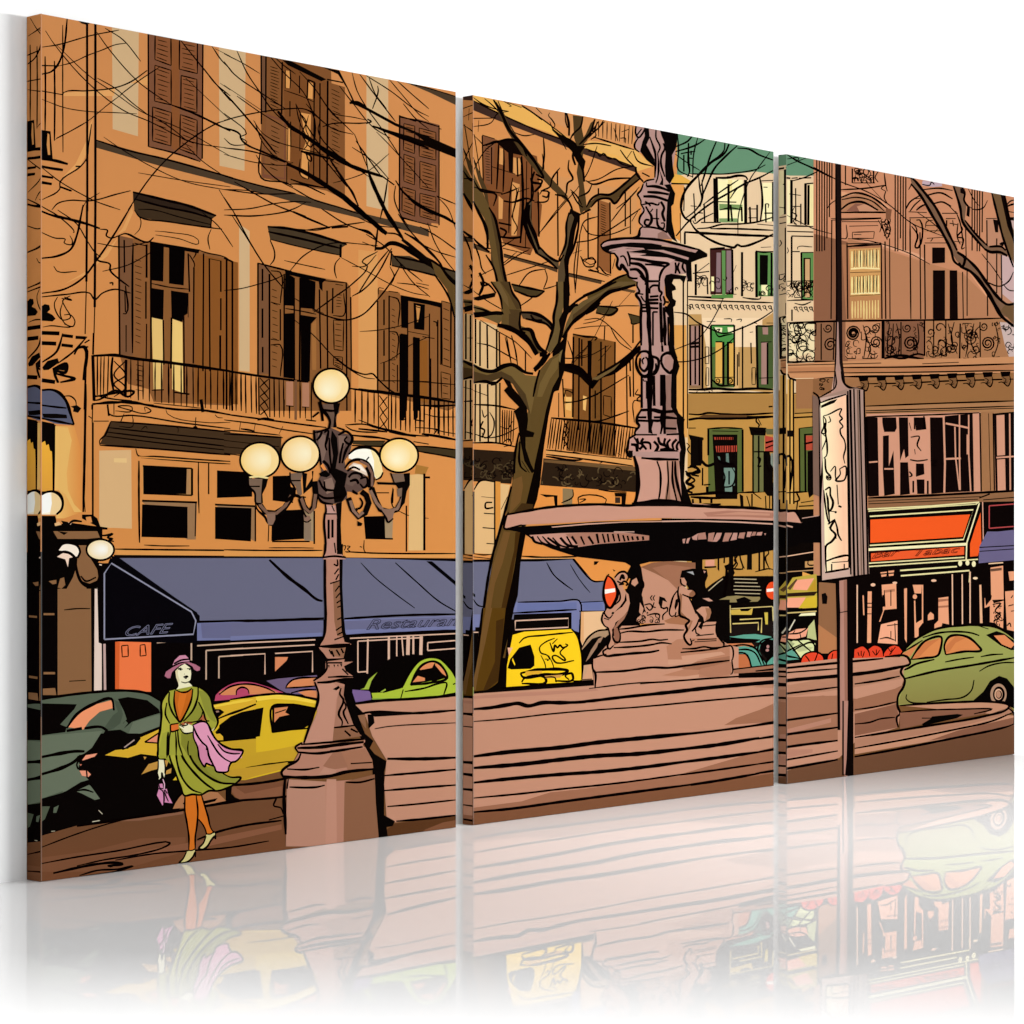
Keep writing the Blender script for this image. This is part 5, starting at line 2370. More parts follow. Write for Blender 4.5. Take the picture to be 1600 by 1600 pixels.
f C49244 905,800 960,720 1060,690 1120,690 1100,740 980,770
f C49244 1100,770 1140,750 1135,790 1095,800
f C49244 920,660 945,665 930,685
f B07850 1140,1070 1200,980 1240,940 1400,930 1500,940 1580,1020 1400,1045
f 0A0605 1380,1010 1500,985 1480,1010 1400,1030
k 3 1230,1030 1260,1010
f C8A030 1480,490 1530,485 1545,530 1490,540
G yellow_car
f 0A0605 1480,470 1600,340 1620,380 1620,520 1550,530
k 3 1140,1080 1180,990 1220,950
o 220 1000 8.8889
f DDB032 1010,900 1600,790 1600,960 1400,1000 1200,1100 1060,1180 1080,1080
f F0CC44 1010,910 1400,830 1580,820 1500,850 1020,935
f 080504 1090,1180 1250,1060 1400,1000 1600,960 1600,1360 1400,1390 1070,1405
k 3 1080,1090 1200,1040 1400,970 1600,890
f 080504 1010,960 1100,960 1160,1000 1070,1080
f 9A7868 1040,985 1080,980 1090,1000 1050,1010
f DDB032 1010,1310 1100,1300 1140,1340 1145,1390 1080,1395
k 3.4 1070,1405 1300,1400 1600,1360
f C9A22C 1060,1420 1600,1370 1600,1600 1400,1600 1150,1510
G lime_car
o 360 850 4.4444
f 080504 950,960 1000,890 1100,800 1250,780 1310,800 1220,960 1200,1000 1060,1020 960,1010
f AABE3A 980,1035 1080,1030 1190,1000 1240,900 1300,820 1380,785 1450,800 1530,870 1565,940 1700,1000 1700,1060 1565,1030 1400,1060 1180,1080 990,1080
f 86A040 980,1070 1180,1070 1160,1085 990,1090
f 080504 1255,980 1290,890 1330,840 1400,820 1470,850 1505,930 1400,950 1300,970
f DA8858 1310,870 1360,825 1420,820 1400,860 1320,875
f DA8858 1430,820 1470,850 1500,920 1470,900 1420,840
f DA8858 1265,960 1300,915 1350,930 1350,950
f 9CB040 930,1000 960,940 1020,890 980,950 960,1010 900,1010
f 9CB040 1040,1025 1075,1005 1080,1015 1055,1028
k 3 1190,1000 1240,900 1300,820 1380,785 1460,800 1530,870 1565,930
k 3 1250,980 1290,890 1340,835 1410,815 1460,840 1505,930 1380,965 1250,980
k 2.4 1210,1025 1350,1000 1440,970 1500,965 1480,1050
k 2.4 1180,1080 1200,1010
k 2.6 1390,960 1440,940 1505,925
k 2.4 1060,1030 1180,1000
k 3 1545,975 1570,965
G tree
o 350 50 5
f 0B0503 770,275 900,300 1000,500 1020,545 1080,570 1120,590 1340,710 1500,780 1600,820 1830,920 1830,990 1600,900 1340,800 1160,740 1180,735 1400,800 1560,850 1480,790 1340,735 1110,610 1050,580 980,555 1000,530 960,440 890,330
k 5 980,555 1040,550 1100,580
k 4 1160,735 1220,755 1400,830 1600,910
k 5 420,620 520,740 600,790 700,860 850,970 1000,1050 1240,1130
k 3 1240,1130 1330,1195
k 6 490,1030 600,1080 750,1170 900,1270 1050,1390 1150,1480 1250,1570
k 6.6 800,1200 900,1260 1050,1390 1180,1500 1270,1580
k 3.4 600,930 720,960 860,1000
k 3 700,860 820,930 950,1000
k 3 830,1000 950,1180 1000,1250 1050,1360
k 2 500,1030 540,1020
k 5 1130,1100 1210,1290 1290,1450 1390,1600
o 560 300 10
f 0B0503 0,0 10,0 10,10
o 560 300 5
k 4.6 360,10 450,90 560,150 680,200 760,250
k 4 200,120 280,250 350,370
k 6 0,140 110,230 220,320
k 3 150,290 140,380 130,460
k 3 0,290 80,310 140,370
k 6 130,440 180,440 250,400 340,420 430,480 540,560 590,590
k 6 340,370 430,440 520,520 600,560 680,650
k 2.6 220,320 300,330 350,370
k 3.4 360,320 460,380 560,470 640,560 660,600
f 0B0503 400,440 580,530 640,570 700,640 830,760 830,820 700,690 600,620
f 5D4524 570,545 640,590 690,660 830,800 830,1060 760,990 740,900 690,760 600,640
k 3 570,530 640,580 720,690 830,770
k 2.6 590,640 660,740 710,830 750,980
k 1.6 480,270 620,350 760,450 830,500
k 1.4 540,240 600,400 680,530 760,630
k 1.6 310,170 400,300 500,410
k 1.4 500,410 600,460 760,510
k 1.2 610,30 700,130 760,290
k 1.6 610,30 700,70 760,95
k 1.8 240,450 150,560 0,790
o 735 140 5
f 4A371F 20,540 70,640 130,780 150,950 130,1100 160,1250 160,1330 200,1480 220,1610 310,1610 260,1450 240,1300 210,1100 170,960 110,830 60,700
f 5F4927 20,640 20,860 110,1010 160,1240 190,1420 220,1610 320,1610 270,1480 250,1300 220,1150 190,1000 140,900
f 4A371F 150,940 190,1000 220,1100 245,1290 270,1450 320,1610 280,1600 230,1400 190,1150
k 4.4 20,870 60,950 110,1050 130,1120 135,1240
k 2.4 20,530 50,600
k 3.6 145,920 190,1000 215,1100 235,1200 250,1350 280,1500 320,1600
k 3 120,1290 180,1390 220,1560 230,1610
k 2.4 20,700 80,790 200,820 180,910
k 2 20,760 110,785 250,810
f 4A371F 200,90 260,180 320,310 420,430 520,560 630,690 760,830 760,880 640,780 520,650 400,500 290,330 220,190
k 4 180,80 240,180 300,310 400,430 500,560 570,680
k 2.4 215,90 250,170
k 3.4 500,560 570,690 510,660
k 3 90,440 200,410 320,390 400,430 440,520
f 4A371F 800,200 880,210 870,300 890,400 870,620 900,840 910,930 860,970 840,880 850,780 830,650 850,500 810,380
k 2.4 880,210 860,290 800,350 780,390
k 4 750,180 770,280 770,360
k 2.4 740,180 745,250 760,300
k 4 800,480 830,540 870,600 890,720
k 2.6 770,550 765,620 800,700 760,730 750,800 740,830
k 4 820,590 800,520 820,440 780,400 700,360 640,310
f 0B0503 640,310 780,400 830,440 900,440 860,500 900,560 880,660 870,600 830,560 790,480 740,430
f 4A371F 980,230 960,300 910,400 870,440 850,420 900,350 940,260
k 3 970,230 940,330 880,400 850,430
k 2 1000,250 960,310 900,370
k 2 975,330 980,360 940,390
k 2 880,430 980,420 1100,440
k 2 1040,240 1000,300 950,330
k 1.6 910,720 1000,700 1150,620 1280,600
k 2.6 900,710 960,740 1100,700 1290,690
k 2.4 840,840 920,800 950,740
f 4F3A20 910,900 990,830 1080,820 1150,770 1260,680 1310,650 1330,680 1240,760 1160,840 1130,890 1080,850 1000,860 950,910 880,980
k 3 905,920 940,860 1000,820 1090,820 1200,740 1300,650
k 3 940,920 1000,860 1090,855 1125,890 1200,800 1330,690
k 4 870,970 940,935
k 4 1290,610 1300,660 1350,720
k 3 1340,650 1400,680
k 2 1170,470 1220,540 1290,610
k 3 660,820 740,840 790,920 800,970
f 0B0503 780,930 860,970 930,930 850,990 820,1100 800,1230 760,1320 760,1480 780,1610 690,1610 700,1350 740,1240 750,1050
f 53422C 755,990 790,970 810,1000 780,1100 760,1220 730,1330 740,1450 720,1610 680,1610 685,1400 730,1250
k 3 770,960 750,1050 745,1200 690,1330
k 3 850,980 840,1090 800,1250 765,1320 770,1600
k 2.4 790,800 850,900 880,920
k 2 780,780 830,830 870,900
f 53422C 440,880 480,870 470,1000 500,1100 540,1230 620,1310 690,1350 690,1410 600,1340 510,1280 450,1150 420,1020
k 6 450,880 420,1000 450,1120 520,1280
k 6 460,900 450,1010 500,1130 540,1250
k 4 520,1280 600,1330 680,1400
k 3.4 540,1230 620,1310 690,1340 730,1290
k 4 480,860 440,900
k 3 470,690 490,800 480,870
k 4 500,640 480,720 550,740 500,800
k 2 440,850 430,920
k 1.8 570,380 575,500 560,640
k 2 690,620 640,690 620,760 560,790 540,820
k 3 550,790 610,800 600,840 560,830
k 2 500,880 600,870 620,800
k 4 520,700 560,710 540,760
f 53401F 910,1600 1000,1560 1150,1470 1220,1440 1300,1460 1290,1530 1150,1550 1010,1600 920,1660
k 3.4 880,1610 1000,1560 1150,1470 1230,1440
k 3.4 1020,1600 1150,1550 1290,1530
k 5 70,1430 100,1500 90,1560 70,1600
k 3.4 100,1500 150,1530 200,1590
k 2 20,1180 70,1310 90,1400 120,1440
k 4 20,1160 70,1210 150,1270
o 735 440 5
f 5F4927 165,0 310,0 330,70 390,180 390,235 250,230 240,130
f 4A371F 230,0 310,0 330,70 390,180 370,235 300,100
f 6A5330 185,0 225,0 290,120 300,200 260,150
k 3 160,0 230,110 250,225
k 3 300,0 330,90 385,170 395,235
f 64502E 20,180 90,200 180,240 260,250 240,310 220,330 130,290 40,260
k 7 30,270 90,260 200,245 260,250
k 5 140,240 20,250
k 3 20,200 100,220 180,250
f 0B0503 20,140 100,100 200,90 190,120 60,150
k 3 20,130 90,115 190,90
k 3 80,60 70,130
k 4 80,0 90,30 150,20
f 5F4927 250,235 390,240 380,340 460,370 500,440 560,540 520,570 440,450 380,400 300,370 220,360 240,330
f 5F4927 240,215 395,215 395,262 245,262
f 4A371F 300,215 395,222 395,262 320,262
f 0B0503 200,240 250,232 262,256 210,262
f 4A371F 300,250 390,260 380,350 500,480 540,560 470,480 360,370 300,350
k 9 210,340 260,350 340,380 440,450 520,570
k 4 390,240 385,340 400,390 430,400
k 7 400,370 470,380 500,450 540,520 600,560
f 8A6B3A 440,300 560,330 620,350 520,310 460,290
f 4A3A28 390,240 470,250 570,280 640,340 640,390 600,340 480,300 410,290
k 5 390,240 480,245 570,280 640,350 640,380
k 4 430,290 520,310 590,330 640,380
k 4 470,260 500,300 560,300
f 64502E 680,0 730,0 725,200 700,330 720,360 690,480 620,560 590,530 640,420 660,240
k 3.4 675,0 675,150 650,270 650,340 620,450 590,540
k 9 755,0 755,120 740,250
f 0B0503 725,0 770,0 770,190 830,160 760,260 740,330 720,420 690,520 620,570 680,480 700,370 690,300 725,230
f 64502E 720,420 750,320 800,210 880,150 1010,90 1100,30 1160,0 1300,0 1290,20 1150,60 1080,80 960,180 860,260 790,340 740,420
f 4A371F 800,260 900,180 1010,110 1090,50 1190,30 1150,60 1080,80 960,180 860,260 790,340
k 3.4 780,190 880,120 1010,60 1140,0
k 5 720,440 800,320 900,240 980,170 1080,85 1170,60 1290,25
k 5 770,240 810,190 840,180
k 7 900,250 950,220 1010,160
f 0B0503 640,560 760,400 740,560 740,640 800,640 860,690 920,740 960,800 950,840 900,790 840,730 730,700 690,850 650,860
k 9 740,660 820,670 900,730 960,820
f 74603A 690,560 720,530 710,570 690,700 690,760 640,830 590,970 540,1300 490,1590 340,1590 370,1300 440,1090 500,880 540,690
g 5F4927 5A4522 0,440 0,760 | 690,560 690,760 640,830 600,980 560,1200 490,1610 330,1610 360,1300 440,1050 480,900 500,800 540,690 620,600
f 6E572F 640,610 690,580 680,680 620,760 560,900 520,900 540,800
f 6E572F 20,640 120,690 230,690 320,650 430,730 530,740 500,890 470,1040 420,950 330,800 250,740 120,790 20,790
f 4A371F 20,700 130,730 240,700 320,740 430,880 470,1040 420,960 330,800 240,750 130,795 20,790
k 5.4 20,650 90,690 180,700 260,660 330,650 430,710 490,720
k 4.4 20,790 120,780 180,800 250,750
f 0B0503 160,780 200,780 190,810 160,815
f 0B0503 250,750 310,780 330,830 390,900 440,980 450,1080 440,1160 500,1180 490,1215 430,1215 430,1300 470,1420 500,1480 480,1500 420,1400 390,1250 370,1100 340,1010 380,980 300,900 260,850 290,820
k 9 540,570 580,570 540,650 500,690
k 6 620,560 560,640 500,700
k 3.4 540,690 510,800 490,900
k 1.6 640,550 700,560
f 0B0503 690,620 740,680 700,800 650,870 610,1050 570,1320 540,1610 480,1610 500,1430 540,1250 590,1000 640,830 690,740
k 3 380,1180 350,1330 340,1480 330,1610
k 1.6 400,1400 470,1510
k 3 385,1250 390,1440 440,1490
k 9 940,830 1000,750 1130,690 1230,610 1330,510
f 6A5330 940,760 990,740 1100,680 1200,600 1120,690 990,770
k 3 950,800 940,740 930,690 920,720
k 3 990,730 1130,650 1250,560 1330,460
o 735 700 5
g 5F4927 573B12 0,300 0,1600 | 340,200 400,180 490,200 520,230 490,470 420,640 410,700 390,900 350,1160 300,1420 270,1640 60,1640 100,1300 140,1080 190,790 270,560
f 40290F 350,660 420,640 390,760 350,860 310,1100 270,1300 250,1600 200,1640 230,1300 290,1010 340,800
f 6E4E28 260,650 310,660 250,900 190,1060 150,1300 120,1620 80,1620 110,1260 180,900
f 0A0503 490,200 550,230 520,400 490,480 490,470 410,640 430,680 390,900 370,1150 290,1420 250,1640 230,1640 240,1420 300,1150 340,950 380,700 430,450
f 6E4E28 330,250 400,220 410,300 390,420 300,520 320,370
f 3E2A14 400,430 490,440 480,490 340,500
k 3.4 320,300 290,420 230,640 170,850 130,1060 100,1300 70,1640
k 2 255,600 260,560 300,500
o 735 950 5
f 573B12 90,0 275,0 235,500 210,590 130,640 20,652 20,520
f 6E4E28 120,0 170,0 120,250 60,520 40,640 20,640 20,530
f 40290F 200,100 262,80 225,560 130,640 100,640 190,420
f 0A0503 275,0 340,0 300,200 250,400 245,640 20,682 20,652 150,638 215,580
k 3.4 95,0 60,300 20,540
G fountain
o 735 950 5
f C08C72 20,670 970,605 1600,560 2380,540 2380,1620 20,1620
f C08C72 950,420 1020,340 1140,200 1180,140 1520,130 1720,200 1720,560 970,610
f B4806A 20,690 300,665 600,650 980,630 1000,645 600,680 20,710
o 0 0 1
f 9C6A50 1062,1210 1130,1190 1190,1172 1240,1160 1240,1300 1062,1300
f 7E5238 1060,1229 1195,1210 1240,1203 1240,1310 1070,1320
k 5 1060,1171 1120,1164 1186,1153
k 4.4 1060,1191.5 1120,1184 1186,1175
k 2.8 1060,1211 1120,1203 1186,1193.5
k 3.6 1060,1229 1120,1220 1186,1208.5
G fountain/stepped_base
o 920 860 7.2727
f C08C72 40,1240 150,1190 230,1050 350,880 850,830 1450,810 1450,980 1600,1080 1700,1100 1700,1480 60,1560
f B07A5E 880,1090 1000,1010 1100,1000 1450,990 1600,1090 1600,1240 1230,1240 900,1260
f C69478 900,1240 1230,1240 1220,1300 900,1300
f 9C6A50 1230,1260 1600,1200 1600,1400 1250,1400 1050,1340
f B07A5E 830,1420 1080,1350 1260,1360 1600,1400 1600,1440 1250,1440
f C69478 1050,1200 1500,1150 1550,1180 1250,1240 1060,1240
f C69478 900,1460 1250,1410 1250,1450 900,1470
k 2.6 340,895 450,885 650,850 860,835
k 2.6 360,940 450,920 650,925 830,905 1080,905
k 2.4 340,1045 600,1030 720,1010 800,1020 900,1010
k 2.6 280,1105 500,1095 720,1070 820,1050 940,1062
k 3.4 215,1110 160,1150 180,1195 300,1190 500,1170 700,1155 800,1135
k 2.4 1060,1118 1200,1115 1310,1095 1400,1110 1600,1085
k 2.4 1040,1160 1200,1145 1350,1130 1460,1120
k 2.4 1280,860 1450,845
k 2.4 1220,970 1420,950
k 2.2 1230,1015 1450,1005
k 2 1200,1040 1450,1025
k 2 1170,1030 1200,1015
k 3 1450,820 1450,940 1500,1020 1545,1070
k 3 60,1385 400,1370 720,1330 900,1335 1100,1310 1600,1250
k 1.8 0,1570 500,1510 900,1490 1600,1440
k 3.4 40,1230 45,1350 70,1390 70,1560
k 3 40,1230 120,1200 200,1180
o 1000 850 5.3333
k 2.4 700,800 700,850 760,850 770,960 760,970
k 2.6 765,970 765,1080 750,1085
f A8745A 500,1040 760,980 760,1080 600,1120 480,1080
k 2.4 560,860 640,870 700,850
G fountain/basin_wall
f C08C72 0,1240 1110,1120 1620,1060 1620,1130 1110,1150 0,1260
f 9C6A50 700,1510 800,1450 1000,1380 1110,1330 1400,1260 1620,1270 1620,1600 1200,1600 1150,1480
f B07E64 940,1190 1110,1150 1600,1090 1620,1120 1400,1180 1100,1200
k 2.2 0,1165 500,1125 1110,1085 1620,1045
k 5 0,1260 300,1230 600,1195 1110,1150 1620,1100
k 2.2 0,1360 500,1310 1110,1255 1620,1200
k 3 0,1620 600,1560 1110,1490 1620,1410
k 3 770,1045 940,1030 1110,1005
f 9C6A50 780,1050 1110,1010 1620,990 1620,1010 1110,1060 780,1080
k 3 1110,1010 1300,1005 1620,985
o 735 950 5
k 5 20,790 150,780 300,755 370,745 450,765 560,740 700,740 900,735
k 4 750,740 900,730 1200,695 1600,655
k 2 20,887 300,865 600,830 1000,795 1300,775 1600,745
k 5.4 20,1160 300,1125 700,1090 1000,1050 1300,1020 1720,980
k 5.4 20,1250 400,1220 700,1185 1000,1155 1300,1140 1720,1095
k 4.6 20,1365 300,1335 700,1300 1000,1280 1300,1250 1720,1195
k 2.6 20,1485 400,1450 700,1415 1000,1385 1300,1350 1720,1290
f 9C6A50 620,1440 900,1410 1200,1370 1720,1300 1720,1620 20,1620 20,1560 400,1510
f 7E5238 20,1600 300,1570 700,1520 1000,1480 1300,1440 1720,1370 1720,1800 20,1800
k 3.6 20,1595 300,1570 700,1515 1000,1475 1300,1435 1720,1380
o 1180 1000 3.8095
f C08C72 110,152 490,110 910,100 920,140 880,180 885,230 850,330 845,400 860,440 850,520 600,600 500,700 110,830
f 9C6A50 190,360 400,330 600,350 830,290 890,260 850,340 840,380 190,500
f B07E64 190,270 490,215 860,180 870,230 600,280 190,340
f A27056 112,385 130,300 190,340 490,330 490,600 190,640 112,620
f 8A5C46 590,440 840,380 850,440 850,520 590,570
f B4806A 190,530 450,465 450,490 190,560
f B4806A 112,640 190,650 340,650 340,670 190,700 112,715
k 3 0,185 500,135 760,110
k 2 0,210 300,185 500,170
k 4.6 0,265 200,240 480,215 700,190 915,150
k 2.6 0,335 190,318 490,280
k 2.6 590,262 740,240 860,215
k 3 0,505 200,475 490,435
k 2.2 590,415 700,400 850,365
k 3.4 0,590 200,560 490,520
k 2.2 590,500 680,490 740,470 830,460
k 3.4 0,670 200,635 490,598
k 2.4 0,740 190,712 490,660
k 3.4 0,795 190,765 490,712
k 3 770,100 900,98 920,140 880,160 865,190 890,240 880,280 850,330 845,390 860,440 840,460 850,520
f 6E4A34 108,800 300,745 490,712 590,695 900,640 1200,580 1400,540 1560,495 1600,480 1600,1000 108,1000
k 3.4 108,780 190,765 490,712
f C48E70 860,390 1200,370 1400,365 1500,380 1510,400 1400,440 1000,520 590,590 590,680 1000,610 1350,550 1540,500 1540,450
f 8A5C46 860,430 1200,410 1410,410 1360,440 1000,500 860,530
f 080504 990,500 1040,470 1050,455 1200,440 1235,445 1200,465 1000,510
f B07E64 590,590 1000,520 1400,445 1510,400 1540,430 1200,520 590,640
f 8A5C46 1030,600 1200,540 1540,460 1540,510 1300,560
k 3 860,390 1200,370 1430,370 1510,390 1500,410 1400,445 1000,515 590,580
k 2 860,430 1000,418 1200,412 1410,412 1300,440
k 2.4 590,645 900,590 1200,530 1400,485 1535,430
k 3 590,695 900,640 1200,580 1400,540 1500,515 1540,500
k 3 1500,400 1540,440 1540,500
k 2 990,465 1060,465
G fountain/pedestal
o 920 860 7.2727
f BE8A70 590,200 900,130 1210,150 1200,300 1050,420 1000,800 850,830 540,830
f 8A5C42 590,190 720,140 900,120 1210,140 1210,330 1080,420 1000,440 900,340 750,260
f 9C6A50 720,200 900,160 1210,200 1200,300 1000,440 900,340
k 2.4 540,830 620,770
f A26C4C 850,800 1000,740 1130,790 1100,850 900,830
k 2 720,510 700,540 720,570
k 2 750,510 730,540 745,570
k 2.4 630,620 700,610 720,650 690,680 650,640
k 2.4 740,590 730,640 760,650
f 0A0605 790,600 800,520 860,540 890,590 840,570 830,640 810,640
k 3 810,640 850,660 890,650 890,700
k 2.4 660,740 740,720 800,730 790,800
k 2.4 890,690 840,740 840,790
k 2 640,680 620,700
s - 14 500,740 660,680 660,830 520,830
k 3 520,790 560,840
s - 8 660,690 800,700 800,820 660,820
G fountain/cherub
f 0A0605 430,440 470,330 470,200 560,120 595,200 625,400 600,500 640,690 560,760 450,740
f 0A0605 410,440 480,430 560,460 610,530 620,680 570,750 420,800 330,880 290,860 420,720 460,600
f BE8A70 290,310 350,250 420,250 440,300 400,350 380,400 400,450 450,500 465,600 440,690 380,760 300,820 290,860 260,900 270,980 290,1040 240,1110 215,1110 240,1030 230,900 180,860 145,800 165,700 200,660 260,660 330,560 350,480 310,400
f 8E5E48 280,880 330,880 350,980 330,1060 280,1080 290,1020
f 9A6A52 270,900 340,790 440,700 400,780 320,870
k 3 290,310 350,250 410,245 450,300 430,350
k 4 350,340 380,280 400,320 360,300
k 3.4 320,350 370,370 400,350 440,380 420,400
k 4 340,390 400,380
f 0A0605 430,260 480,170 560,140 580,200 540,280 500,310 460,320
k 5 540,260 560,320 610,360 610,420 570,440
f C08C72 490,340 540,310 560,370 520,410 480,380
f 0A0605 420,480 430,570 380,640 290,700 350,640 400,570
k 2.6 320,420 350,480 350,560 290,620
k 2.4 200,660 175,710 230,770 270,730
k 3 165,700 145,790 180,860 220,880
k 2 170,770 230,790
k 3 220,880 240,1000 210,1090 230,1120 280,1080
k 2.6 280,890 270,980 300,1040 340,1040 355,960 330,880
f 0A0605 260,700 290,700 280,725 255,725
k 2.4 580,560 620,640 630,690
G fountain/cherub
f C08C72 580,590 620,660 600,740 570,700
f 0A0605 1040,280 1070,230 1180,210 1340,220 1350,280 1320,350 1320,440 1420,520 1480,620 1420,700 1380,790 1300,830 1280,900 1240,870 1290,790 1280,740 1230,700 1220,640 1180,600 1140,440
f BE8A70 1030,320 1080,310 1110,360 1100,410 1060,390
f BE8A70 1020,420 1060,400 1120,440 1200,450 1220,500 1190,530 1140,540 1180,620 1210,700 1250,770 1230,850 1160,950 1170,1060 1140,1070 1090,1020 1080,960 1110,900 1100,850 1140,800 1110,770 1040,750 1030,600 1010,480
f 8E5E42 1030,480 1060,510 1050,700 1110,760 1060,760 1030,740
f 8E5E42 1140,490 1180,450 1220,490 1200,530 1140,540
f 9A6A4C 1110,900 1150,830 1140,790 1180,800 1150,880 1110,960
f C08C72 1220,680 1280,640 1360,640 1390,700 1370,770 1310,810 1300,760 1270,730
f 9A6A4C 1320,650 1380,660 1390,710 1360,780 1320,800 1340,730
k 3 1020,410 1010,480 1030,600 1035,740 1100,770 1140,800 1100,850 1115,900 1080,970 1100,1030 1150,1075 1165,1060 1150,1000
k 3 1060,500 1110,520 1180,540 1220,500 1190,450 1120,440
k 3 1250,780 1220,860 1170,920
k 3 1140,540 1180,620 1220,720
f 0A0605 1035,310 1055,230 1180,205 1340,215 1352,290 1322,360 1322,440 1240,430 1150,440 1122,395 1112,345 1085,305
f A0A0A0 1110,245 1180,238 1195,275 1150,258
k 3 1040,320 1050,380 1100,410
f C0907C 1290,545 1360,540 1410,575 1360,580
k 2.4 1010,450 960,520 930,620 915,720 940,750 970,740
f 0A0605 985,560 1020,540 1010,620 980,680 970,640
k 2.4 990,700 980,750 1020,740
k 2.6 1210,890 1220,940 1260,960
f A0A0A0 1110,245 1180,240 1195,280 1150,260
f C09080 1300,230 1330,240 1310,260
f 0A0605 1440,560 1600,560 1600,1010 1500,1020 1450,930
G no_entry_sign
f E85428 165,480 175,380 210,290 260,330 310,420 320,500 280,600 240,650 200,620
f FAF0E4 175,445 295,430 298,470 178,495
k 3.4 210,285 180,360 165,480 175,560 215,640 240,655 290,590 320,500 310,410 260,320 210,285
k 2.4 210,285 230,270
G fountain/bowl
o 735 700 5
f 080505 300,620 640,600 1000,575 1700,560 2560,600 2560,760 2200,830 1900,870 1300,890 1250,900 830,850 640,790 500,730 450,690 400,660 260,635
f C4907A 290,520 600,470 1000,445 1240,450 1400,440 1720,430 2500,500 2580,560 2600,600 2520,600 2400,575 1720,545 1400,548 1000,570 700,585 380,600 265,630
f D0A088 630,615 900,590 1200,575 1600,570 1600,576 1200,582 900,600 640,622
f C08C7A 460,680 700,665 900,660 1200,660 1395,685 1395,720 1200,735 1000,750 800,780 700,780 520,735
f A67460 740,670 900,660 1200,665 1395,685 1395,720 1000,748 850,770
k 3.4 285,520 450,490 600,465 1000,440 1240,450 1400,435 1600,430
k 3 285,525 265,580 265,630 400,600
k 5 480,690 500,730 560,750
k 3 520,690 560,740 640,765
k 3 560,690 620,750 690,775
k 4 600,700 680,760 700,780
k 3 640,700 700,760 770,778
k 5 700,700 760,760 840,770
k 4 750,690 790,760
k 5 790,690 830,750
k 4 860,690 890,755
k 5 920,690 960,750
k 5 985,670 1000,745
k 4 1030,670 1050,740
k 4 1070,670 1080,735
k 4 1110,670 1125,730
k 4 1150,670 1165,730
k 4 1190,680 1205,730
k 4 1225,685 1235,725
k 4 1260,690 1270,720
k 5 1300,690 1310,720
k 5 1345,690 1350,720
f 080505 1110,640 1400,620 1400,680 1280,670
c C8A090 1.4 1120,655 1280,655
f 080505 1150,860 1720,860 1720,880 1400,890 1320,910 1320,980 1260,1000 1250,920
G fountain/bowl
o 1040 640 6.1538
f C4907A -40,925 300,930 700,955 1035,975 1165,985 1240,985 1290,1060 1300,1085 1100,1060 700,1050 300,1050 -40,1040
f A87460 360,990 600,970 1035,990 1130,1010 1150,1050 700,1030 400,1030
f BE8A72 450,1010 700,985 1000,1000 1000,1020 700,1010
f 080505 -40,1045 300,1050 700,1055 1100,1070 1300,1090 1440,1020 1500,1020 1500,1280 1100,1280 780,1340 600,1370 400,1375 280,1460 -40,1450
c C89C88 2.2 -40,1075 300,1070 700,1082 1030,1100
c B8907C 2.4 1090,1095 1220,1130
k 4 -40,905 200,920 500,935 800,945 1035,965
k 3 1165,985 1245,980 1290,1050 1305,1085
k 2 1100,985 1145,1030
c B89080 1.4 1310,1045 1470,1020
f B8887A 160,1245 190,1240 180,1285 165,1285
f B8887A 205,1240 235,1230 215,1285 195,1285
f B8887A 250,1225 310,1190 300,1255 260,1250
f A87868 310,1190 380,1180 390,1245 310,1250
f A87868 410,1190 470,1180 450,1270 405,1265
f B8887A 490,1185 540,1185 520,1240 490,1270 450,1270
f A87868 570,1185 640,1185 610,1240 600,1265 545,1270
f B8887A 650,1185 690,1185 680,1250 620,1260
f A87868 710,1185 765,1180 750,1240 695,1235
f B8887A 785,1175 830,1175 810,1225 775,1225
f A87868 840,1175 870,1175 860,1210 820,1215
f B8887A 880,1180 930,1175 920,1210 870,1210
f B8887A 945,1190 965,1190 955,1210
f 080505 330,1290 340,1300 340,1310
G fountain/statue_legs
o 930 190 8
f B08A80 520,50 1030,130 1000,400 950,700 950,1460 560,1460 600,760 740,700 740,520 540,370 490,300
f 0A0605 610,70 670,80 680,200 640,290 700,400 740,470 740,560 640,480 560,370 590,250 620,180
f 0A0605 810,110 1040,140 1010,330 960,420 970,560 990,680 930,780 880,720 870,560 880,400 860,250 830,180
k 3 510,50 505,150 540,200 590,150 620,90
k 3 540,200 490,290 500,340 550,380
k 3 520,170 580,90
k 2.6 760,100 760,200 810,320 780,400
k 3 680,190 720,300 750,400 745,700
k 3 630,290 640,350 700,440 740,480
k 3 850,270 870,330 830,420 820,520 870,690
k 2.6 780,400 790,500 780,700 750,780
f 0A0605 800,590 850,720 850,800 800,790 830,730
G fountain/column_capital
f B08A80 600,770 660,730 740,730 760,780 860,800 920,850 930,960 890,1000 890,1380 950,1450 540,1450 560,1330 600,1280 550,1260 560,1190 610,1110 570,1040 560,960 530,910 570,860
f 8E6A5E 780,1400 850,1360 920,1440 950,1470 780,1470
f 0A0605 860,790 940,780 1000,900 980,1030 950,1060 960,1250 1000,1450 1030,1510 960,1470 900,1380 880,1370 900,1000 930,880
k 5 640,810 750,810 860,840 930,870
k 5 650,880 800,890 920,910
k 5 600,935 750,940 910,990
k 3 600,770 640,740 740,720
k 3 640,760 640,810
k 3 600,780 570,860 530,910 550,950 570,990 570,1030
k 3 580,1040 700,1020 790,1040 800,1010
k 3 570,1030 610,1110 560,1190 550,1260 600,1310
k 4 620,1000 680,1040 690,1060
k 4 630,1060 670,1130 700,1180 700,1250 660,1300 620,1280 630,1230 680,1230
k 3 690,1130 720,1090
k 3 770,1090 770,1210 790,1310 850,1340 860,1270 820,1270
k 5 820,1000 860,1080 840,1150 870,1250
k 3 600,1320 700,1320 850,1360 900,1390
k 3 700,1210 800,1215
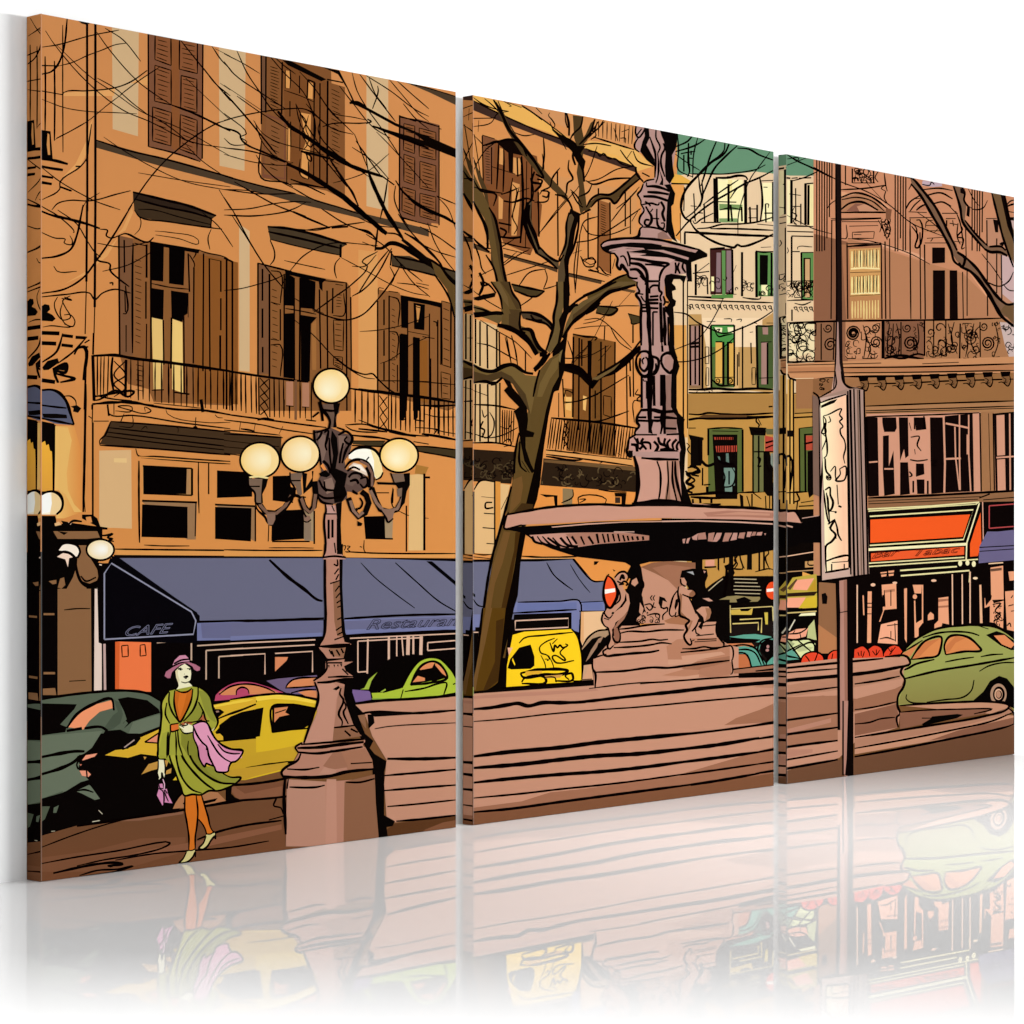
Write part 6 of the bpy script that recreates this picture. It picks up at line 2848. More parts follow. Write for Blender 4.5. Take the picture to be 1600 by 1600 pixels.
k 3 600,1310 560,1340 550,1430 440,1460
G fountain/upper_dish
o 930 360 8
f B08A80 70,180 120,140 300,105 500,100 800,120 1000,160 1250,230 1380,280 1410,310 1300,360 1200,400 1200,620 1140,620 1130,540 1000,560 880,640 870,700 640,700 520,640 430,600 400,520 310,490 270,440 280,360 240,300 100,240
k 3.4 450,95 530,70 550,0
f 0A0605 80,210 200,175 450,150 700,160 1000,215 1250,280 1300,230 1400,290 1400,330 1300,360 1200,400 1210,640 1160,640 1140,560 1130,430 1080,400 900,360 500,330 640,290 400,270 600,240 340,230 180,270 110,250
f B08A80 180,240 350,205 600,220 620,240 400,225 250,250 170,260
f B08A80 640,240 850,245 1000,290 1170,340 1160,370 1000,320 800,265
c B8907C 1.8 830,190 1000,210 1190,260
f C49C90 420,290 640,300 500,310 600,320 900,340 1000,370 900,420 600,385 440,345
k 3.4 65,190 110,145 300,105 500,98 800,120 1000,165 1250,230 1300,240
k 3.4 70,190 100,240 180,280 250,290
k 4 400,260 430,350 430,450
k 5 440,350 600,370 750,400 920,420 860,460
k 4 620,425 750,430 880,450
f C49C90 620,440 860,465 810,540 800,620 660,620 670,500
k 4 930,420 850,480 810,560 800,640
k 6 440,410 560,430 630,500 650,600 630,690
k 6 430,490 520,490 590,560 630,640
k 5 560,560 610,620
k 4 240,290 280,350 270,440 310,490 330,430 370,480 400,520 420,580 470,600 530,600
k 3 310,330 350,320 390,390 410,450
k 4 1000,400 1010,480 1000,540
k 4 1050,400 1030,470 1060,540
k 4 1100,400 1090,460 1130,530
f 0A0605 860,620 880,560 950,540 1000,550 1140,570 1110,660 1060,610 980,610 960,660 1000,700 1010,740 960,760 970,850 1010,880 1000,940 975,960 985,1100 990,1480 1030,1600 920,1600 930,1200 910,1080 860,1000 930,900 880,820 870,700
G fountain/column
f B08A80 520,640 640,690 860,620 870,1000 920,1080 930,1600 570,1600 570,1000 510,800
f 0A0605 920,1000 975,960 985,1480 1030,1600 920,1600 930,1200
k 3.6 525,640 520,690 550,770 510,800 560,880 575,940 570,1020 575,1500
k 3.4 540,790 600,800
k 3.4 570,820 600,870 630,900
k 6 650,640 650,900 665,1000 670,1200 690,1500
k 5 660,635 790,635
k 5 680,720 720,690 790,690
k 4 680,720 680,790
k 5 680,830 790,820
k 6 670,870 790,865
k 6 670,910 790,910
k 5 670,970 790,975
k 4 580,930 640,930
k 5 570,965 630,965
k 5 580,1010 640,1010
k 4 720,1020 780,1020
k 4 720,1020 720,1440
k 4 800,640 800,750 830,780 810,830 825,890
k 4 850,820 870,900 850,940
k 4 860,890 920,900
k 5 870,960 920,970
k 5 870,1010 920,1000
k 5 855,960 870,1200 870,1400 890,1510
l 4 815,900 830,1400
k 3 830,1400 840,1500
k 4 910,1080 915,1500
o 940 540 6.1538
f B08A80 375,0 700,0 720,250 720,600 740,650 780,700 760,770 740,870 740,1060 300,1060 250,980 260,910 310,860 360,740 340,700 385,610 385,280
f 0A0605 640,0 695,0 710,80 750,200 720,290 720,600 740,650 800,710 780,760 800,900 810,1000 800,1080 790,1300 870,1530 760,1530 740,1050 740,860 710,680 660,580 670,280 700,180 650,80
f 8E6A5E 605,290 665,280 665,620 720,680 720,840 605,840
k 7 465,0 465,240 460,600 465,840
k 5 600,280 600,640 605,850
l 3 580,0 585,60
k 4.6 335,110 380,60 440,60 480,120 480,220 440,290 400,295 350,240 330,160 340,100
k 4 370,120 370,210 410,245 445,200 440,130 420,110
k 3 400,180 390,140 410,115
k 5 480,100 540,130 540,220 500,275 460,270
k 4 520,170 520,230 490,260
k 5 570,160 580,100 640,70 700,110 695,210 660,260 600,220 570,160
f A67E72 610,110 660,90 690,140 680,220 650,250 600,180
l 3.6 500,290 505,580
l 4 575,280 575,580
l 3 435,340 435,510
l 3 460,280 460,600
k 2 400,320 405,340 430,340
k 5 385,290 385,600
k 6 380,620 500,620 560,635 720,630
k 5 350,690 430,690
k 5 500,690 600,690 720,700
k 5 340,720 450,725
k 5 480,720 560,720 590,700
f 0A0605 465,690 500,720 480,800 490,850 460,840
k 4 580,620 570,700 580,770 565,850
k 5 610,795 720,800
k 4 385,610 340,690 340,740 360,770 320,830 320,860
k 4 310,858 530,858
k 4 620,855 740,850
k 5 320,860 270,900 250,980 240,1010 260,1060 290,1070
f BE9084 270,900 330,865 720,865 760,1000 740,1050 340,1040 260,1000
k 6 280,950 330,960 340,1020
k 4 310,880 340,930 350,990
k 4 340,890 360,940 410,930 460,940 470,1000
k 6 390,970 360,1000
k 5 400,890 380,930 430,1000
k 6 500,920 540,970 510,1030
k 6 540,880 560,940 610,960
k 5 610,890 600,940 640,1000
k 5 660,900 630,940 650,1010
k 5 720,900 680,950 690,1000
k 5 740,920 720,970 730,1010
k 8 560,1010 640,1000 700,1020 740,1040
k 7 530,1030 600,1020 680,1035
f 0A0605 255,1010 300,1010 300,1070 265,1070
k 5 360,1040 600,1045 740,1050
f B08A80 296,1020 748,1020 748,1110 300,1080
f C4927E 300,1060 400,1075 740,1095 750,1200 770,1500 720,1495 600,1500 430,1500 310,1520 350,1350 340,1180
g 8E6652 A67864 1040,0 1056,0 | 620,1100 740,1100 740,1300 770,1500 600,1500 630,1300
f B0826E 640,1110 680,1110 690,1300 710,1490 660,1490 650,1300
k 4 380,1080 500,1090 740,1095
k 3 530,1110 560,1200 560,1400 545,1490
k 2 630,1110 640,1300 620,1490
k 3 680,1110 680,1300 720,1490
k 4 705,1110 710,1250 770,1500
k 6 310,1060 340,1180 350,1340 330,1480 310,1530
k 6 290,1525 400,1510 560,1495 700,1505 870,1530
f 0A0605 310,1525 450,1500 700,1500 860,1530 860,1545 310,1545
G advertising_post
o 1220 230 4.2105
f 1A100E 358,80 395,90 405,1400 430,1600 360,1600 368,1400
f C89C88 358,95 362,95 362,1400 330,1620 420,1620 385,1500 370,1380
f A88478 368,1150 378,1150 385,1420 420,1610 340,1610 365,1440
k 2 360,100 360,1380 345,1600
o 1270 580 4.8485
f B08A7A 175,0 215,0 225,60 250,110 340,125 250,150 100,200 50,190 150,160 175,80
k 3 215,0 230,80 270,120 380,135
k 2 170,0 170,120 110,165 45,200
G advertising_post/display_box
f A08070 42,205 255,135 330,130 385,145 425,1540 330,1560 60,1590 55,1000
f A8887A 255,135 385,145 425,1540 290,1560
f C4A494 42,205 250,170 260,185 55,250 95,1520 275,1490 285,1560 60,1590
f 140C0A 302,135 314,135 348,1555 334,1560
l 2 262,150 285,1540
l 3 280,140 312,1550
l 2 350,140 385,1545
f 7A6050 330,140 342,140 372,1550 362,1550
l 2.4 385,145 415,1540
l 2 42,205 62,1590
k 2.4 60,1590 290,1560 425,1540
f 7A5E50 -5,180 40,200 45,950 0,930
k 3 0,160 40,195 55,1000
G advertising_post/poster
g F8EFC0 F4B494 1284,0 1322,0 | 55,240 185,205 255,180 270,1490 90,1525 80,900
f F6C4A0 220,190 255,180 272,1490 240,1495
k 2.4 55,240 120,215 250,175
f 0C0806 60,260 130,225 185,210 160,240 60,280
l 2 255,180 272,1490
k 2 75,340 110,330 215,285 200,330 220,360 200,380 225,420 205,440 210,480 235,520 245,580 230,650 240,700
k 2.4 75,340 95,370 90,440 105,560 100,640 80,660
k 2 75,350 80,420 65,470 95,470 85,390
k 1.8 120,340 130,380 110,390
k 1.6 75,480 95,500 65,600
k 3 90,660 100,760 130,800 115,810 100,790
S 2 120,805 22 1.6
k 2 130,760 165,720 170,810 180,830
k 2.4 200,740 245,720 235,825 170,828 205,780 200,740
l 1.4 180,860 190,1010
k 4 190,1020 215,1030
k 3 90,900 125,880 130,940 150,990 140,1040 120,1060 110,960 100,930
k 2.4 80,900 90,1000 110,1120 125,1160
k 2.4 100,920 115,1040 125,1150
e 0C0806 170,1068 9,9
k 1.8 125,1060 170,1065
k 3 110,1160 160,1130 130,1190 170,1240 140,1290 100,1320 95,1420
k 3 160,1120 180,1180 190,1240 215,1285
k 2.4 120,1180 160,1230 175,1270
k 3 95,1440 180,1410 270,1400 265,1440
k 2 140,1450 270,1440
l 1.8 140,1460 140,1510
l 1.6 235,1460 235,1500
k 3.4 90,1525 180,1510 270,1495
k 2.4 90,1320 95,1450 100,1520
G advertising_post/pole
o 1270 790 4.8485
f B08070 195,570 255,560 260,1700 200,1700 205,800
f 9A6A58 230,570 255,560 262,1700 240,1700
f 0C0605 255,560 320,550 300,1100 305,1700 262,1700
f 0C0605 175,560 198,570 205,1700 185,1700
k 2 205,810 260,800
o 1220 1000 4.2105
f B08070 425,400 455,400 455,800 425,1000 415,1000
f B08070 410,400 440,400 440,880 412,880
f 0C0605 440,400 475,400 475,900 420,890 430,780
f 0C0605 402,400 412,400 412,890 402,890
G left_building_awning
o 40 600 5
f 0A0605 122,300 235,320 235,330 225,840 205,860 122,860
f 5A5C70 122,50 210,48 265,70 310,130 340,220 378,318 340,320 230,310 122,270
g F2B23C E0A040 0,690 0,770 | 122,460 200,420 210,640 210,835 122,840
f 0A0605 122,290 225,310 220,420 210,530 190,520 180,470 160,480 150,440 122,420
k 4 122,48 210,46 270,75 320,140 350,230 378,318
k 3 122,165 220,178 320,188
f 0A0605 130,232 240,232 320,240 325,268 200,268 140,262
k 3.4 122,268 240,290 378,318
k 2 300,95 350,95 390,130 395,180
f 0A0605 350,175 400,165 435,190 410,225 370,215 375,190
k 2 220,320 215,640 218,840
g EEBE6C DD9048 86,0 122,0 | 232,330 380,330 430,500 440,1000 300,1050 240,1050 235,840 290,880 260,830 228,830
f E9B868 240,340 330,340 360,440 340,560 320,700 330,830 380,940 440,1000 380,1000 310,860 260,830 270,600
G pavement
o 40 1050 5
g 704A30 7A4C32 0,1300 0,1370 | 122,1280 400,1200 900,1125 1230,1075 1400,1045 1700,1000 2200,900 2200,1600 122,1720
f 7E5238 122,1450 500,1400 900,1300 1250,1290 1250,1400 700,1560 122,1560
f 8A5A40 500,1500 1000,1380 1300,1330 2000,1190 2000,1230 1300,1390
f 8C6048 640,1170 1000,1120 1230,1085 1230,1110 900,1160
k 3.4 400,1205 900,1128 1230,1078 1400,1048 1700,1005
k 1.8 122,1370 400,1265 700,1170 900,1125
k 2.2 122,1497 400,1445 700,1400 1130,1335 1100,1360 900,1420 600,1470 400,1515
k 3.4 215,1572 400,1530 560,1500 720,1490 760,1500 640,1515 680,1520
f 0A0605 640,1510 700,1505 660,1530
k 2.4 420,1590 560,1550 720,1540 840,1515 700,1560 430,1600
k 2.2 700,1470 1000,1420 1300,1395 1600,1370 1900,1320
k 3 1340,1310 1480,1255 1700,1200 2000,1160
G pavement/kerb
o 220 1160 8
f 8A5A40 1100,560 1600,520 2000,450 2000,700 1600,700 1240,720 1180,680
f 7A4E36 1180,560 1600,510 1800,480 1800,540 1300,640
f 0A0605 1060,580 1140,550 1130,640 1180,690 1260,720 1060,730
k 3.4 1040,520 1200,530 1600,490 1950,420
k 3 800,800 1100,740 1600,700 1950,660
o 420 1000 5.3333
k 2.4 0,1325 60,1315 40,1380 100,1400 120,1450
k 3 0,1500 130,1465
k 2 0,1180 110,1160
f 5A3820 1050,1530 1560,1460 1700,1440 1700,1640 900,1640
f 7E5238 1300,1580 1450,1520 1560,1500 1700,1480 1700,1700 1200,1700
G fountain
f C08C72 720,540 1000,510 1560,470 1700,460 1700,1480 1560,1460 1050,1520 980,1480 960,1200 980,1000 860,800 800,620
k 3.6 725,525 860,510 1200,490 1560,462
k 3.4 740,620 850,600 1200,610 1560,585
f 0A0605 820,620 870,620 880,690 830,740
f 0A0605 840,610 1300,600 1200,620 880,640
k 1.6 880,740 1000,720 1560,690
k 4.4 985,990 1300,990 1560,980
k 3 960,1130 1200,1110 1560,1078
k 3 960,1255 1200,1235 1560,1208
k 2.4 985,1388 1200,1370 1560,1332
k 3 1060,1510 1300,1490 1560,1460
f 8E6448 730,630 800,620 810,740 740,650
G street_lamp
o 420 1000 5.3333
f 0A0605 620,0 700,300 690,500 800,780 870,840 840,900 880,950 980,1010 970,1060 960,1100 960,1460 1050,1510 1030,1550 980,1560 1000,1720 880,1720 860,1000 700,700 650,400
f B4806A 150,1160 470,1180 620,1170 880,1150 890,1360 920,1720 140,1720
f B98872 150,1160 470,1180 480,1720 143,1720
f C08C76 480,1160 560,1160 565,1720 470,1720
f 8C6046 630,1180 880,1120 890,1360 920,1720 620,1720
f B4806A 110,1100 200,1030 250,940 800,890 860,1000 870,1080 520,1130 160,1150 110,1120
f A27056 600,930 800,900 860,1000 870,1080 660,1100
f 9C6C54 450,1050 530,940 600,930 660,1060 530,1080
f B98872 460,1060 560,1080 560,1130 400,1140
k 4.4 110,1135 250,1145 500,1135 640,1100 870,1075
k 2.6 150,1075 300,1080 420,1060
k 2.6 680,1030 860,1020
k 3 170,1225 300,1230 400,1225 465,1210
k 3 640,1185 760,1185 880,1155
k 4.4 135,1150 125,1300 135,1500 140,1620
k 3.6 265,945 240,1000 140,1060 105,1100 120,1140 150,1155
k 3 160,1160 150,1240
f B4806A 220,890 280,850 800,820 800,850 780,870 790,890 480,950 250,930
f 8E6248 520,850 790,825 790,860 480,900
k 3.4 265,870 500,850 800,825
k 4.4 235,900 400,895 600,870 790,850
k 3.4 240,935 400,945 520,930 780,890
k 4 510,925 600,920
k 3.4 275,855 220,895 245,940
G street_lamp/post
f B4806A 380,340 470,260 470,190 700,180 620,220 650,280 700,310 680,400 700,600 760,800 290,860 400,600 410,500
f A67660 570,480 590,380 660,400 700,600 740,720 540,730 560,600
f 8E6248 540,730 740,710 770,800 530,840
f C08C76 400,380 520,350 590,400 560,500 530,840 300,860 400,600
f 0A0605 560,350 700,320 690,500 720,640 800,780 760,790 700,700 650,560 620,460 630,370
f A67660 590,520 640,540 660,700 600,720 610,640 580,620
k 3.4 380,350 410,440 405,520 370,620 290,860
k 3 600,400 590,450 620,500 580,620 610,680 605,720
k 3 620,500 640,560 620,600 660,700
k 3 540,730 640,720 720,710
k 4 630,755 680,800
k 4 680,740 740,770
f 0A0605 530,410 580,380 590,400 560,420
k 4 400,355 500,350 600,330 700,320
f B4806A 380,330 440,290 490,270 480,200 470,180 630,160 620,210 640,260 700,300 600,320 420,340
k 3.4 480,170 480,240 440,290 370,340
k 3 490,310 600,305 700,305
k 3.4 490,190 610,190
k 3 490,155 620,155
f 0A0605 490,210 505,210 500,235
f 0A0605 535,205 550,205 545,230
f 0A0605 565,205 580,205 575,225
f 0A0605 590,200 610,200 605,225
k 3.4 610,240 660,290
f B4806A 400,60 450,30 460,-10 630,-10 690,40 620,60 620,150 490,155 460,130
f 94684E 500,55 640,55 620,150 520,130
k 3.4 460,0 405,60 460,130 480,160
k 3 440,58 600,58 690,42
k 4 520,90 540,140
k 4 560,80 590,130
k 4 600,70 620,110
k 3 500,80 520,120
o 360 850 4.4444
f B4806A 655,0 775,0 770,300 780,560 800,680 830,700 620,710 650,640 655,400
f 8E6248 710,270 770,260 780,560 790,640 740,640 720,540
f A67660 740,0 775,0 772,90 740,90
k 3.4 655,0 655,300 655,600 640,660 605,710
f 0A0605 755,0 780,0 775,300 790,600 830,690 790,680 770,600 755,280
k 3 740,100 740,150 715,140
k 3 750,170 720,210
k 3 750,210 730,250
k 3 770,250 690,275
k 3 755,290 725,330
k 3 760,340 730,375
k 3 765,390 735,410
k 3 765,430 740,440
k 3 770,510 740,525
k 3 775,570 730,600
k 3 780,610 740,630
k 3 790,640 720,665
k 3.4 610,712 700,705 830,695
k 4 640,95 700,85 790,90
k 3 650,70 660,20
k 3 770,70 765,20
o 350 560 5
f B98878 790,1140 900,1150 910,1220 910,1520 950,1570 770,1570 790,1510
f 0A0605 870,1140 920,1100 910,1300 920,1530 880,1530 880,1250
f C09488 800,1160 860,1150 860,1200 880,1210 800,1215
k 3 790,1140 795,1200 785,1220 790,1500 770,1560
k 3 795,1215 900,1215
l 3 815,1260 815,1410
l 3 845,1260 845,1400
l 2.4 885,1250 885,1500
k 3 860,1440 870,1520
k 3.4 770,1555 860,1545 950,1555
k 2.6 840,1150 860,1195
G street_lamp/ornament
f 5E4840 700,560 780,560 830,540 920,580 990,600 1000,660 980,740 940,800 950,870 1060,880 1120,930 1100,1010 1040,1050 960,1040 960,1090 920,1120 850,1140 760,1120 720,1060 730,960 760,900 750,780 710,680
f 7E6458 730,580 790,600 800,700 780,780 790,850 760,820 740,700
f 7E6458 890,600 960,610 940,680 900,740
f 8A6E60 780,950 840,930 860,1000 850,1040 800,1060 770,1000
f 6A544A 960,920 1030,900 1060,940 1000,1000 950,980
f 0A0605 840,560 880,620 890,740 870,860 920,880 960,900 940,1000 960,1060 920,1120 860,1130 850,1040 870,960 830,900 850,760 830,640
k 4 720,580 760,570 740,620 720,640
k 4 780,580 810,560 800,640 790,680 800,720
k 3 820,620 825,760 840,880
k 4 890,600 950,570 1000,620 980,670 940,640 960,610
k 4 1000,640 950,720 920,820
k 4 930,660 910,740 900,820
k 4 700,560 710,660 740,740 760,860
k 6 770,800 810,840 830,900
f E89048 750,840 770,820 800,870 790,890
f 0A0605 740,900 790,870 830,910 800,930 750,920
k 4 740,950 770,1010 800,1040
k 4 780,960 790,1020 830,1030 860,1030
k 4 730,1060 780,1090 850,1090 920,1080
k 5 970,930 1000,900 1060,900 1080,930
k 5 980,960 1030,950 1050,980
k 4 1060,940 1110,930 1120,980 1090,1010 1060,980
k 4 1000,1030 1040,1060 1000,1040
k 4 720,1050 760,1120 850,1140
f 6A5244 765,360 890,350 900,420 880,440 870,540 820,540 830,470 800,420 780,400
f 0A0605 850,350 905,350 890,420 870,460 880,540 850,540 860,440
k 5 750,330 765,400 800,440 825,490 820,540
k 4 760,400 850,410 890,400
k 5 740,340 760,420 770,490
k 4 740,420 690,460
k 3.4 830,540 780,560 700,580
k 4 880,540 940,560
G street_lamp/arm
c 0A0605 9 250,1010 265,1120 320,1200 400,1210 470,1170 520,1100 545,1010
c 7A5A48 5 262,1060 285,1150 340,1210 410,1210 480,1150 525,1070
f 7A6250 190,940 320,935 310,1000 290,1060 290,1130 250,1130 240,1060 195,1000
f 0A0605 300,940 345,940 330,1000 300,1060 305,1130 290,1130 290,1050
k 3 190,940 195,1000 240,1050 250,1130 290,1135
k 3 195,1000 280,1000
k 3 245,1130 260,1180 320,1240 340,1280 370,1300 390,1270 500,1220
f 8A6A58 330,1215 400,1210 400,1260 380,1300 345,1300
k 2.4 350,1300 345,1430
G street_lamp/arm
f 7A6250 515,900 615,890 600,960 610,1060 580,1090 560,1000 520,960
f 0A0605 610,890 650,900 640,1010 690,930 685,880 700,880 690,1000 620,1060
k 3 515,890 520,960 550,1010 555,1070 640,1085
k 3 525,955 600,955
c 0A0605 9 600,1080 620,1150 660,1195 700,1160 715,1060 705,960
c 7A5A48 5 600,1090 630,1170 670,1205 700,1170 712,1060
k 6 480,1120 560,1070 600,1090
f 8A6A58 620,1220 670,1230 680,1260 650,1280 625,1260
k 3 580,1100 610,1180 640,1240
k 3 620,1270 650,1280 680,1260
f 8A7560 625,1285 680,1280 680,1420 628,1420
G street_lamp/arm
c 0A0605 9 970,1090 1000,1180 1050,1240 1100,1210 1130,1130 1110,1070 1070,1040
c 8A6A58 5 985,1110 1010,1190 1050,1235 1085,1200
k 4 1060,1090 1080,1130 1060,1170 1040,1175
f 0A0605 1040,1270 1080,1290 1070,1310 1040,1310
k 3 1030,1170 1040,1190
G street_lamp/arm
c 0A0605 9 1150,1010 1180,1100 1220,1180 1290,1200 1350,1180 1390,1110 1410,1000
c 8A6A58 5 1140,1030 1190,1130 1240,1185 1290,1190 1350,1175 1395,1090
f 7A6250 1310,900 1440,900 1430,980 1330,980
f 0A0605 1400,900 1450,895 1450,990 1420,1050 1410,1130 1370,1170 1390,1060 1340,990 1200,985 1190,965 1330,970 1410,960
f 7A6250 1350,1020 1390,1010 1385,1080 1355,1080
k 3 1300,895 1330,980
k 3 1320,1020 1315,1130
f 8A6A58 1230,1185 1330,1190 1310,1270 1270,1280 1255,1240
k 3 1220,1180 1260,1240 1280,1280 1320,1250
G street_lamp/globe
r FFF5D0 FAD27E 835,215 142,135 800,260
G street_lamp/globe
r FFF2C8 F8CE76 280,795 155,138 310,790
f F2DC96 195,925 240,915 300,915 350,930 340,940 270,930 200,935
G street_lamp/globe
r FFF2CC F6CE80 593,748 152,140 640,740
G street_lamp/globe
o 350 560 5
f FFFBEA 975,740 1030,705 1110,695 1180,720 1210,770 1230,840 1240,900 1190,945 1160,900 1140,830 1080,800 1000,790 970,780
f F6DFA0 1140,705 1190,730 1230,840 1240,900 1190,945 1170,900 1170,800
f E8D0B8 970,850 1010,815 1070,830 1110,880 1120,920 1060,890 1000,870
f FBF0E0 1000,830 1060,830 1110,890 1060,870
k 4 970,750 1030,705 1110,695 1180,720 1230,800
k 4 940,860 980,810 1040,790 1110,810 1150,870 1165,960 1140,1030
k 4 960,880 1010,850 1060,870
k 6 1110,850 1140,930 1130,1010
c 7A5A4C 4 1060,800 1120,830 1155,900 1155,1000
k 3 1130,770 1110,795
k 3 1240,890 1220,930 1180,950
G street_lamp/globe
r FFF4CC F8CC6C 1365,758 150,133 1345,790
G small_street_lamp
o 40 600 5
f 080504 122,1030 230,1030 240,1060 600,1130 600,1200 650,1290 560,1400 560,1600 122,1600
f D68E50 240,1060 270,1060 290,1090 240,1110
f E8B880 225,1090 260,1075 280,1100 230,1110
f 8C6442 215,1150 560,1150 580,1200 480,1210 390,1210 250,1210
f 080504 250,1150 330,1160 300,1180
f D99050 470,1040 510,1035 520,1080 480,1090
f E8C0A0 330,1080 370,1075 350,1100
k 4 330,1100 370,1070 440,1075
k 5 360,1095 520,1120 640,1130
k 2.6 570,1140 590,1180 640,1180 680,1170 640,1200 680,1210 650,1220 690,1230
f 8C6442 320,1600 370,1510 390,1450 410,1520 470,1580 480,1610 320,1610
f 8C6442 270,1520 300,1510 310,1570 280,1600 250,1590
f 8C6442 180,1540 240,1530 240,1560 210,1565
f 080504 500,1380 560,1400 590,1460 570,1500 540,1400
c E0C8B0 2 575,1410 595,1415
f 8C6442 410,1260 480,1260 500,1350 560,1450 570,1530 500,1560 440,1540 400,1440
k 4 390,1380 400,1460 430,1540 490,1580 560,1550 580,1500 560,1430 520,1370
k 3 430,1500 470,1540 550,1510
G small_street_lamp/globe
f FFF5DC 122,860 160,845 220,840 270,870 290,930 275,990 230,1020 122,1020
f F2D29A 200,840 250,855 290,920 280,990 230,1020 190,1020 205,930
f FFFFF8 122,870 190,850 205,930 190,1000 122,1015
k 4 122,865 160,845 215,840 265,865 290,920 280,980 240,1020
G small_street_lamp/globe
f FFF0DC 260,1300 270,1260 320,1240 380,1245 420,1290 415,1340 390,1350 340,1310
f F6D8C0 245,1350 290,1320 340,1330 385,1350 340,1360 330,1430 310,1370
k 4 255,1290 290,1250 340,1240 400,1260 425,1310 405,1360
k 5 250,1330 300,1310 350,1325 390,1360
G small_street_lamp/globe
r FFFDF4 F6DCA0 583,1295 108,82 600,1290
G woman
o 220 1000 8.8889
f 0A0605 420,560 440,420 520,340 640,320 720,380 750,470 720,560 690,600 700,650 480,690 500,600
f F2ECC4 480,430 540,370 610,330 690,390 700,470 690,550 650,590 680,600 720,640 700,690 620,725 530,720 480,690 520,620 520,580 490,520
f E2D4A8 480,430 530,380 510,470 540,560 520,600 490,520
k 2 520,410 560,400 580,410
k 3.4 540,412 565,415
k 1.8 640,400 690,395
k 3 665,405 690,410
k 1.6 600,470 610,475
k 2.4 590,515 640,500 655,510 600,520
k 2 610,535 640,530
k 1.6 560,580 620,595 670,575
k 1.4 515,400 560,385
k 2 510,590 515,640 480,690
k 1.8 690,590 720,640
G woman/hat
f D08CA4 440,350 470,280 540,215 620,210 660,250 680,300 560,310
f B06C80 330,500 350,440 440,380 560,320 660,305 760,340 825,380 820,420 780,432 740,410 720,370 640,320 560,340 480,400 430,450 410,530 370,530
f E0A0B8 445,350 560,290 670,285 660,300 540,325
k 3.4 460,330 560,280 680,265
k 2 440,360 560,315 680,300
G woman/cardigan
o 220 1160 8
G woman/stockings
f D87424 550,655 690,655 710,850 700,1000 680,1150 670,1345 600,1350 600,1200 570,1000 550,850
f D87424 700,660 755,660 800,800 830,900 860,1030 900,1130 840,1150 800,1080 720,960 710,850
k 2.4 552,660 550,850 575,1000 600,1180 600,1350
k 2.4 690,660 712,850 700,1050 680,1180 680,1330
k 2.4 757,660 800,800 840,930 870,1060 905,1120
k 2.4 720,960 770,1020 810,1100 820,1150
G woman/shoe
f D8CC88 480,1510 530,1450 570,1370 600,1355 670,1340 680,1380 640,1440 600,1480 520,1510
k 2.4 585,1350 640,1350 678,1330
k 2.6 570,1370 530,1450 480,1510 580,1495 650,1430 680,1370 682,1435
G woman/shoe
f D8CC88 730,1330 780,1260 820,1150 880,1145 925,1130 925,1170 870,1240 820,1310 770,1335
k 2.4 820,1145 870,1145 920,1110
k 2.6 815,1170 780,1260 725,1325 770,1340 830,1300 880,1220 930,1170 930,1210 935,1130
G woman/dress
f A0A038 220,0 350,0 500,-200 720,-100 720,240 830,300 1000,400 1120,435 1250,440 1180,520 1040,590 900,605 770,655 540,665 440,420 380,280 310,205 220,205
f A0A038 330,0 330,210 220,205 225,0
f 868430 590,-100 700,0 730,200 830,300 1000,400 1250,440 1190,510 1000,520 800,420 640,260 600,150
f B4B040 360,-100 430,0 450,250 520,480 700,620 540,665 440,430 360,200
f 8E8E36 800,300 920,300 1020,390 1120,435 1250,440 1190,510 1000,480 850,380
k 2.6 350,0 360,180 440,400 500,560 545,665 640,650 750,655 850,605 960,605 1080,570 1190,510 1250,440 1120,435 1020,385
k 2.6 435,0 450,230 520,450 640,590 760,635
k 3 470,0 520,180 640,350 800,510 930,600
k 3 590,0 600,130 680,280 830,420 1000,505 1190,515
k 2.4 220,0 222,205 310,205
f 0A0605 318,0 340,0 345,150 320,200
o 220 1000 8.8889
f A4A43C 240,1600 240,1400 270,1230 285,1060 280,900 330,780 390,710 470,690 720,640 800,640 900,700 970,800 1000,920 1040,1040 1070,1140 1050,1210 990,1240 920,1130 720,1170 740,1300 800,1600
f B4B040 290,880 330,780 380,720 370,900 340,1030 390,1150 400,1250 300,1300 260,1500 245,1500 280,1230
f 8E9036 660,1020 800,860 860,960 850,1040 800,1120 600,1120
f 8E9038 800,700 900,720 960,820 1000,980 1050,1150 960,1100 880,960
f 868630 560,1290 730,1300 800,1600 650,1600 560,1450
f C66820 470,710 540,720 720,690 700,800 620,1000 540,1135 490,1020 465,860
f DA7426 540,720 640,720 600,900 540,1080 510,900
f B0643E 810,1100 860,1040 900,1060 920,1110 850,1130
f B0643E 550,1160 620,1130 740,1130 700,1170 580,1190
f DE7030 410,1175 520,1160 525,1250 420,1270
f F2ECC4 530,1180 600,1190 620,1150 690,1180 740,1200 740,1280 620,1295 560,1250 600,1260 540,1210
k 3 410,1175 525,1155
k 3 410,1175 420,1270 530,1245
k 2 530,1180 600,1215
k 2 600,1140 650,1170 590,1190 540,1160
k 2.4 540,1230 600,1295 740,1280
k 2.6 470,700 460,860 490,1020 540,1140 620,1020 700,830 720,680
k 2.6 395,720 390,860 430,990 520,1130
k 2.6 795,650 790,790 720,980 590,1130
k 2.6 480,690 560,725 640,720 710,670
k 3 390,710 330,780 285,880 285,1050 270,1230 240,1400 240,1600
k 2.6 360,870 340,1030 400,1160
k 2.6 800,860 870,1000 910,1120 950,1125
k 3 720,640 800,650 900,710 970,800 1010,980 1070,1130 1050,1200 1000,1260
k 2.4 860,990 840,1060 800,1110
k 2.4 640,1140 720,1140 850,1110
f 0A0605 370,1280 390,1280 380,1600 350,1600 355,1350
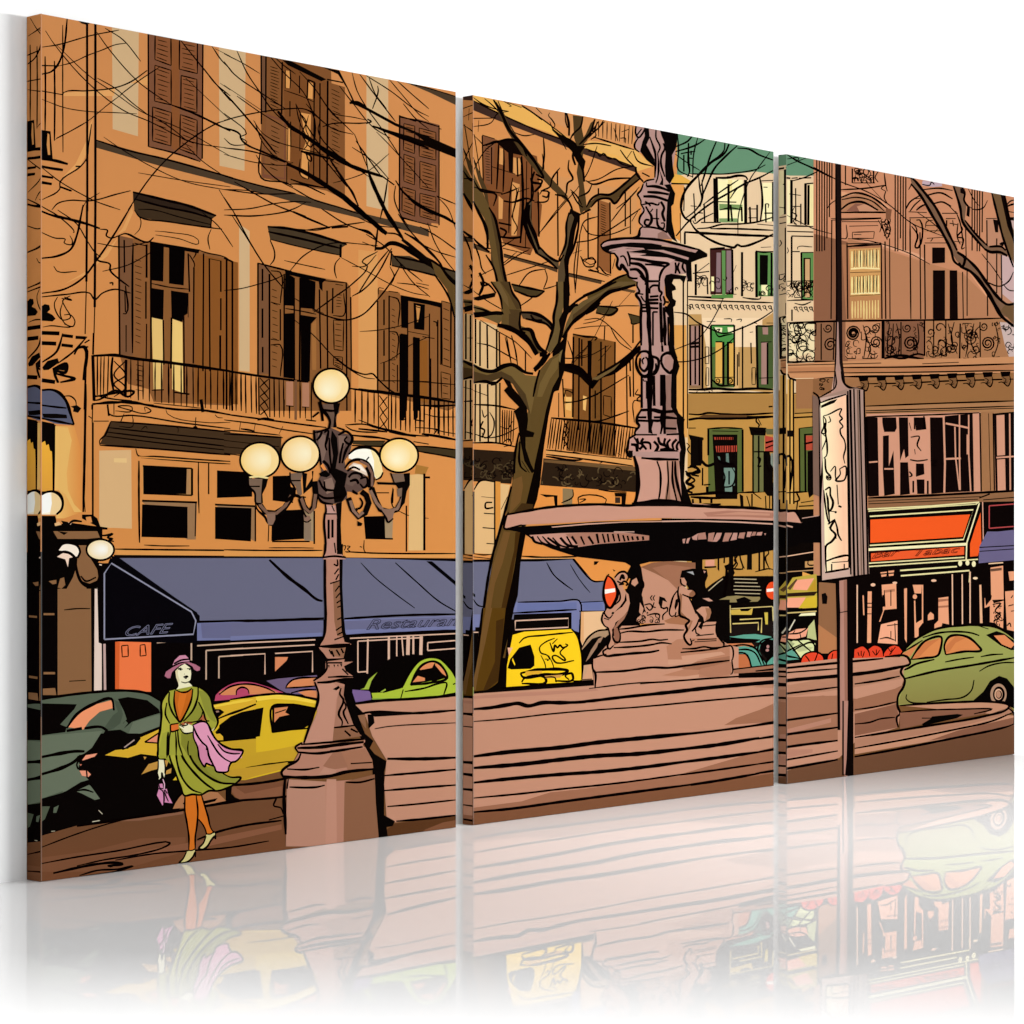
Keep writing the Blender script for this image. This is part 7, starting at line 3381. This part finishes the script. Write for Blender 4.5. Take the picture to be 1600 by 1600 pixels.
k 2.6 410,1270 390,1400 385,1600
k 2.4 480,1270 490,1400 490,1600
k 2.4 510,1260 530,1450 580,1600
k 2 660,1400 650,1500 660,1600
f D8D0A0 980,1250 1030,1210 1000,1270
G woman/shawl
f E49CB8 720,1180 850,1130 910,1140 950,1240 1050,1390 1150,1470 1280,1520 1410,1540 1400,1640 1200,1640 800,1640 790,1500 740,1350
o 220 1160 8
f E49CB8 690,-10 820,-60 920,-20 1000,10 1100,70 1275,100 1240,200 1160,250 1130,260 1090,370 950,370 915,300 820,270 800,305 740,230 715,100
f D488A6 710,50 760,0 800,60 850,150 900,290 820,265 800,305 745,230
f D488A6 980,20 1100,80 1270,105 1240,150 1100,140 1000,60
k 2.4 690,0 715,100 730,200 800,305 815,265 860,280 915,300 940,360 1000,375 1090,360 1100,310 1135,250 1180,240 1235,190 1275,100 1130,80 1000,20
k 3 760,0 820,50 850,170 920,310
k 2.4 890,0 960,120 1040,200 1130,250
k 2.4 960,20 1040,110 1140,140 1240,140
o 220 1000 8.8889
k 2.6 720,1180 780,1320 850,1420 910,1480 910,1530
k 2.6 720,1180 850,1130 915,1150 980,1280 1050,1390 1200,1500 1410,1540
k 2.4 925,1325 980,1420 1060,1560
k 2 730,1200 730,1350 790,1500 800,1600
G woman/hand
o 220 1160 8
f F2ECC4 220,215 290,220 305,300 300,400 290,440 270,380 250,380 250,440 225,465 205,350
k 2.2 218,220 215,320 205,380 225,450
k 2.2 290,220 305,310 298,390
f 0A0605 255,370 275,380 285,440 255,440
G woman/handbag
f D88CB4 220,520 270,515 280,575 325,580 340,650 395,760 300,750 270,790 200,660 225,580
k 2.4 225,575 275,610 290,680 285,790
k 2 290,590 310,660 345,740
k 2 225,520 240,570 320,575
c E8B8D0 1.6 275,460 295,520 290,590
k 2.4 300,590 330,640
'''

draw(ART)

# ------------------------------------------------------------------ printing it on the canvases
STEP = 3.5e-6
def clip_poly(poly, ax, lim, keep_less):
    out = []
    for i in range(len(poly)):
        a, b_ = poly[i], poly[(i + 1) % len(poly)]
        da = (lim - a[0][ax]) if keep_less else (a[0][ax] - lim)
        db = (lim - b_[0][ax]) if keep_less else (b_[0][ax] - lim)
        if da >= 0: out.append(a)
        if (da >= 0) != (db >= 0):
            t = da / (da - db)
            out.append((tuple(a[0][k] + (b_[0][k] - a[0][k]) * t for k in range(2)), tuple(a[1][k] + (b_[1][k] - a[1][k]) * t for k in range(3))))
    return out

class Ink:
    def __init__(s): s.v = []; s.f = []; s.c = []
    def add(s, pts, cols):
        n = len(s.v); s.v += pts; s.f.append(tuple(range(n, n + len(pts)))); s.c += cols
    def build(s, name, parent):
        me = bpy.data.meshes.new(name); me.from_pydata(s.v, [], s.f)
        at_ = me.color_attributes.new('ink', 'FLOAT_COLOR', 'POINT')
        at_.data.foreach_set('color', [k for c in s.c for k in (c[0], c[1], c[2], 1.0)])
        me.materials.append(M_PRINT)
        o = bpy.data.objects.new(name, me); COL.objects.link(o); o.parent = parent
        return o

NAMES = {'woman': 'person'}
def kind_name(k): return 'printed_' + NAMES.get(k, k)
MAXL = max(d[1] for d in DRAW)
VS = 1.028
for P in PANELS:
    u0, u1, T = P['u0'], P['u0'] + P['W'], P['T']
    motifs = {}
    edge = Ink(); highlight = Ink()
    zt = H - LIFT
    for key, L, tris, colf in DRAW:
        for t in tris:
            pl = []
            for q in t:
                u, z = to_plane(q[0], q[1]); pl.append(((u, z - LIFT), colf(q[0], q[1])))
            us = [q[0][0] for q in pl]
            if max(us) <= u0 or min(us) >= u1: continue
            p2 = pl
            for ax, lim, less in ((0, u0, False), (0, u1, True), (1, 0.0, False), (1, zt, True)):
                if p2: p2 = clip_poly(p2, ax, lim, less)
            if len(p2) >= 3:
                m = motifs.setdefault(key, Ink())
                m.add([(q[0][0] - u0, -STEP * L, q[0][1]) for q in p2], [q[1] for q in p2])
                # the same picture, once more, wrapped round the left edge
                if min(q[0][0] for q in p2) < u0 + T:
                    zc = CAM_Z - LIFT
                    p3 = [((q[0][0], zc + (q[0][1] - zc) * VS), q[1]) for q in p2]
                    for ax, lim, less in ((0, u0 + T, True), (1, 0.0, False), (1, zt, True)):
                        if p3: p3 = clip_poly(p3, ax, lim, less)
                    if len(p3) >= 3:
                        edge.add([(-STEP * L, T - (q[0][0] - u0), q[0][1]) for q in p3], [q[1] for q in p3])
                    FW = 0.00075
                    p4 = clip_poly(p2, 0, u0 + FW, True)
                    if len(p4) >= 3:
                        highlight.add([(q[0][0] - u0, -STEP * (L + MAXL + 2), q[0][1]) for q in p4], [tuple(min(.9, v * 0.85 + 0.07) for v in q[1]) for q in p4])  # front-left edge highlight put into the colour: a lightened copy of the print
    # outside loop order: parent motif first, then its details
    last = {}
    for key in sorted(motifs, key=lambda k: k[1]):
        names = key[0].split('/')
        if len(names) == 1:
            if names[0] in last and names[0] not in MANY:
                src = motifs[key]; dst = last[names[0]][1]
                n = len(dst.v); dst.v += src.v; dst.c += src.c; dst.f += [tuple(i + n for i in f) for f in src.f]
            else: last[names[0]] = [None, motifs[key], []]
            if names[0] in MANY: P['parts'][key] = last.pop(names[0])
        else:
            if names[0] not in last: last[names[0]] = [None, None, []]
            last[names[0]][2].append((names[1], motifs[key]))
    def make(nm, rec):
        if rec[1] is None:
            par = bpy.data.objects.new(kind_name(nm), None); COL.objects.link(par); par.parent = P['root']; par.empty_display_size = 0.02
        else: par = rec[1].build(kind_name(nm), P['root'])
        for sub, inkm in rec[2]: inkm.build(kind_name(sub), par)
    for nm, rec in last.items(): make(nm, rec)
    for key, rec in P['parts'].items(): make(key[0], rec)
    edge.build('wrapped_edge', P['root'])
    highlight.build('painted_edge_highlight', P['root'])
print('layers', MAXL, 'pieces', len(DRAW))
